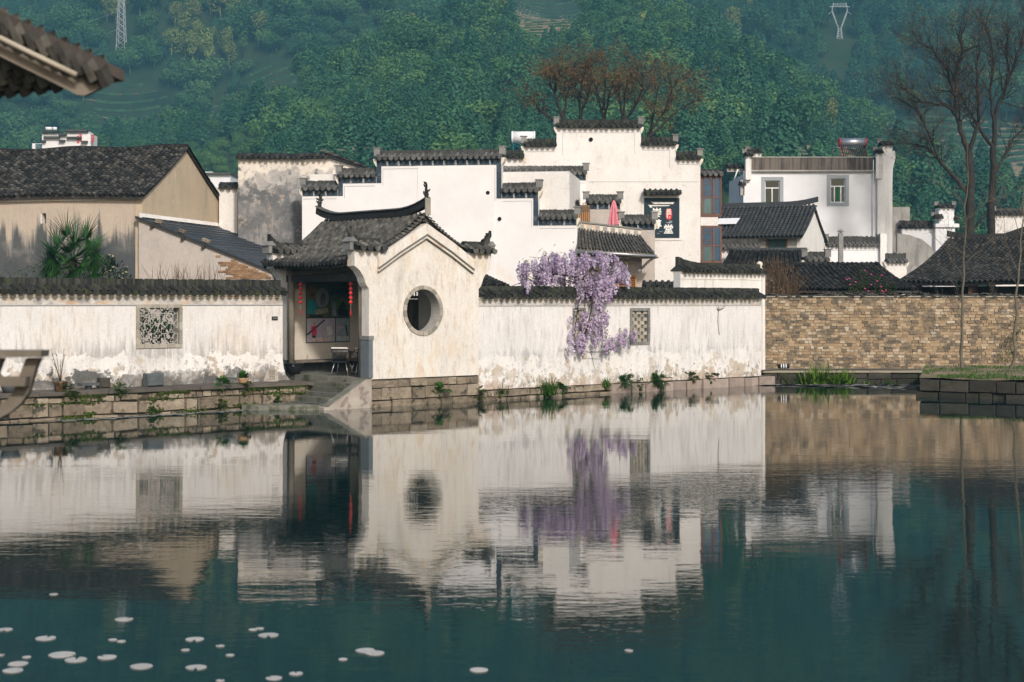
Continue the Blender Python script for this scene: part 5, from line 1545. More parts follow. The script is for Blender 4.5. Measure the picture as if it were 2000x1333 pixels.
c = front(74.5).at(1022, 307)
solar('white solar water tank on a teal stand left of the tall house', c, 1.15, .29, 'white_paint', 'white_paint', 'teal_paint', False)

# --- cool white house at right with two windows
P10 = front(94.0)
T = thing('white_house', 'cool white two-window house with a dark stained parapet at right', 'house', P10.w(P10.t(1590), 4, .5))
h1 = (P10.t(1494), P10.t(1523), P10.z(1500, 398), P10.z(1500, 353)); h2 = (P10.t(1622), P10.t(1651), P10.z(1640, 396), P10.z(1640, 349))
mb = MB(); holed(mb, P10, P10.t(1452), P10.t(1712), .5, P10.z(1590, 334), 0, .3, [h1, h2]); part('wall', mb, M['white_house'], T)
window(T, P10, 1494, 1523, 353, 398, 0, .22)
window(T, P10, 1622, 1651, 349, 396, 0, .22, curtain=.5, mull=(.28, .72))
mb = MB(); mb.pbox(P10, P10.t(1464), P10.t(1712), -.18, .3, P10.z(1590, 333), P10.z(1590, 309)); part('parapet', mb, M['parapet'], T)
mb = MB(); mb.pbox(P10, P10.t(1460), P10.t(1716), -.23, .35, P10.z(1590, 336), P10.z(1590, 333)); mb.pbox(P10, P10.t(1460), P10.t(1716), -.22, .35, P10.z(1590, 309), P10.z(1590, 307)); part('parapet_moulding', mb, M['grey_wall'], T)
tz = P10.tz
mb = MB(); mb.prism(P10, [(P10.t(1712), .5), (P10.t(1741), .5), tz(1741, 360), tz(1742, 330), tz(1747, 310), tz(1746, 296), tz(1712, 296)], -.25, .4); part('pier', mb, M['white_streaked'], T)
mb = MB(); mb.pbox(P10, P10.t(1708), P10.t(1721), -.4, -.251, P10.z(1715, 350), P10.z(1715, 300)); part('pier_bracket', mb, M['white_streaked'], T)
mb = MB(); mb.pbox(P10, P10.t(1722), P10.t(1742), -.1, .5, P10.z(1730, 296), P10.z(1730, 284)); part('turret', mb, M['white_old'], T)
coping(T, P10, P10.t(1718), P10.t(1744), -.1, P10.z(1730, 285), .6, 'tile_dark', 'tile_old', (1, 0), .1, scale=1.0, pitch=.3)
coping(T, P10, P10.t(1707), P10.t(1722), -.4, P10.z(1715, 301), .5, 'tile_dark', 'tile_old', (1, 0), .08, pitch=.3)
coping(T, P10, P10.t(1742), P10.t(1750), .0, P10.z(1745, 311), .5, 'tile_dark', 'tile_old', (0, 0), .08, pitch=.3)
mb = MB(); mb.pbox(P10, P10.t(1455), P10.t(1466), -.3, .3, P10.z(1460, 352), P10.z(1460, 304)); part('pier', mb, M['white_streaked'], T)
mb = MB(); mb.pbox(P10, P10.t(1468), P10.t(1490), .6, 1.2, P10.z(1480, 314), P10.z(1480, 296)); part('turret', mb, M['white_old'], T)
coping(T, P10, P10.t(1464), P10.t(1491), .6, P10.z(1480, 297), .6, 'tile_dark', 'tile_old', (1, 0), .1, pitch=.3)
coping(T, P10, P10.t(1453), P10.t(1470), -.3, P10.z(1460, 306), .5, 'tile_dark', 'tile_old', (1, 0), .1, pitch=.3)
mb = MB(); mb.pbox(P10, P10.t(1422), P10.t(1455), .4, .8, P10.z(1440, 335), P10.z(1440, 326)); part('side_canopy', mb, M['grey_wall'], T)
coping(T, P10, P10.t(1422), P10.t(1455), .4, P10.z(1440, 327), .5, 'tile_dark', 'tile_old', (0, 0), .0, pitch=.3)
mb = MB(); mb.tube([P10.at(1441, 331, .2), P10.at(1434, 351, .2)], .045, 6); part('downpipe', mb, M['white_paint'], T)
mb = MB(); mb.pbox(P10, P10.t(1446), P10.t(1454), .0, .5, P10.z(1450, 382), P10.z(1450, 352)); part('side_corbel', mb, M['grey_wall'], T)
coping(T, P10, P10.t(1444), P10.t(1457), .0, P10.z(1450, 362), .4, 'tile_dark', 'tile_old', (0, 0), .0, pitch=.3)
mb = MB(); mb.tube([P10.at(1706, 312, -.2), P10.at(1704, 460, -.06)], .03, 6); part('downpipe', mb, M['white_paint'], T)
mb = MB(); mb.pbox(P10, P10.t(1460), P10.t(1735), .31, 8, .5, P10.z(1590, 336)); part('body', mb, M['white_house'], T)
c = front(95.0).at(1665, 309)
solar('solar water heater with red ends on the roof of the cool white house', c, 1.7, .28, 'steel', 'red_metal', 'red_metal', True)

# --- slate-tiled house in front of it
SH = Pl(14.7, 78.0, R(-24)); SG2 = Pl(14.7, 78.0, R(66))
T = thing('slate_roof_house', 'low house with a clean slate-grey roof and brown window before the cool white house', 'house', SH.w(-2.5, 2, .5))
ezz = SH.z(1566, 462)
mb = MB(); holed(mb, SH, -6.5, -.26, .5, ezz, 0, .25, [(SH.t(1499), SH.t(1535), SH.z(1517, 488), SH.z(1517, 466))]); part('wall', mb, M['grey_wall'], T)
mb = MB(); mb.prism(SG2, [(0, .5), (5.2, .5), (5.2, ezz), (2.6, 8.0), (0, ezz)], 0, .25); part('gable', mb, M['white_streaked'], T)
window(T, SH, 1499, 1535, 466, 488, 0, .08, 'wood_brown', 'wood_brown', (), (.5,), 'glass_teal')
roof_slope(T, SH.w(-6.6, -.4, ezz - .05), SH.w(.12, -.4, ezz - .05), SH.w(-6.6, 2.6, 8.12), SH.w(.12, 2.6, 8.12), .215, 14, 'tile_new', 300, .08, jit=.002, sway=0)
roof_slope(T, SH.w(.12, 5.6, ezz - .05), SH.w(-6.6, 5.6, ezz - .05), SH.w(.12, 2.6, 8.12), SH.w(-6.6, 2.6, 8.12), .215, 14, 'tile_new', 0, .08, jit=.002, sway=0)
ridge_bar(T, [SH.w(-6.6 + 6.85 * k / 20, 2.6, 8.12) for k in range(21)], .12, .26, 'tile_new', 'ridge', .22)
mb = MB(); mb.add([SH.w(SH.t(1404, .9), .55, 7.16), SH.w(SH.t(1441, .9), .55, 7.16), SH.w(SH.t(1446, 1.2), 1.2, 7.50), SH.w(SH.t(1404, 1.2), 1.2, 7.50)], [(0, 1, 2, 3)]); part('skylight', mb, M['white_paint'], T)
for q_ in range(18):
    q = q_ / 17
    piece('verge_tile', TMESH['tile_new'], SH.mat(.13, -.35 + 2.95 * q, ezz + .02 + 1.62 * q - .08 * math.sin(math.pi * q)) @ Matrix.Rotation(R(29), 4, 'X') @ Matrix.Diagonal((1, 1.1, 1, 1)), T)
# --- low dark roofs in front
P12 = front(71.0)
T = thing('low_house', 'low dark-tiled house below the slate roof house', 'house', P12.w(P12.t(1490), 2, .5))
mb = MB(); mb.pbox(P12, P12.t(1410), P12.t(1575), .4, 4, .5, P12.z(1490, 520)); part('wall', mb, M['white_old'], T)
roof_slope(T, P12.at(1405, 524, -.2), P12.at(1580, 524, -.2), P12.at(1425, 492, 3.2), P12.at(1572, 492, 3.2), .22, 16, 'tile_dark', 120, .1)
ridge_bar(T, [P12.at(1425 + 150 * k / 10, 493, 3.2) for k in range(11)], .14, .22, 'tile_new')
P12b = front(75.0)
T = thing('courtyard_wall', 'grey courtyard wall with tile coping under the slate roof eave', 'wall', P12b.w(P12b.t(1440), 0, .5))
horsehead(T, P12b, [(1400, 1482, 487)], 0, .5, .35, 'white_old', False, 'coping', 'edge_tile_grey', False, False, .3)
P12c = front(69.8)
T = thing('courtyard_wall', 'short courtyard wall tier with tile coping left of the chimney pipe', 'wall', P12c.w(P12c.t(1595), 0, .5))
horsehead(T, P12c, [(1572, 1618, 510)], 0, .5, .35, 'grey_wall', False, 'coping', 'edge_tile_grey', False, True, .22)
P13 = front(86.0)
T = thing('courtyard_wall', 'white courtyard wall with tile coping behind the chimney pipe', 'wall', P13.w(P13.t(1670), 0, .5))
horsehead(T, P13, [(1614, 1719, 481)], 0, .5, .4, 'white_house', False, 'coping', 'edge_tile_grey', True, True, .35)
mb = MB(); mb.pbox(P13, P13.t(1717.5), P13.t(1730), -.25, .5, .5, P13.z(1725, 457)); part('pier', mb, M['white_streaked'], T)
P13b = front(84.0)
T = thing('courtyard_wall', 'small white wall end with tile coping right of the courtyard pier', 'wall', P13b.w(P13b.t(1750), 0, .5))
horsehead(T, P13b, [(1731, 1771, 513)], 0, .5, .4, 'white_old', False, 'coping', 'edge_tile_grey', False, False, .3)
c = front(76.0).at(1642, 545)
T = thing('chimney_pipe', 'grey metal chimney pipe rising above the low dark roofs', 'chimney', (c[0], c[1], .5))
mb = MB(); mb.pbox(front(76.0), c[0] - .11, c[0] + .11, -.1, .12, .5, front(76).z(1642, 455)); part('pipe', mb, M['block'], T)
mb = MB(); mb.lathe((c[0], 76.0, front(76).z(1642, 455)), [(.06, 0), (.06, .05), (.17, .05), (.15, .09), (.03, .18)], 8); part('cowl', mb, M['block'], T)
# --- long black roof in the middle right
R16 = Pl(front(62.6).t(1665), 62.6, R(6))
T = thing('long_roof_house', 'long low black-tiled roof behind the brick wall, left of the saplings', 'house', R16.w(0, 2, .5))
mb = MB(); mb.pbox(R16, -2.2, 2.4, .9, 4, .5, 3.5); part('wall', mb, M['unlit_black'], T)  # coloured black for the shade beneath the eave
roof_slope(T, R16.w(-2.75, 0, 3.55), R16.w(2.75, 0, 3.55), R16.w(-2.3, 4.4, 4.72), R16.w(2.6, 4.4, 4.72), .225, 24, 'tile_dark', 300, .1, jit=.02)
ridge_bar(T, [R16.w(-2.35 + 5 * k / 10, 4.4, 4.72) for k in range(11)], .14, .1, 'tile_dark')
# --- big black roof at far right
B17 = Pl(16.65, 66.0, R(-40)); 
T = thing('black_roof_house', 'large black-tiled roof with a lifted ridge end behind the saplings at far right', 'house', B17.w(3, 3, .5))
mb = MB(); mb.pbox(B17, .5, 6.2, .9, 4.6, .5, 3.75); part('wall', mb, M['wood_dark'], T)
roof_slope(T, B17.w(-.1, 0, 3.86), B17.w(6.2, 0, 3.86), B17.w(0, 5.0, 5.9), B17.w(6.2, 5.0, 5.9), .22, 26, 'tile_dark', 300, .18, jit=.006, curl=.06)
ridge_bar(T, [B17.w(-.05 + 6.3 * k / 20, 5.0, 5.88) for k in range(21)], .14, .26, 'tile_dark', 'ridge', .2)
for q_ in (.5, 3.0):
    mb = MB(); mb.pbox(B17, q_, q_ + .12, .2, .9, .5, 3.8); part('post', mb, M['wood_red'], T)
# --- white houses farther right
P14 = front(100.0)
T = thing('white_outbuilding', 'white outbuilding with a stepped turret and curved grey wall left of the tall bare tree', 'house', P14.w(P14.t(1815), 3, .5))
mb = MB(); mb.pbox(P14, P14.t(1762), P14.t(1824), 0, 4, .5, P14.z(1800, 447)); mb.pbox(P14, P14.t(1824), P14.t(1862), -.4, 3, .5, P14.z(1840, 446)); part('wall', mb, M['white_house'], T)
coping(T, P14, P14.t(1757), P14.t(1822), 0, P14.z(1790, 446), .4, 'tile_dark', 'tile_old', (0, 0), .3, pitch=.3)
mb = MB(); mb.pbox(P14, P14.t(1823), P14.t(1869), -.55, 3, P14.z(1840, 445), P14.z(1840, 438)); mb.pbox(P14, P14.t(1831), P14.t(1861), -.3, .5, P14.z(1840, 438), P14.z(1840, 406)); part('turret', mb, M['white_house'], T)
coping(T, P14, P14.t(1829), P14.t(1863), -.3, P14.z(1840, 407), .8, 'tile_dark', 'tile_old', (1, 1), .1, pitch=.3)
coping(T, P14, P14.t(1820), P14.t(1838), -.5, P14.z(1828, 428), .5, 'tile_dark', 'tile_old', (1, 0), .1, pitch=.3)
coping(T, P14, P14.t(1860), P14.t(1871), -.3, P14.z(1865, 430), .5, 'tile_dark', 'tile_old', (0, 0), .1, pitch=.3)
mb = MB(); mb.pbox(P14, P14.t(1746), P14.t(1781), .5, 4, P14.z(1760, 500), P14.z(1760, 404)); part('grey_block', mb, M['grey_wall'], T)
cv = [P14.tz(1742, 540), P14.tz(1828, 540), P14.tz(1820, 505), P14.tz(1808, 485), P14.tz(1790, 470), P14.tz(1765, 461), P14.tz(1742, 458)]
mb = MB(); mb.prism(P14, cv, -1.4, -1.0); part('curved_wall', mb, M['grey_wall'], T)
mb = MB(); mb.prism(P14, [P14.tz(1745, 405), P14.tz(1751, 405), P14.tz(1746, 389)], .8, .9); part('red_gable_tip', mb, M['red_metal'], T)
P15 = front(92.0)
T = thing('edge_house', 'white house with tile coping cut off by the right edge of the photo', 'house', P15.w(P15.t(1980), 3, .5))
horsehead(T, P15, [(1942, 2060, 420)], 0, .5, .4, 'white_old', False, 'tile_dark', 'edge_tile_grey', False, True, .2)
mb = MB(); mb.prism(P15, [P15.tz(1940, 470), P15.tz(2040, 440), P15.tz(2040, 428), P15.tz(1940, 462)], -1.2, -.6); part('porch_roof', mb, M['tile_old'], T)
mb = MB(); mb.prism(P15, [P15.tz(1945, 520), P15.tz(2040, 520), P15.tz(2040, 442), P15.tz(1945, 471)], -1.0, -.7); part('porch_wall', mb, M['pink_plaster'], T)
# --- distant buildings on the left skyline
PD = front(200.0)
T = thing('hillside_house', 'far white house with red sign characters above the black farmhouse roof', 'house', PD.w(PD.t(140), 3, .5))
mb = MB(); mb.pbox(PD, PD.t(82), PD.t(177), 0, 3.2, .5, PD.z(120, 262)); mb.pbox(PD, PD.t(128), PD.t(170), .5, 3, PD.z(120, 262), PD.z(120, 256)); part('wall', mb, M['white_new'], T)
for a, b, y_ in ((83, 115, 256), (116, 131, 262), (128, 172, 254), (87, 118, 267), (132, 160, 268), (117, 128, 274), (160, 172, 276), (82, 90, 275)):
    mb = MB(); mb.pbox(PD, PD.t(a), PD.t(b), -.5, .3, PD.z(a, y_ + 4), PD.z(a, y_)); part('tile_band', mb, M['edge_tile_grey'], T)
for a, y0_ in ((150, 265), (179, 263), (155, 262)):
    mb = MB()
    for k in range(5): mb.pbox(PD, PD.t(a) + .1 * (k % 2), PD.t(a + 5), -.06 if a < 170 else -.2, -.01, PD.z(a, y0_ + 3 + k * 3), PD.z(a, y0_ + 1 + k * 3))
    part('red_character', mb, M['sign_red'], T)
mb = MB(); mb.tube([PD.at(95, 254, 2), PD.at(95, 249, 2)], .45, 10); mb.tube([PD.at(107, 254, 2), PD.at(107, 249, 2)], .3, 10); part('roof_tank', mb, M['white_paint'], T)
mb = MB(); mb.pbox(PD, PD.t(58), PD.t(80), 1, 5, .5, PD.z(70, 279)); part('annexe', mb, M['white_new'], T)
mb = MB(); mb.pbox(PD, PD.t(65), PD.t(79), .9, .99, PD.z(70, 300), PD.z(70, 280)); part('annexe_window', mb, M['glass_teal'], T)
PD2 = front(170.0)
T = thing('distant_house', 'far grey-white flat house between the tan gable and the stained house', 'house', PD2.w(PD2.t(425), 3, .5))
mb = MB(); mb.pbox(PD2, PD2.t(404), PD2.t(450), 0, 6, .5, PD2.z(420, 342)); mb.pbox(PD2, PD2.t(398), PD2.t(413), .6, 5, PD2.z(420, 342), PD2.z(420, 335)); part('wall', mb, M['white_house'], T)
mb = MB(); mb.pbox(PD2, PD2.t(402), PD2.t(452), -.4, 6.3, PD2.z(420, 342), PD2.z(420, 338)); part('roof_slab', mb, M['edge_tile_grey'], T)
# small roofs peeping over the right pond wall
T = thing('shed_roof', 'small dark tile roof edge over the pond wall left of the wisteria', 'roof', PW.w(5.5, 2, .5))
mb = MB(); mb.pbox(PW, 4.4, 6.7, 1.7, 3.2, .5, 3.55); part('wall', mb, M['white_old'], T)
roof_slope(T, PW.w(4.35, 1.4, 3.55), PW.w(6.8, 1.4, 3.55), PW.w(4.35, 3.2, 3.98), PW.w(6.8, 3.2, 4.12), .2, 12, 'tile_dark', 60, .02)
T = thing('shed_roof', 'row of dark ridge tiles over the pond wall below the navy sign', 'roof', front(60.5).at(1292, 570))
Pq = front(60.5)
mb = MB(); mb.pbox(Pq, Pq.t(1258), Pq.t(1325), 0, .5, .5, Pq.z(1290, 561)); part('wall', mb, M['white_old'], T)
coping(T, Pq, Pq.t(1256), Pq.t(1327), 0, Pq.z(1290, 561), .5, 'coping_moss', 'edge_tile', (0, 0), 0)
# ------------------------------------------------------------------ brick wall, quay, right bank
PBR = front(60.0)
T = thing('brick_wall', 'long old tan brick wall with ragged tile top at right', 'wall', PBR.w(PBR.t(1735), 0, .5))
bt0, bt1 = PBR.t(1486), PBR.t(2140)
bz0, bz1 = PBR.z(1700, 721), PBR.z(1700, 581)
mb = MB(); mb.pbox(PBR, bt0, bt1, .014, .5, .2, bz1); part('mortar_core', mb, M['brick_joint'], T)
bms = [sharedmesh(stone_mb(1, 1, 1, random.Random(50 + k), .12), 'brick', M['brick']) for k in range(5)]
src = [stone_mb(1, 1, 1, random.Random(50 + k), .12) for k in range(5)]
r_ = random.Random(12)
allb = []
nr = 25
bh = (bz1 - bz0) / nr
for j in range(nr):
    t = bt0 + r_.uniform(-.2, 0)
    while t < bt1:
        w_ = r_.uniform(.13, .32)
        if r_.random() > .015:
            hh = bh * r_.uniform(.86, 1.04)
            allb.append((PBR.mat(t + w_ / 2, r_.uniform(-.022, .02), bz0 + j * bh + r_.uniform(-.008, .008)) @ Matrix.Rotation(r_.uniform(-.03, .03), 4, 'Y') @ Matrix.Diagonal((w_ - .015, .12, hh - .012, 1)), w_ * hh * (1 if t < PBR.t(1970) else .01), r_.randrange(5)))
        t += w_
allb.sort(key=lambda q: -q[1])
for m_, _, k in allb[:300]: piece('brick', bms[k], m_, T)
st = MB()
for m_, _, k in allb[300:]: addinst(st, src[k], m_)
part('bricks', st, M['brick'], T, 'stuff')
# ragged courses of flat tiles on its top
st = MB()
tsrc = stone_mb(1, 1, 1, random.Random(5), .1)
for k in range(540):
    t = r_.uniform(bt0, bt1)
    lift_ = .10 * (1 + .5 * math.sin(t * 2.1)) + (.07 if math.sin(t * .9 + 1) > .4 else 0)
    addinst(st, tsrc, PBR.mat(t, r_.uniform(-.1, .3), bz1 + r_.uniform(0, 1) * lift_) @ Matrix.Rotation(r_.uniform(-.5, .5), 4, 'Z') @ Matrix.Rotation(r_.uniform(-.2, .2), 4, 'Y') @ Matrix.Diagonal((r_.uniform(.14, .28), .2, .035, 1)))
part('loose_tiles', st, M['tile_pav'], T, 'stuff')
mb = MB(); mb.pbox(PBR, bt0, bt1, -.06, .5, bz1 + .001, bz1 + .05); part('top_course', mb, M['frame_brick'], T)

PQ = front(58.3)
QZ = PQ.z(1600, 725)
mb = MB(); mb.pbox(PQ, PQ.t(1484), PQ.t(1905), .02, 1.75, -.8, QZ - .06); struct('quay', mb, M['stone_dark'])
T = thing('quay_edge', 'dark mossy stone quay edge at the foot of the brick wall', 'quay', PQ.w(PQ.t(1650), 0, 0))
stone_course(T, PQ, PQ.t(1496), PQ.t(1905), -.06, -.12, [.30, .24], .5, 1.3, 'stone_dark', 'quay_stone', .3, 41)
t = PQ.t(1484)
while t < PQ.t(1905):
    L = random.uniform(.9, 1.6)
    mb = MB(); mb.pbox(PQ, t + .006, t + L - .006, -.11, 1.72, QZ - .058, QZ + random.uniform(-.006, .006)); part('paving_slab', mb, M['paving'], T)
    t += L
# right bank: earth sheet with kerb stones in front and along its left end
kp0, kp1, kp2 = Vector((15.9, 58.0, 0)), Vector((13.35, 50.3, 0)), Vector((19.5, 46.6, 0))
gb = MB()
nx_, ny_ = 22, 16
for j in range(ny_ + 1):
    for i in range(nx_ + 1):
        a, b = i / nx_, j / ny_
        p = (kp1 + (kp2 - kp1) * a * 1.25) * (1 - b) + (kp0 + Vector((11 * a, .6 - 1.2 * a, 0))) * b
        z = .60 + .17 * min(1, b * 2.2) + .05 * mnoise.noise(Vector((p.x * .9, p.y * .9, 0))) + .12 * sstep((a - .25) / .3) * math.sin(min(1, b * 1.3) * math.pi)
        if b > .8: z = z * (1 - (b - .8) / .2) + (QZ - .02) * (b - .8) / .2
        gb.add([(p.x, p.y, z)], [])
for j in range(ny_):
    for i in range(nx_):
        a = j * (nx_ + 1) + i; gb.f.append((a, a + 1, a + nx_ + 2, a + nx_ + 1)); gb.sm.append(True)
struct('grassy_bank', gb, M['earth'])
T = thing('bank_kerb', 'dark stone kerb edging the grassy bank at right', 'kerb', tuple(kp1))
PK = Pl(kp1.x, kp1.y, math.atan2(kp2.y - kp1.y, kp2.x - kp1.x))
Lk = (kp2 - kp1).length
stone_course(T, PK, 0, Lk * 1.2, 0, -.15, [.34], .4, 1.1, 'stone_dark', 'kerb_stone', .4, 51, gap=.03, tilt=.02)
stone_course(T, PK, 0, Lk * 1.2, -.05, .19, [.40], .6, 1.5, 'stone_dark', 'kerb_stone', .4, 52, gap=.025, tilt=.015)
PK2 = Pl(kp0.x, kp0.y, math.atan2(kp1.y - kp0.y, kp1.x - kp0.x))
stone_course(T, PK2, 0, (kp1 - kp0).length, 0, -.15, [.36, .40], .7, 1.4, 'stone_dark', 'kerb_stone', .35, 53)
mb = MB(); mb.pbox(PK, .05, Lk * 1.2, .25, .45, -.8, .56); part('backing', mb, M['mortar'], T)

# pale scum flakes along the quay, painting sky glints there too, and under the left embankment
st = MB()
def flake(x, y, s_, z=.006):
    k = 7; ph = random.uniform(0, 6)
    st.add([(x + s_ * random.uniform(.5, 1.2) * 2.2 * math.cos(ph + 6.283 * i / k), y + s_ * random.uniform(.5, 1.2) * math.sin(ph + 6.283 * i / k), z) for i in range(k)], [tuple(range(k))])
for k in range(900):
    px_ = random.uniform(1490, 1795); v = random.random()
    y_ = 57.6 - 3.4 * v * (.35 + .65 * (px_ - 1490) / 300)
    if mnoise.noise(Vector((px_ * .02, y_ * 1.4, 0))) > -.12: flake((px_ - 1000) / F * y_, y_, random.uniform(.05, .2))
for k in range(320):
    u_ = random.uniform(-9, -1.6); n_ = 1.55 - abs(random.gauss(0, .28))
    p = wxy(u_, n_); flake(p[0], p[1], random.uniform(.02, .07))
struct('pond_scum_glints', st, M['scum_glint'], 'stuff', 'pale flakes of scum and painted sky glints along the pond edges')

# ------------------------------------------------------------------ plants
def blade(mb, p, d, L, w_, droop, k=4):
    p = Vector(p); d = Vector(d).normalized()
    sd = d.cross(Vector((0, 0, 1)))
    if sd.length < 1e-3: sd = Vector((1, 0, 0))
    sd.normalize()
    vs, fs = [], []
    for i in range(k + 1):
        q = i / k
        c = p + d * L * q + Vector((0, 0, -droop * L * q * q))
        ww = w_ * (1 - q ** 1.5) + .001
        vs += [tuple(c - sd * ww), tuple(c + sd * ww)]
    for i in range(k): fs.append((2 * i, 2 * i + 1, 2 * i + 3, 2 * i + 2))
    mb.add(vs, fs)
def tuft(name, label, cat, base, n, L, mk, w_=.012, spread=.8, droop=.5, rad=.12, group=None):
    mb = MB()
    for k in range(n):
        a = random.uniform(0, 6.283); s_ = random.uniform(.1, spread)
        d = Vector((math.cos(a) * s_, math.sin(a) * s_, 1))
        p = Vector(base) + Vector((random.gauss(0, rad), random.gauss(0, rad * .5), 0))
        blade(mb, p, d, 1.4 * L * random.uniform(.5, 1.1), w_ * 1.3 * random.uniform(.7, 1.3), droop * random.uniform(.3, 1.2))
    t = thing(name, label, cat, base, group)
    part('blades', mb, M[mk], t, 'stuff')
    mb = MB(); mb.lathe((base[0], base[1], base[2] - .1), [(rad * .5, 0), (rad * .4, .06), (.02, .1)], 8); part('root_clump', mb, M['moss'], t)
def frond(mb, p, d, L, w_, droop, n=9):
    p = Vector(p); d = Vector(d).normalized()
    sd = d.cross(Vector((0, 0, 1))); sd = sd.normalized() if sd.length > 1e-3 else Vector((1, 0, 0))
    for i in range(1, n):
        q = i / n
        c = p + d * L * q + Vector((0, 0, -droop * L * q * q))
        l = w_ * (.55 + .45 * math.sin(math.pi * q)) * (1.05 - q) + .01
        for s_ in (-1, 1):
            tip = c + sd * s_ * l + d * l * .5 + Vector((0, 0, -l * .3))
            mb.add([tuple(c), tuple(c + sd * s_ * l * .5 + d * l * .05), tuple(tip), tuple(c + sd * s_ * l * .45 + d * l * .45)], [(0, 1, 2, 3)])
def fern(name, label, cat, base, n, L, mk='fern', w_=.12, group=None, front_=None, hang=.9):
    t = thing(name, label, cat, base, group)
    mb = MB()
    for k in range(n):
        a = random.uniform(0, 6.283)
        d = Vector((math.cos(a), math.sin(a) * .5 - .35, random.uniform(-.5, 1.8)))
        frond(mb, Vector(base) + Vector((random.gauss(0, .09), random.gauss(0, .03), random.uniform(.02, .24))), d, 1.25 * L * random.uniform(.6, 1.1), w_ * 1.3, hang * .7 * random.uniform(.6, 1.3))
    part('fronds', mb, M[mk], t, 'stuff')
    mb = MB(); mb.lathe((base[0], base[1], base[2] - .1), [(.05, 0), (.04, .06), (.01, .1)], 7); part('root_clump', mb, M['moss'], t)
def wp(px, py, off=-.06): return PW.at(px, py, off)
tuft('grass_tuft', 'tall green grass tuft at the wall foot left of the wisteria', 'grass', wp(1068, 772), 150, .72, 'grass', .014, .75, .55, .16)
fern('small_weed', 'low leafy weed right beside the tall grass tuft', 'weed', wp(1100, 764), 14, .3)
tuft('grass_tuft', 'small grass tuft at the wall foot below the hanging wisteria', 'grass', wp(1185, 756), 55, .42, 'grass', .011, .7, .5, .08)
fern('fern', 'large dark fern hanging at the wall foot below the brick lattice window', 'fern', wp(1222, 752), 46, .52, w_=.1)
fern('fern', 'small fern between the two large ferns at the wall foot', 'fern', wp(1250, 758), 18, .25, w_=.07)
fern('fern', 'round bushy fern at the wall foot just left of the pinkish kerb stones', 'fern', wp(1286, 752), 46, .46, w_=.12)
fern('small_weed', 'bright weed growing from the stone base under the round window', 'weed', wp(858, 770, -.1), 24, .3, 'fern')
fern('small_weed', 'trailing weed where the gable base meets the right pond wall', 'weed', wp(938, 775, -.1), 14, .28, 'moss')
tuft('grass_tuft', 'dry brownish grass on the kerb near the gable corner', 'grass', wp(978, 770), 50, .36, 'moss', .01, .8, .6, .14)
fern('small_weed', 'dark trailing weed on the kerb stones, left of two near the wall corner', 'weed', wp(1355, 742, -.1), 14, .26, 'moss')
fern('small_weed', 'dark trailing weed on the kerb stones, right of two near the wall corner', 'weed', wp(1389, 744, -.1), 14, .24, 'moss')
def qp(px, py, d): return front(d).at(px, py)
tuft('broad_grass', 'yellow-green broad-leaved clump growing at the quay, left and larger of two', 'plant', qp(1590, 750, 58.0), 170, .8, 'iris', .03, 1.0, .6, .26)
tuft('broad_grass', 'yellow-green broad-leaved clump growing at the quay, right and smaller of two', 'plant', qp(1645, 750, 58.0), 110, .7, 'iris', .028, 1.0, .6, .18)
tuft('small_weed', 'tiny green sprout in the shallow water near the quay, left of two', 'weed', qp(1692, 752, 57.6), 22, .25, 'grass', .014, 1, .5, .1)
tuft('small_weed', 'tiny green sprout in the shallow water near the quay, right of two', 'weed', qp(1738, 752, 57.4), 26, .25, 'grass', .012, 1, .5, .16)
# weeds on the left embankment
for i, (px_, py_, n_, L, lb) in enumerate(((435, 757, 34, .3, 'leafy weed spilling over the embankment edge left of the potted shrub'), (478, 765, 22, .24, 'small weed on the embankment below the potted shrub'),
    (235, 768, 26, .24, 'weed hanging from the embankment edge below the first stone block'), (140, 772, 26, .26, 'weed hanging from the embankment edge below the glazed pot'), (300, 803, 12, .22, 'sprig growing at the waterline left of the mossy patch'),
    (430, 797, 22, .2, 'mossy weed at the waterline of the embankment'), (545, 790, 20, .2, 'weed in the corner beside the bottom step'))):
    fern('small_weed', lb, 'weed', PW.at(px_, py_, EN - .04), n_, L, 'moss' if i % 2 else 'fern', .08)
mo = MB()
for k in range(4200):
    u_ = random.uniform(PW.t(10, EN), -1.0); z_ = random.choice([.6, .6, .43, .12, .02]) + random.gauss(0, .03)
    if mnoise.noise(Vector((u_ * .9, z_ * 3, 5))) < .05: continue
    p = Vector(PW.w(u_, EN - .02, z_)); s_ = random.uniform(.015, .05)
    d = Vector((random.uniform(-1, 1), random.uniform(-1, -.2), random.uniform(-.8, .8))).normalized()
    x = d.orthogonal().normalized() * s_; y = d.cross(x)
    mo.add([tuple(p + x), tuple(p + y), tuple(p - x), tuple(p - y)], [(0, 1, 2, 3)])
struct('moss', mo, M['moss'], 'stuff', 'patches of moss in the embankment joints')
gr = MB()
for k in range(6500):
    a, b = random.random(), random.random() ** 1.5 * .6
    if mnoise.noise(Vector((a * 9, b * 7, 2))) < -.05: continue
    p = (kp1 + (kp2 - kp1) * a * 1.2) * (1 - b) + (kp0 + Vector((11 * a, .6 - 1.2 * a, 0))) * b
    blade(gr, (p.x, p.y, .62 + .17 * min(1, b * 2.2) + .1 * sstep((a - .25) / .3) * math.sin(min(1, b * 1.3) * math.pi)), (random.uniform(-.7, .7), random.uniform(-.7, .7), 1), random.uniform(.07, .2), .012, .4, 2)
struct('bank_grass', gr, M['grass'], 'stuff', 'short green grass on the right bank')

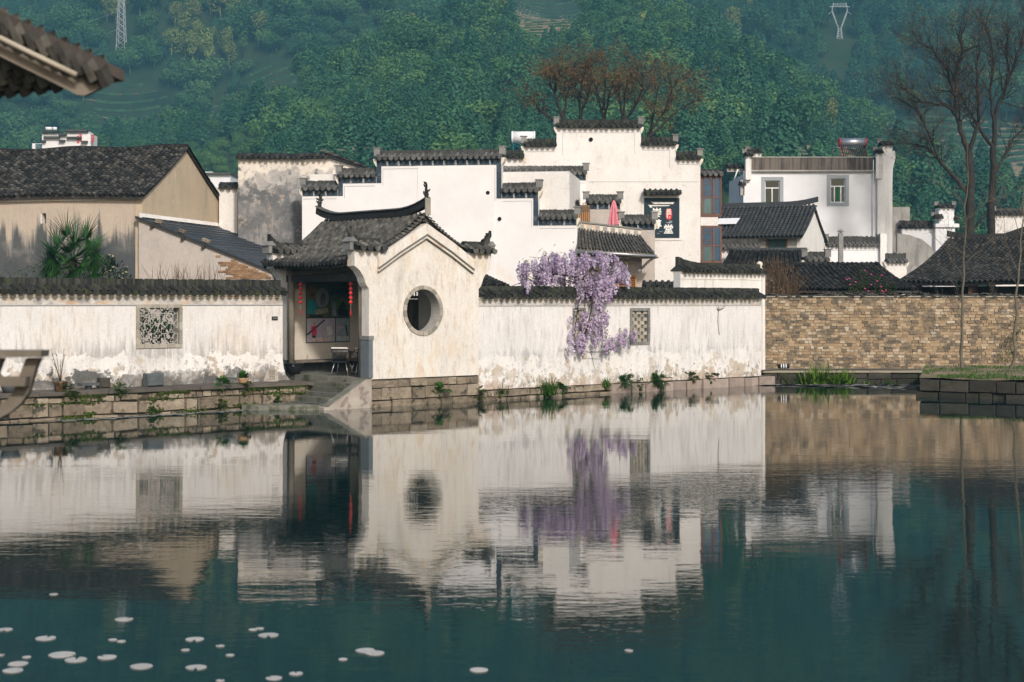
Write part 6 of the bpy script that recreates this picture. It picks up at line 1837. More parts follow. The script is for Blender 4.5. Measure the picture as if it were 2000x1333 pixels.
# fan palm behind the left wall
def fan_palm():
    c = Vector(front(53.5).at(143, 560)); 
    base = (c.x, c.y, .5)
    t = thing('fan_palm', 'fan palm with broad dark green fronds above the left pond wall', 'palm', base)
    top = Vector((c.x, c.y, 4.5))
    mb = MB(); mb.tube([(c.x, c.y, .5), (c.x + .05, c.y, 2.6), tuple(top)], [.13, .12, .14], 10); part('trunk', mb, M['vine'], t)
    st = MB()
    for k in range(160):
        a = random.uniform(0, 6.28); blade(st, top + Vector((math.cos(a) * .12, math.sin(a) * .12, random.uniform(-.9, 0))), (math.cos(a), math.sin(a), random.uniform(-1, .4)), random.uniform(.2, .5), .012, .6, 2)
    part('fibre', st, M['dry'], t, 'stuff')
    spec = [(-1.0, .30, 0), (-.75, .8, .1), (-.25, 1.2, -.2), (.15, 1.25, .1), (.55, .95, -.2), (1.0, .55, 0), (1.1, .12, -.2), (-1.1, -.05, .1), (-.75, -.35, -.2), (-.3, .35, -.8), (.35, .25, -.8), (.7, -.25, -.3), (-.15, .85, .7), (.45, .6, .7), (-.9, .1, .6), (-.5, -.2, -.7), (.1, -.15, -.9), (.55, -.1, -.7), (0, .5, -.9), (-.7, .3, -.6), (.75, .3, -.5), (.05, -.5, -.8)]
    for dx, dz, dy in spec:
        d = Vector((dx, dy, dz)).normalized()
        Lp = random.uniform(.65, 1.0)
        hub = top + d * Lp + Vector((0, 0, -.06))
        lf = MB()
        lf.tube([tuple(top), tuple(top + d * Lp * .6 + Vector((0, 0, .02))), tuple(hub)], [.022, .016, .012], 5)
        up = Vector((-d.x * d.z, -d.y * d.z, 1 - d.z * d.z)); up = up.normalized() if up.length > .05 else Vector((0, -1, 0))
        nrm = (up + Vector((0, -1.3, .2))).normalized()
        sd = d.cross(nrm).normalized()
        ns = 30
        for k in range(ns):
            a = (k / (ns - 1) - .5) * R(250)
            dd = (d * math.cos(a) + sd * math.sin(a)).normalized()
            blade(lf, hub, dd, random.uniform(1.0, 1.2) * (1 - .12 * abs(a) / R(125)), .032, random.uniform(.06, .22), 3)
        part('fan_leaf', lf, M['palm'], t)
fan_palm()
def leafy(name, label, cat, base, blobs, n, s_, mk, stem=True, flowers=None, group=None, down=0.0):
    """a shrub: real leaves spread through ellipsoid clumps [(dx,dy,dz,rx,ry,rz)]"""
    t = thing(name, label, cat, base, group)
    b = Vector(base)
    mb = MB()
    for k in range(n):
        cx, cy_, cz, rx, ry, rz = random.choice(blobs)
        v = Vector((random.gauss(0, 1), random.gauss(0, 1), random.gauss(0, 1))).normalized() * random.uniform(.45, 1.02)
        p = b + Vector((cx + v.x * rx, cy_ + v.y * ry, cz + v.z * rz))
        d = (Vector((v.x, v.y, v.z * .6 + .15 - down)) + Vector((random.uniform(-.5, .5), random.uniform(-.5, .5), random.uniform(-.5, .5)))).normalized()
        blade(mb, p, d, s_ * random.uniform(.7, 1.3) * 2, s_ * .33, .4, 3)
    part('leaves', mb, M[mk], t, 'stuff')
    if stem:
        mb = MB()
        for cx, cy_, cz, rx, ry, rz in blobs:
            mb.tube([b, b + Vector((cx * .5, cy_ * .5, cz * .5)), b + Vector((cx, cy_, cz))], [.04, .025, .012], 5)
        part('stems', mb, M['bark'], t)
    if flowers:
        fmk, nf, fs_ = flowers
        for k in range(nf):
            cx, cy_, cz, rx, ry, rz = random.choice(blobs)
            v = Vector((random.gauss(0, 1), -abs(random.gauss(0, 1)), random.gauss(.3, 1))).normalized()
            p = b + Vector((cx + v.x * rx, cy_ + v.y * ry, cz + v.z * rz))
            mb = MB(); mb.lathe(tuple(p), [(fs_ * .3, -fs_ * .5), (fs_, 0), (fs_ * .6, fs_ * .5), (fs_ * .1, fs_ * .6)], 7); part('flower', mb, M[fmk], t)
    return t
P53 = front(54.0)
c = P53.at(198, 560); leafy('loquat_bush', 'dark loquat bush with pale buds beside the fan palm', 'shrub', (c[0], c[1], .5), [(-.5, 0, 3.55, .4, .4, .4), (.05, 0, 3.9, .45, .4, .4), (.5, 0, 3.7, .4, .4, .35), (0, 0, 3.4, .7, .4, .4), (.3, 0, 4.0, .3, .3, .25)], 700, .085, 'loquat', flowers=('bloom_pale', 26, .045))
c = P53.at(246, 560); leafy('loquat_bush', 'small loquat sprig right of the bigger bush above the wall', 'shrub', (c[0], c[1], .5), [(0, 0, 3.55, .25, .25, .3)], 110, .08, 'loquat', flowers=('bloom_pale', 6, .04))
c = P53.at(30, 560); leafy('garden_bush', 'thin green bush showing over the wall at far left', 'shrub', (c[0], c[1], .5), [(-.6, 0, 3.7, .7, .4, .4), (.4, 0, 3.6, .6, .4, .35)], 240, .06, 'moss')
c = PW.w(PW.t(310, OFFL + 3.2), OFFL + 3.2, .5); leafy('garden_bush', 'dark green bush seen through the quatrefoil lattice window', 'shrub', c, [(-1.2, 0, 1.0, .9, .5, .8), (0, 0, 1.1, .9, .5, .9), (1.2, .2, 1.0, .9, .5, .8), (0, .3, 2.1, 1.2, .4, .6), (-1.4, .3, 2.0, 1.0, .4, .6), (1.4, .3, 2.0, 1.0, .4, .6)], 4200, .09, 'loquat')
c = front(58.5).at(370, 560)
for px_, lb in ((330, 'dry weeds on the wall top before the lean-to, left clump'), (372, 'dry weeds on the wall top before the lean-to, middle clump'), (415, 'dry weeds on the wall top before the lean-to, right clump')):
    c = PW.at(px_, 548, OFFL + 1.0)
    tuft('dry_weed', lb, 'weed', c, 26, .5, 'dry', .006, .9, .1, .3, 'dry weeds along the wall top')
# brown twiggy bush and the camellia behind the brick wall
c = front(61.5).at(1512, 600)
t = thing('brown_bush', 'brown leafless twiggy bush at the left end of the brick wall', 'bush', (c[0], c[1], .5))
mb = MB()
for k in range(420):
    a = random.gauss(0, .42); p = Vector((c[0] + a * .6, c[1] + random.gauss(0, .2), 2.6 + random.uniform(0, .3)))
    L = random.uniform(1.2, 2.4) * (1 - .35 * abs(a))
    q1 = p + Vector((a * .45 + random.gauss(0, .1), random.gauss(0, .1), L * .55)); q2 = q1 + Vector((a * .4 + random.gauss(0, .16), random.gauss(0, .1), L * .4))
    mb.tube([p, q1, q2], [.011, .008, .004], 3, False)
part('twigs', mb, M['dry'], t, 'stuff')
mb = MB(); mb.tube([(c[0], c[1], .5), (c[0], c[1], 2.8)], [.14, .2], 8); part('trunk', mb, M['bark'], t)
mb = MB()
for k in range(500):
    a = random.gauss(0, .5); p = Vector((c[0] + a, c[1] + random.gauss(0, .25), 3.4 + random.random() * 1.4))
    blade(mb, p, (random.uniform(-1, 1), random.uniform(-1, 1), random.uniform(-.5, 1)), .09, .02, .3, 2)
part('buds', mb, M['bud'], t, 'stuff')
c = front(61.2).at(1692, 600)
leafy('camellia_bush', 'camellia bush with magenta flowers over the brick wall', 'shrub', (c[0], c[1], .5), [(-.55, 0, 3.2, .4, .3, .35), (-.1, 0, 3.5, .4, .3, .45), (.4, 0, 3.3, .45, .3, .4), (.9, 0, 3.1, .4, .3, .25)], 900, .06, 'moss', flowers=('camellia', 16, .055))
c = front(59.4).at(1990, 660)
leafy('ivy', 'dark ivy clump on the brick wall behind the right sapling', 'ivy', (c[0] + .1, c[1] + .2, .5), [(-.3, 0, 1.0, .4, .2, .6), (-.1, 0, 1.7, .35, .2, .5), (-.5, 0, .5, .5, .25, .3)], 420, .05, 'moss', False)

# bare trees
def limb_tree(t, limbs, d, ydev, side, mkb, budmat, seed, rbase, nbud=1.0, bud=.05, twl=(.5, 1.1), depthn=2, spread=.75, up=.25):
    """limbs: polylines of (px, row); each limb tapers and sprouts side branches"""
    r = random.Random(seed)
    tb, bd = MB(), MB()
    def buds(p):
        for k in range(r.randint(1, 3)):
            if r.random() > nbud: continue
            q = p + Vector((r.gauss(0, .05), r.gauss(0, .05), r.gauss(0, .05)))
            v = Vector((r.uniform(-1, 1), r.uniform(-1, 1), r.uniform(-1, 1))).normalized()
            x = v.orthogonal().normalized() * bud * r.uniform(.5, 1.1); y = v.cross(x)
            bd.add([tuple(q + x), tuple(q + y * .6), tuple(q - x), tuple(q - y * .6)], [(0, 1, 2, 3)])
    def branch(p, dr, L, rad, lev):
        pts = [p]; dd = dr.copy()
        n = 3
        for i in range(n):
            dd = (dd + Vector((r.gauss(0, .2), r.gauss(0, .2), r.gauss(0, .14) + up * .35))).normalized()
            pts.append(pts[-1] + dd * L / n)
        rr = [max(.003, rad * (.8 - .6 * i / n)) for i in range(n + 1)]
        tb.tube(pts, rr, 4 if lev > 0 else 3, False)
        if lev > 0:
            for i in range(1, n + 1):
                for k in range(r.choice((1, 2, 2))):
                    v = (dd + Vector((r.gauss(0, spread), r.gauss(0, spread), r.gauss(0, spread) + up))).normalized()
                    branch(pts[i], v, L * r.uniform(.45, .75), rr[i] * .6, lev - 1)
        else:
            buds(pts[-1]); buds(pts[2])
    for li, (pl_, r0_, r1_, sprout) in enumerate(limbs):
        yo = ydev * r.uniform(-1, 1) if li else 0
        P_ = []
        for i, (a, b) in enumerate(pl_):
            q = i / max(1, len(pl_) - 1)
            dd = d + yo * q
            P_.append(Vector(((a - 1000) / F * dd, dd, H + (HY - b) * dd / F)))
        if li == 0: pass
        # resample
        R_ = []
        for i in range(len(P_) - 1):
            for k in range(4): R_.append(P_[i].lerp(P_[i + 1], k / 4) + Vector((r.gauss(0, .03), r.gauss(0, .03), 0)))
        R_.append(P_[-1])
        n = len(R_)
        rad = [r0_ + (r1_ - r0_) * i / (n - 1) for i in range(n)]
        tb.tube(R_, rad, 7, False)
        for i in range(int(n * sprout), n):
            for k in range(side):
                base_d = (R_[min(i + 1, n - 1)] - R_[max(0, i - 1)]).normalized()
                v = (base_d * .8 + Vector((r.gauss(0, .7), r.gauss(0, .7), r.gauss(.1, .5)))).normalized()
                branch(R_[i], v, r.uniform(*twl) * (1.0 if i < n - 1 else 1.2), rad[i] * .55, depthn)
    part('trunk', tb, M[mkb], t)
    part('crown', bd, M[budmat], t, 'stuff')
D5 = 108.0
grp = [('bare rusty-budded tree behind the tall house, leftmost of five', [[(1098, 520), (1100, 300), (1100, 222)], [(1100, 235), (1083, 180), (1068, 155)], [(1101, 225), (1107, 190), (1103, 150)], [(1092, 245), (1055, 215), (1036, 192)], [(1083, 180), (1086, 160), (1095, 138)]]),
       ('bare rusty-budded tree behind the tall house, second from left of five', [[(1134, 520), (1134, 300), (1134, 225)], [(1134, 240), (1131, 200), (1123, 172), (1114, 148)], [(1134, 230), (1146, 190), (1158, 158)], [(1131, 200), (1136, 165), (1140, 132)]]),
       ('bare rusty-budded tree behind the tall house, middle of five', [[(1180, 520), (1180, 300), (1180, 225)], [(1180, 240), (1170, 190), (1160, 160)], [(1180, 235), (1188, 195), (1197, 158)], [(1178, 215), (1182, 170), (1174, 125)]]),
       ('bare rusty-budded tree behind the tall house, second from right of five', [[(1220, 520), (1220, 300), (1218, 230)], [(1216, 245), (1212, 195), (1206, 160)], [(1219, 235), (1219, 190), (1228, 152)], [(1221, 240), (1246, 200), (1268, 168)], [(1232, 220), (1255, 175), (1256, 150)]]),
       ('bare rusty-budded tree behind the tall house, rightmost of five', [[(1270, 520), (1269, 330), (1268, 258)], [(1268, 265), (1276, 225), (1287, 165)], [(1269, 262), (1300, 214), (1330, 172)], [(1270, 266), (1320, 218), (1362, 196)], [(1300, 214), (1312, 180), (1310, 155)]])]
for gi, (lb, ls) in enumerate(grp):
    c = front(D5).at(ls[0][0][0], 590)
    t = thing('bare_tree', lb, 'tree', (c[0], c[1], .5), 'rusty bare trees behind the tall house')
    limbs = [(ls[0], .28, .15, 2.0)] + [(l, .11, .03, .35) for l in ls[1:]]
    limb_tree(t, limbs, D5 + gi % 2, 2.0, 2, 'bark', 'bud', 60 + gi, .3, .8, .06, (.8, 1.6), 2, .75, .18)
D6 = 86.0
c = front(D6).at(1893, 590)
t = thing('bare_tree', 'tall dark bare tree with a left-leaning crown at far right', 'tree', (c[0], c[1], .5))
limb_tree(t, [([(1896, 690), (1894, 465), (1896, 350), (1893, 300)], .30, .2, 2.0), ([(1893, 300), (1880, 268), (1868, 215), (1868, 150), (1880, 100), (1874, 62)], .17, .04, .3), ([(1894, 380), (1850, 330), (1812, 288), (1782, 282)], .15, .03, .4),
    ([(1835, 312), (1815, 262), (1792, 215), (1750, 190)], .09, .03, .2), ([(1868, 200), (1850, 140), (1822, 98), (1795, 82)], .09, .03, .2), ([(1893, 300), (1912, 240), (1908, 150), (1912, 80)], .13, .03, .3), ([(1870, 220), (1840, 205), (1800, 200), (1760, 170)], .08, .03, .3)],
    D6, 1.5, 3, 'bark', 'bud', 90, .3, .22, .05, (.8, 1.8), 2, .6, .2)
c = front(D6 + 3).at(1937, 590)
t = thing('bare_tree', 'tall dark bare tree cut by the right edge, behind the right sapling', 'tree', (c[0], c[1], .5))
limb_tree(t, [([(1934, 690), (1936, 465), (1940, 340), (1941, 280)], .26, .17, 2.0), ([(1941, 280), (1945, 215), (1972, 150), (1995, 90), (2004, 40)], .15, .03, .3), ([(1941, 290), (1905, 240), (1878, 190), (1862, 150)], .12, .03, .4), ([(1940, 350), (1975, 275), (2010, 240)], .1, .03, .3),
    ([(1943, 260), (1935, 180), (1940, 100), (1925, 50)], .11, .03, .3), ([(1938, 400), (1915, 430), (1900, 452)], .08, .05, .9), ([(1972, 150), (1965, 100), (1968, 60)], .07, .03, .3)],
    D6 + 3, 1.5, 3, 'bark', 'bud', 91, .3, .22, .05, (.8, 1.8), 2, .6, .2)
# thin saplings on the right bank
def sapling(label, d, trunk, limbs, seed):
    c = front(d).at(*trunk[0])
    t = thing('sapling', label, 'tree', c)
    limb_tree(t, [(trunk, .058, .008, .5)] + [(l, .011, .004, .3) for l in limbs], d, .5, 1, 'bark_grey', 'dry', seed, .08, .3, .02, (.3, .8), 1, .5, .3)
sapling('thin bare sapling on the bank, left of two', 53.0, [(1877, 719), (1880, 600), (1884, 480), (1887, 380), (1890, 270)], [[(1882, 545), (1855, 500), (1800, 432)], [(1884, 500), (1862, 478), (1852, 440)], [(1883, 520), (1920, 480), (1945, 465)], [(1886, 430), (1920, 400), (1960, 380)], [(1886, 400), (1858, 372), (1815, 350)], [(1878, 590), (1850, 580)], [(1878, 640), (1850, 612)]], 70)
sapling('thin bare sapling on the bank, right of two', 51.5, [(1975, 722), (1982, 640), (1990, 520), (1996, 420), (2001, 330)], [[(1988, 530), (1965, 470), (1955, 400)], [(1987, 560), (1960, 520), (1935, 505)], [(1993, 460), (1972, 400), (1960, 340)], [(1984, 620), (1960, 610), (1940, 585)]], 71)

# ------------------------------------------------------------------ wisteria over the right wall
WB = PW.at(1135, 700, -.1)
WS = thing('wisteria', 'blooming purple wisteria spilling over the right pond wall', 'wisteria', PW.w(PW.t(1160), 1.0, .5))
r_ = random.Random(33)
def vine(pts, r0_, r1_):
    P_ = [Vector(PW.at(a, b, o)) for a, b, o in pts]
    mb = MB(); n = len(P_); mb.tube(P_, [r0_ + (r1_ - r0_) * i / (n - 1) for i in range(n)], 6); part('vine', mb, M['vine'], WS)
vine([(1165, 640, 1.2), (1160, 600, .9), (1150, 556, .4), (1140, 540, .2)], .07, .05)
vine([(1140, 545, .2), (1090, 535, .3), (1040, 545, .3)], .04, .015)
vine([(1140, 545, .2), (1165, 515, .3), (1210, 520, .4)], .04, .015)
vine([(1150, 553, -.25), (1158, 590, -.3), (1147, 640, -.25), (1135, 690, -.2)], .03, .012)
vine([(1165, 560, -.3), (1172, 610, -.3), (1178, 660, -.3)], .025, .01)
vine([(1148, 640, -.25), (1132, 685, -.2), (1138, 700, -.2), (1146, 685, -.2)], .015, .008)
vine([(1146, 688, -.25), (1180, 688, -.3), (1210, 675, -.35), (1240, 650, -.3)], .016, .006)
vine([(1155, 692, -.25), (1160, 715, -.25), (1163, 722, -.25)], .01, .004)
vine([(1140, 560, -.3), (1128, 600, -.25), (1122, 660, -.2)], .02, .008)
rms = []
for k in range(5):
    mb = MB(); rr = random.Random(200 + k)
    L = 1.0
    mb.tube([(0, 0, 0), (.02, 0, -.5), (0, 0, -1)], [.02, .015, .006], 3, False)
    for i in range(46):
        q = rr.random() ** .8
        w_ = (.30 * math.sin(math.pi * (q * .82 + .16)) + .03)
        a = rr.uniform(0, 6.283)
        p = Vector((math.cos(a) * w_ * rr.uniform(.5, 1), math.sin(a) * w_ * rr.uniform(.5, 1), -q))
        v = (Vector((math.cos(a), math.sin(a), .2)) + Vector((rr.uniform(-.6, .6), rr.uniform(-.6, .6), rr.uniform(-.6, .6)))).normalized()
        x = v.orthogonal().normalized() * rr.uniform(.07, .12); y = v.cross(x)
        mb.add([tuple(p + x), tuple(p + y), tuple(p - x), tuple(p - y)], [(0, 1, 2, 3)])
    rms.append(sharedmesh(mb, 'raceme', M['wisteria']))
cl = []
for k in range(185):      # the mound on top
    a = r_.uniform(1014, 1226); q = (a - 1014) / 212
    top = 536 - 42 * math.sin(math.pi * min(1, q * .93 + .04)) ** .7 - (6 if q > .7 else 0)
    bot = 556 if q < .55 else 548
    cl.append((a, r_.uniform(top, bot), r_.uniform(-.25, 1.0), r_.uniform(.24, .46)))
for k in range(36): cl.append((r_.uniform(1128, 1205), r_.uniform(545, 582), r_.uniform(-.45, -.12), r_.uniform(.25, .48)))
for k in range(14): cl.append((r_.uniform(1162, 1186), r_.uniform(588, 628), r_.uniform(-.4, -.2), r_.uniform(.24, .42)))
for k in range(20): cl.append((r_.uniform(1114, 1150), r_.uniform(615, 680), r_.uniform(-.35, -.15), r_.uniform(.22, .42)))
for k in range(14): cl.append((r_.uniform(1150, 1184), r_.uniform(618, 672), r_.uniform(-.35, -.15), r_.uniform(.2, .38)))
for k in range(24):
    a = r_.uniform(1182, 1246); cl.append((a, 674 - 26 * (a - 1182) / 64 + r_.uniform(-10, 10), r_.uniform(-.4, -.2), r_.uniform(.2, .38)))
for a, b, o, L in cl[:298]:
    p = PW.at(a, b - 8, o)
    m_ = Matrix.Translation(p) @ Matrix.Rotation(r_.uniform(0, 6.28), 4, 'Z') @ Matrix.Rotation(r_.uniform(-.3, .3), 4, 'X') @ Matrix.Diagonal((L * 1.0, L * 1.0, L * 1.12, 1))
    piece('flower_cluster', rms[r_.randrange(5)], m_, WS)
mb = MB()
for k in range(500):
    a, b, o, L = r_.choice(cl)
    p = Vector(PW.at(a + r_.gauss(0, 4), b - 12 + r_.gauss(0, 6), o + r_.gauss(0, .15)))
    blade(mb, p, (r_.uniform(-1, 1), r_.uniform(-1, 1), r_.uniform(-.3, 1)), r_.uniform(.08, .16), .022, .4, 2)
part('young_leaves', mb, M['wisteria_leaf'], WS, 'stuff')
mb = MB()
for k in range(60):
    a = r_.uniform(1025, 1212); p = Vector(PW.at(a, r_.uniform(515, 552), r_.uniform(0, .8)))
    q = p + Vector((r_.gauss(0, .3), r_.gauss(0, .2), r_.gauss(0, .2))); s2 = q + Vector((r_.gauss(0, .3), r_.gauss(0, .2), r_.gauss(0, .2)))
    mb.tube([p, q, s2], [.012, .009, .004], 4, False)
part('twigs', mb, M['vine'], WS, 'stuff')
# thin dead creeper on the wall near the corner
t = thing('dead_creeper', 'thin dead creeper clinging to the white wall near its right corner', 'creeper', PW.at(1402, 650, -.01))
mb = MB()
mb.tube([PW.at(1405, 655, .045), PW.at(1402, 630, .045), PW.at(1403, 605, .045)], .008, 4)
for k in range(14):
    a = 1403 + random.uniform(-16, 16); mb.tube([PW.at(1403, 608, .045), PW.at((1403 + a) / 2, 604, .04), PW.at(a, random.uniform(594, 604), .04)], [.006, .005, .003], 3)
part('stems', mb, M['vine'], t)

# ------------------------------------------------------------------ things on the walkway
WZ = .722
def on_walk(px, off): 
    t = PW.t(px, off); p = PW.w(t, off, WZ); return p
p = on_walk(118, 2.0)
t = thing('potted_plant', 'glazed brown pot with a thin pale-leaved shrub on the walkway', 'potted plant', p)
mb = MB(); mb.lathe(p, [(.12, 0), (.15, .04), (.19, .24), (.20, .27), (.17, .27), (.16, .22), (.02, .21)], 14); part('pot', mb, M['pot_brown'], t)
mb = MB(); lv = MB()
for k in range(7):
    a = random.uniform(-.25, .25); tip = Vector(p) + Vector((a * 1.1, random.gauss(0, .06), random.uniform(.8, 1.15)))
    mid = Vector(p) + Vector((a * .35, 0, .55)); mb.tube([Vector(p) + Vector((0, 0, .2)), mid, tip], [.012, .008, .003], 4)
    for j in range(16):
        q = mid.lerp(tip, random.random()); blade(lv, q, (random.uniform(-1, 1), random.uniform(-1, 1), random.uniform(0, 1)), .06, .014, .2, 2)
part('stems', mb, M['vine'], t); part('leaves', lv, M['bloom_pale'], t, 'stuff')
p = on_walk(475, 1.95)
t = thing('potted_plant', 'tan clay pot with a dense green plant near the steps', 'potted plant', p)
mb = MB(); mb.lathe(p, [(.1, 0), (.14, .05), (.17, .14), (.185, .17), (.15, .17), (.14, .13), (.02, .12)], 14); part('pot', mb, M['pot_tan'], t)
mb = MB()
for k in range(420):
    v = Vector((random.gauss(0, 1), random.gauss(0, 1), abs(random.gauss(0, 1)))).normalized() * random.uniform(.4, 1)
    blade(mb, Vector(p) + Vector((v.x * .19, v.y * .19, .17 + v.z * .2)), v + Vector((0, 0, .4)), .07, .014, .2, 2)
part('leaves', mb, M['fern'], t, 'stuff')
def rock(px, off, w_, h_, d_, mk, label, name='stone_block', rot=0, cat='stone'):
    p = on_walk(px, off)
    mb = MB(); addinst(mb, stone_mb(w_, h_, d_, random.Random(int(px)), .02), Matrix.Translation(p) @ Matrix.Rotation(TH + rot, 4, 'Z'))
    return single(name, mb, M[mk], label, cat, p)
M['basin'] = varied('dark_blue_grey_stone', [(0.06, 0.07, 0.075), (0.12, 0.135, 0.14)], 5, .8, .3)
rock(207, 2.6, .3, .28, .25, 'stone_dark', 'mossy squat stone block on the walkway left of the lattice window')
rock(305, 2.5, .52, .36, .3, 'basin', 'dark grey slab standing on edge below the lattice window', 'stone_slab')
for px_, lb in ((173, 'small dark stone basin on the walkway right of the glazed pot'), (442, 'small dark stone basin on the walkway left of the clay pot')):
    p = on_walk(px_, 2.5)
    t = thing('stone_basin', lb, 'basin', p, 'small stone basins on the walkway')
    mb = MB(); mb.lathe(p, [(.1, 0), (.1, .09), (.12, .1)], 10); part('foot', mb, M['basin'], t)
    mb = MB(); mb.pbox(Pl(p[0], p[1], TH), -.26, .26, -.14, .14, WZ + .1, WZ + .17); part('bowl', mb, M['basin'], t)
p = on_walk(20, 2.4)
t = thing('stone_basin', 'dark tub on the walkway behind the bench at far left', 'tub', p)
mb = MB(); mb.lathe(p, [(.18, 0), (.25, .2), (.26, .26), (.21, .26), (.2, .2), (.02, .2)], 12); part('body', mb, M['basin'], t)
# carved round-topped stone by the post
p = on_walk(530, 2.6)
t = thing('carved_stone', 'pale round-topped carved stone leaning by the pavilion post', 'carved stone', p)
pl = Pl(p[0], p[1], R(10))
sh = [(-.24, 0), (.2, 0), (.2, .22), (.16, .34), (.06, .42), (-.04, .42), (-.13, .34), (-.18, .18)]
mb = MB(); mb.prism(pl, [(a, WZ + z) for a, z in sh], -.05, .08); part('slab', mb, M['ramp'], t)
mb = MB()
for k in range(7):
    for j in range(3): mb.pbox(pl, -.06 + j * .06 + .012 * (k % 2), -.025 + j * .06, -.06, -.05, WZ + .06 + k * .042, WZ + .085 + k * .042)
part('carving', mb, M['basin'], t)
p = PW.w(-.1, 3.75, FZ)
t = thing('water_jar', 'big black glazed water jar beside the pavilion post', 'jar', p)
mb = MB(); mb.lathe(p, [(.15, 0), (.2, .06), (.29, .24), (.28, .30), (.32, .31), (.32, .34), (.26, .34), (.25, .28), (.02, .1)], 16); part('body', mb, M['black'], t)
mb = MB(); mb.lathe((p[0] + .02, p[1] - .31, p[2] + .27), [(.02, -.02), (.03, 0), (.02, .02)], 8); part('handle', mb, M['block'], t)
# striped bundle at the foot of the brick wall
p = front(59.2).at(1530, 721)
t = thing('striped_bundle', 'black and white striped bundle lying at the foot of the brick wall', 'bundle', p)
mb = MB(); mb.tube([(p[0] - .22, p[1], p[2] + .09), (p[0] - .1, p[1], p[2] + .11), (p[0] + .1, p[1], p[2] + .1), (p[0] + .22, p[1], p[2] + .1)], [.07, .1, .09, .08], 10); part('body', mb, M['black'], t)
for k in range(3):
    x_ = p[0] - .09 + k * .09
    mb = MB(); mb.tube([(x_ - .018, p[1], p[2] + .105), (x_ + .018, p[1], p[2] + .105)], .104, 12); part('stripe', mb, M['white_paint'], t)
for s_ in (-1, 1):
    mb = MB(); mb.tube([(p[0] + s_ * .18, p[1], p[2] + .12), (p[0] + s_ * .24, p[1], p[2] + .2)], [.03, .01], 5); part('corner', mb, M['black'], t)

# ------------------------------------------------------------------ lily pads
rows = {'nearest': [(35, 1298), (25, 1311), (383, 1305), (276, 1303), (535, 1326), (578, 1317), (935, 1310), (430, 1331)],
        'second nearest': [(52, 1285), (121, 1280), (148, 1290), (209, 1285), (449, 1281), (670, 1289), (0, 1281)],
        'third nearest': [(89, 1248), (220, 1251), (237, 1254), (380, 1250), (524, 1242), (430, 1263), (714, 1272), (732, 1277), (362, 1271)],
        'farthest': [(10, 1231), (242, 1211), (494, 1231), (507, 1229), (105, 1162), (1228, 1272)]}
size = {(276, 1303): 52, (383, 1305): 48, (935, 1310): 43, (121, 1280): 60, (148, 1290): 50, (89, 1248): 47, (380, 1250): 43, (524, 1242): 47, (714, 1272): 46, (732, 1277): 45, (242, 1211): 42, (209, 1285): 44, (35, 1298): 46, (25, 1311): 46, (10, 1231): 34, (535, 1326): 38, (578, 1317): 32}
ordn = ['leftmost', 'second from left', 'third from left', 'fourth from left', 'fifth from left', 'sixth from left', 'seventh from left', 'eighth from left', 'ninth from left']
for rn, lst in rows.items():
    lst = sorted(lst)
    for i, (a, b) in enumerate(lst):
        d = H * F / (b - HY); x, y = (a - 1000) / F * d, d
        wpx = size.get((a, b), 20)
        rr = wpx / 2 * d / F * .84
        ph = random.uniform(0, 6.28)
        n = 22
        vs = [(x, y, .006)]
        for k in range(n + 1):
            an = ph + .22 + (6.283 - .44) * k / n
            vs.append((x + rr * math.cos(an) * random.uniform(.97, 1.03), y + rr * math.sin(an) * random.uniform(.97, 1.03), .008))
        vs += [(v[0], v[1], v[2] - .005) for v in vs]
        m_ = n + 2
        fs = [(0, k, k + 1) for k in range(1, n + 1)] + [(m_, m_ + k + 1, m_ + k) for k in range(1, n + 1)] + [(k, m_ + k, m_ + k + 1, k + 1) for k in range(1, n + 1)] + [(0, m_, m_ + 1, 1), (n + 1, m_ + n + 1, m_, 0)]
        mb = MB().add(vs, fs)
        single('lily_pad', mb, M['pad'], 'floating lily pad with painted sky sheen, %s in the %s row of pads' % (ordn[i], rn), 'lily pad', (x, y, 0), 'pale lily pads on the pond')

# ------------------------------------------------------------------ near pavilion at left: eave and bench
PE = front(10.0)
T = thing('near_pavilion_eave', 'blurred corner of a near tiled eave with weathered fascia at upper left', 'eave', PE.at(60, 120))
tp = lambda x, y: PE.tz(x, y)
mb = MB(); mb.prism(PE, [tp(-90, 3), tp(60, 74), tp(150, 118), tp(226, 150), tp(205, 168), tp(165, 187), tp(152, 186), tp(60, 140), tp(-90, 66)], 0, .05); part('fascia_board', mb, M['wood_grey'], T)
mb = MB(); mb.prism(PE, [tp(-90, -8), tp(60, 60), tp(228, 146), tp(228, 150), tp(60, 70), tp(-90, 2)], -.06, .07); part('verge_batten', mb, M['wood_grey'], T)
A_, B_ = PE.at(226, 148, .06), PE.at(226, 148, 0)
e0 = Vector(PE.at(230, 138)); r0v = Vector(PE.at(-110, -36))
mb = MB()
dk = [e0 + Vector((-.12, 0, -.02)), r0v + Vector((0, 0, -.03)), r0v + Vector((-2.7, 1.8, -.03)), e0 + Vector((-2.82, 1.8, -.02))]
mb.add([tuple(v) for v in dk] + [tuple(v + Vector((0, 0, -.05))) for v in dk], [(0, 3, 2, 1), (4, 5, 6, 7), (0, 1, 5, 4), (1, 2, 6, 5), (2, 3, 7, 6), (3, 0, 4, 7)]); part('roof_boarding', mb, M['wood_dark'], T)
roof_slope(T, e0 + Vector((-2.7, 1.8, .0)), e0 + Vector((.06, -.07, .0)), r0v + Vector((-2.7, 1.8, 0)), r0v + Vector((0, -.07, 0)), .16, 15, 'tile_pav', 160, 0, jit=.012, sway=0)
mb = MB(); mb.tube([PE.at(-90, 30, -.09), PE.at(60, 104, -.09), PE.at(150, 147, -.09)], .018, 8); part('pole', mb, M['pale_pole'], T)
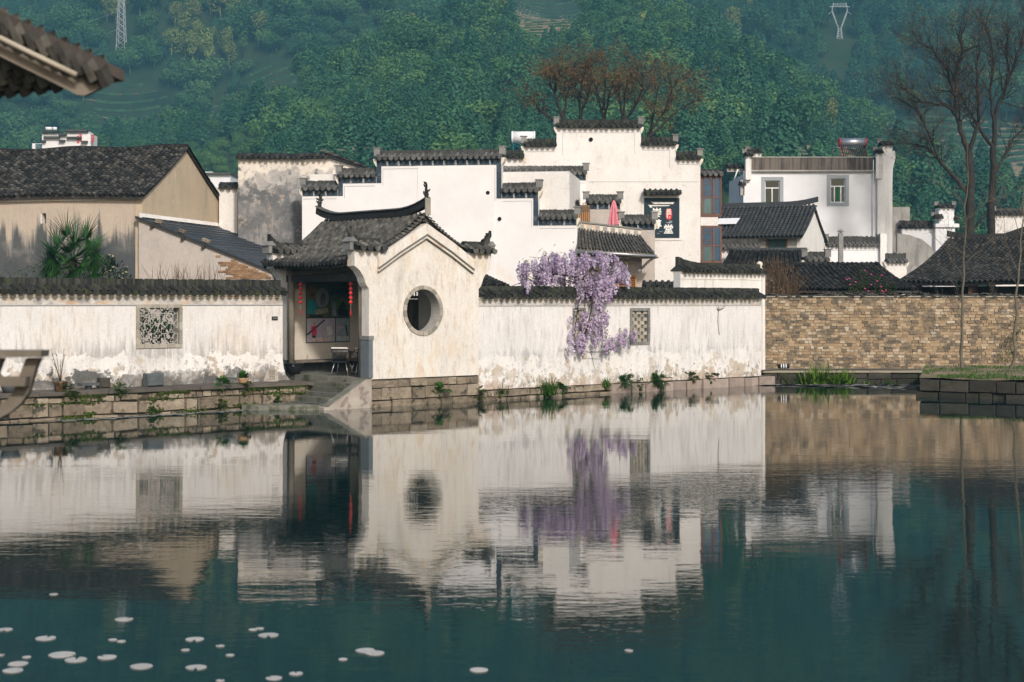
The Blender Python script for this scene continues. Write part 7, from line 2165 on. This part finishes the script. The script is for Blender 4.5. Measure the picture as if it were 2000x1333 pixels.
mb = MB(); mb.tube([PE.at(127, 122, -.07), PE.at(134, 120, -.07), PE.at(146, 122, -.07), PE.at(150, 132, -.07)], .012, 6); part('hook', mb, M['pale_pole'], T)
T = thing('near_bench', 'blurred weathered timber bench rail with curved struts at the left edge', 'bench', PE.at(0, 830))
mb = MB(); mb.prism(PE, [tp(-160, 684), tp(90, 684), tp(88, 697), tp(-160, 699)], -.1, .08); part('top_rail', mb, M['wood_grey'], T)
mb = MB(); mb.prism(PE, [tp(-160, 737), tp(62, 735), tp(60, 753), tp(-160, 754)], -.12, -.02); part('lower_rail', mb, M['wood_grey'], T)
for dx in (0, -72, -144):
    outer = [(78, 700), (70, 720), (63, 745), (56, 768), (42, 788), (22, 805), (0, 817), (-14, 822)]
    inner = [(-14, 800), (0, 794), (16, 780), (28, 764), (36, 745), (44, 720), (52, 700)]
    mb = MB(); mb.prism(PE, [tp(a + dx, b) for a, b in outer + inner], -.015, .06); part('curved_strut', mb, M['wood_grey'], T)
mb = MB(); mb.prism(PE, [tp(-190, 800), tp(-10, 800), tp(-10, 824), tp(-190, 824)], -.05, .3); part('seat_beam', mb, M['wood_grey'], T)

# ------------------------------------------------------------------ pylons on the hill
def pylon(label, a, b_bot, Y, wpx, hpx, kind):
    X = (a - 1000) / F * Y
    z0 = H + (HY - b_bot) * Y / F - 6
    w_ = wpx * Y / F / 2; hh = hpx * Y / F
    t = thing('pylon', label, 'pylon', (X, Y, z0))
    mb = MB()
    r0_ = .12
    def bar(p, q, r_=r0_): mb.tube([p, q], r_, 4, False, False)
    n = 9
    if kind == 0:
        lv = [(w_ * (1 - .45 * k / n), z0 + hh * k / n) for k in range(n + 1)]
        for k in range(n):
            for sx in (-1, 1):
                for sy in (-1, 1):
                    bar((X + sx * lv[k][0], Y + sy * lv[k][0], lv[k][1]), (X + sx * lv[k + 1][0], Y + sy * lv[k + 1][0], lv[k + 1][1]), .2)
                bar((X + sx * lv[k][0], Y - lv[k][0], lv[k][1]), (X - sx * lv[k + 1][0], Y - lv[k + 1][0], lv[k + 1][1]))
                bar((X + sx * lv[k][0], Y + lv[k][0], lv[k][1]), (X - sx * lv[k + 1][0], Y + lv[k + 1][0], lv[k + 1][1]))
    else:
        zc = z0 + hh * .42
        for sx in (-1, 1):
            bar((X + sx * w_ * .45, Y, z0), (X + sx * w_ * .18, Y, zc), .28); bar((X + sx * w_ * .18, Y, zc), (X + sx * w_ * 1.0, Y, z0 + hh * .86), .28); bar((X + sx * w_ * 1.0, Y, z0 + hh * .86), (X + sx * w_ * .8, Y, z0 + hh * 1.05), .25)
            bar((X + sx * w_ * .3, Y, zc + hh * .03), (X + sx * w_ * .98, Y, z0 + hh * .8), .14)
            for k in range(7):
                q0_, q1_ = k / 7, (k + 1) / 7
                bar((X + sx * w_ * (.45 - .27 * q0_), Y, z0 + (zc - z0) * q0_), (X - sx * w_ * (.45 - .27 * q1_), Y, z0 + (zc - z0) * q1_))
            for k in range(6):
                q = k / 6; bar((X + sx * w_ * (.18 + .82 * q), Y, zc + (hh * .44) * q), (X + sx * w_ * (.3 + .68 * min(1, q + .15)), Y, zc + hh * (.03 + .35 * min(1, q + .15))))
            bar((X + sx * w_ * .95, Y, z0 + hh * .84), (X + sx * w_ * 1.5, Y, z0 + hh * .76), .16)
        bar((X - w_ * 1.3, Y, z0 + hh * .95), (X + w_ * 1.3, Y, z0 + hh * .95), .2); bar((X - w_ * .9, Y, z0 + hh * 1.02), (X + w_ * .9, Y, z0 + hh * 1.02), .16)
        for k in range(8): bar((X - w_ * .9 + w_ * .225 * k, Y, z0 + hh * .95), (X - w_ * .9 + w_ * .225 * (k + 1), Y, z0 + hh * 1.02), .1)
    part('lattice_mast', mb, M['zinc'], t)
    return (X, Y, z0 + hh)
def on_hill(a, b, y0=420):
    for yq in np.arange(y0, 1450, 3.0):
        X = (a - 1000) / F * yq
        if proj(X, yq, float(hill(np.array([X]), np.array([yq]))[0]))[1] <= b: return float(yq)
    return 900.0
YA = on_hill(237, 92)
ta = pylon('slim lattice pylon on the hill at upper left', 237, 80, YA, 17, 105, 0)
tb_ = pylon('fork-headed lattice pylon on the hill at upper right', 1640, 64, on_hill(1640, 80), 30, 78, 1)
for zk, dz, lb in ((0, 10, 'power line crossing the hill left of the slim pylon, upper wire'), (1, 25, 'power line crossing the hill left of the slim pylon, lower wire')):
    e = (-330, YA + 40, ta[2] - 10 - 14 * zk); s_ = (ta[0], ta[1], ta[2] - dz * .6)
    pts = [(s_[0] + (e[0] - s_[0]) * k / 12, s_[1] + (e[1] - s_[1]) * k / 12, s_[2] + (e[2] - s_[2]) * k / 12 - 10 * math.sin(math.pi * k / 12)) for k in range(13)]
    mb = MB().tube(pts, .07, 4, False); single('power_line', mb, M['zinc'], lb, 'power line', s_, 'power lines on the hill')
# spring-green trees that stand out singly on the spur
for i, (a, b, hh, lb) in enumerate(((434, 128, 46, 'bright lime-green tree on the left hill spur, tall and narrow'), (474, 115, 42, 'bright lime-green tree on the hill spur, right of the narrow one'), (545, 34, 28, 'lime-green tree high on the hill above the spur'), (107, 228, 32, 'small yellow-green tree on the lower left hillside'), (300, 60, 40, 'round yellow-green tree right of the slim pylon'))):
    Yt = None
    for yq in np.arange(420, 1450, 4.0):
        X = (a - 1000) / F * yq
        if proj(X, yq, float(hill(np.array([X]), np.array([yq]))[0]))[1] <= b: Yt = yq; break
    Yt = Yt or 900
    X = (a - 1000) / F * Yt; z = float(hill(np.array([X]), np.array([Yt]))[0])
    t = thing('spring_tree', lb, 'tree', (X, Yt, z))
    s_ = hh * Yt / F / 11.0 * 1.3
    q = MB(); src_ = clump_tree('tall' if i != 4 else 'broad', 300 + i)
    addinst(q, src_, Matrix.Translation((X, Yt, z)) @ Matrix.Diagonal((s_ * 1.3, s_ * 1.3, s_, 1)))
    nq = len(src_.f)
    cr_ = MB(); cr_.v = q.v; cr_.f = [f for f in q.f if len(f) == 4][:200]; cr_.sm = [False] * len(cr_.f)
    part('crown', cr_, M['lime_tree'] if 'lime_tree' in M else M.setdefault('lime_tree', leafmat('lime_green_foliage', [(0.20, 0.32, 0.05), (0.28, 0.42, 0.07)], .1, .9, .3)), t, 'stuff')
    mb = MB(); mb.tube([(X, Yt, z - 1), (X, Yt, z + 6 * s_)], [.3 * s_, .12 * s_], 5); part('trunk', mb, M['bark'], t)
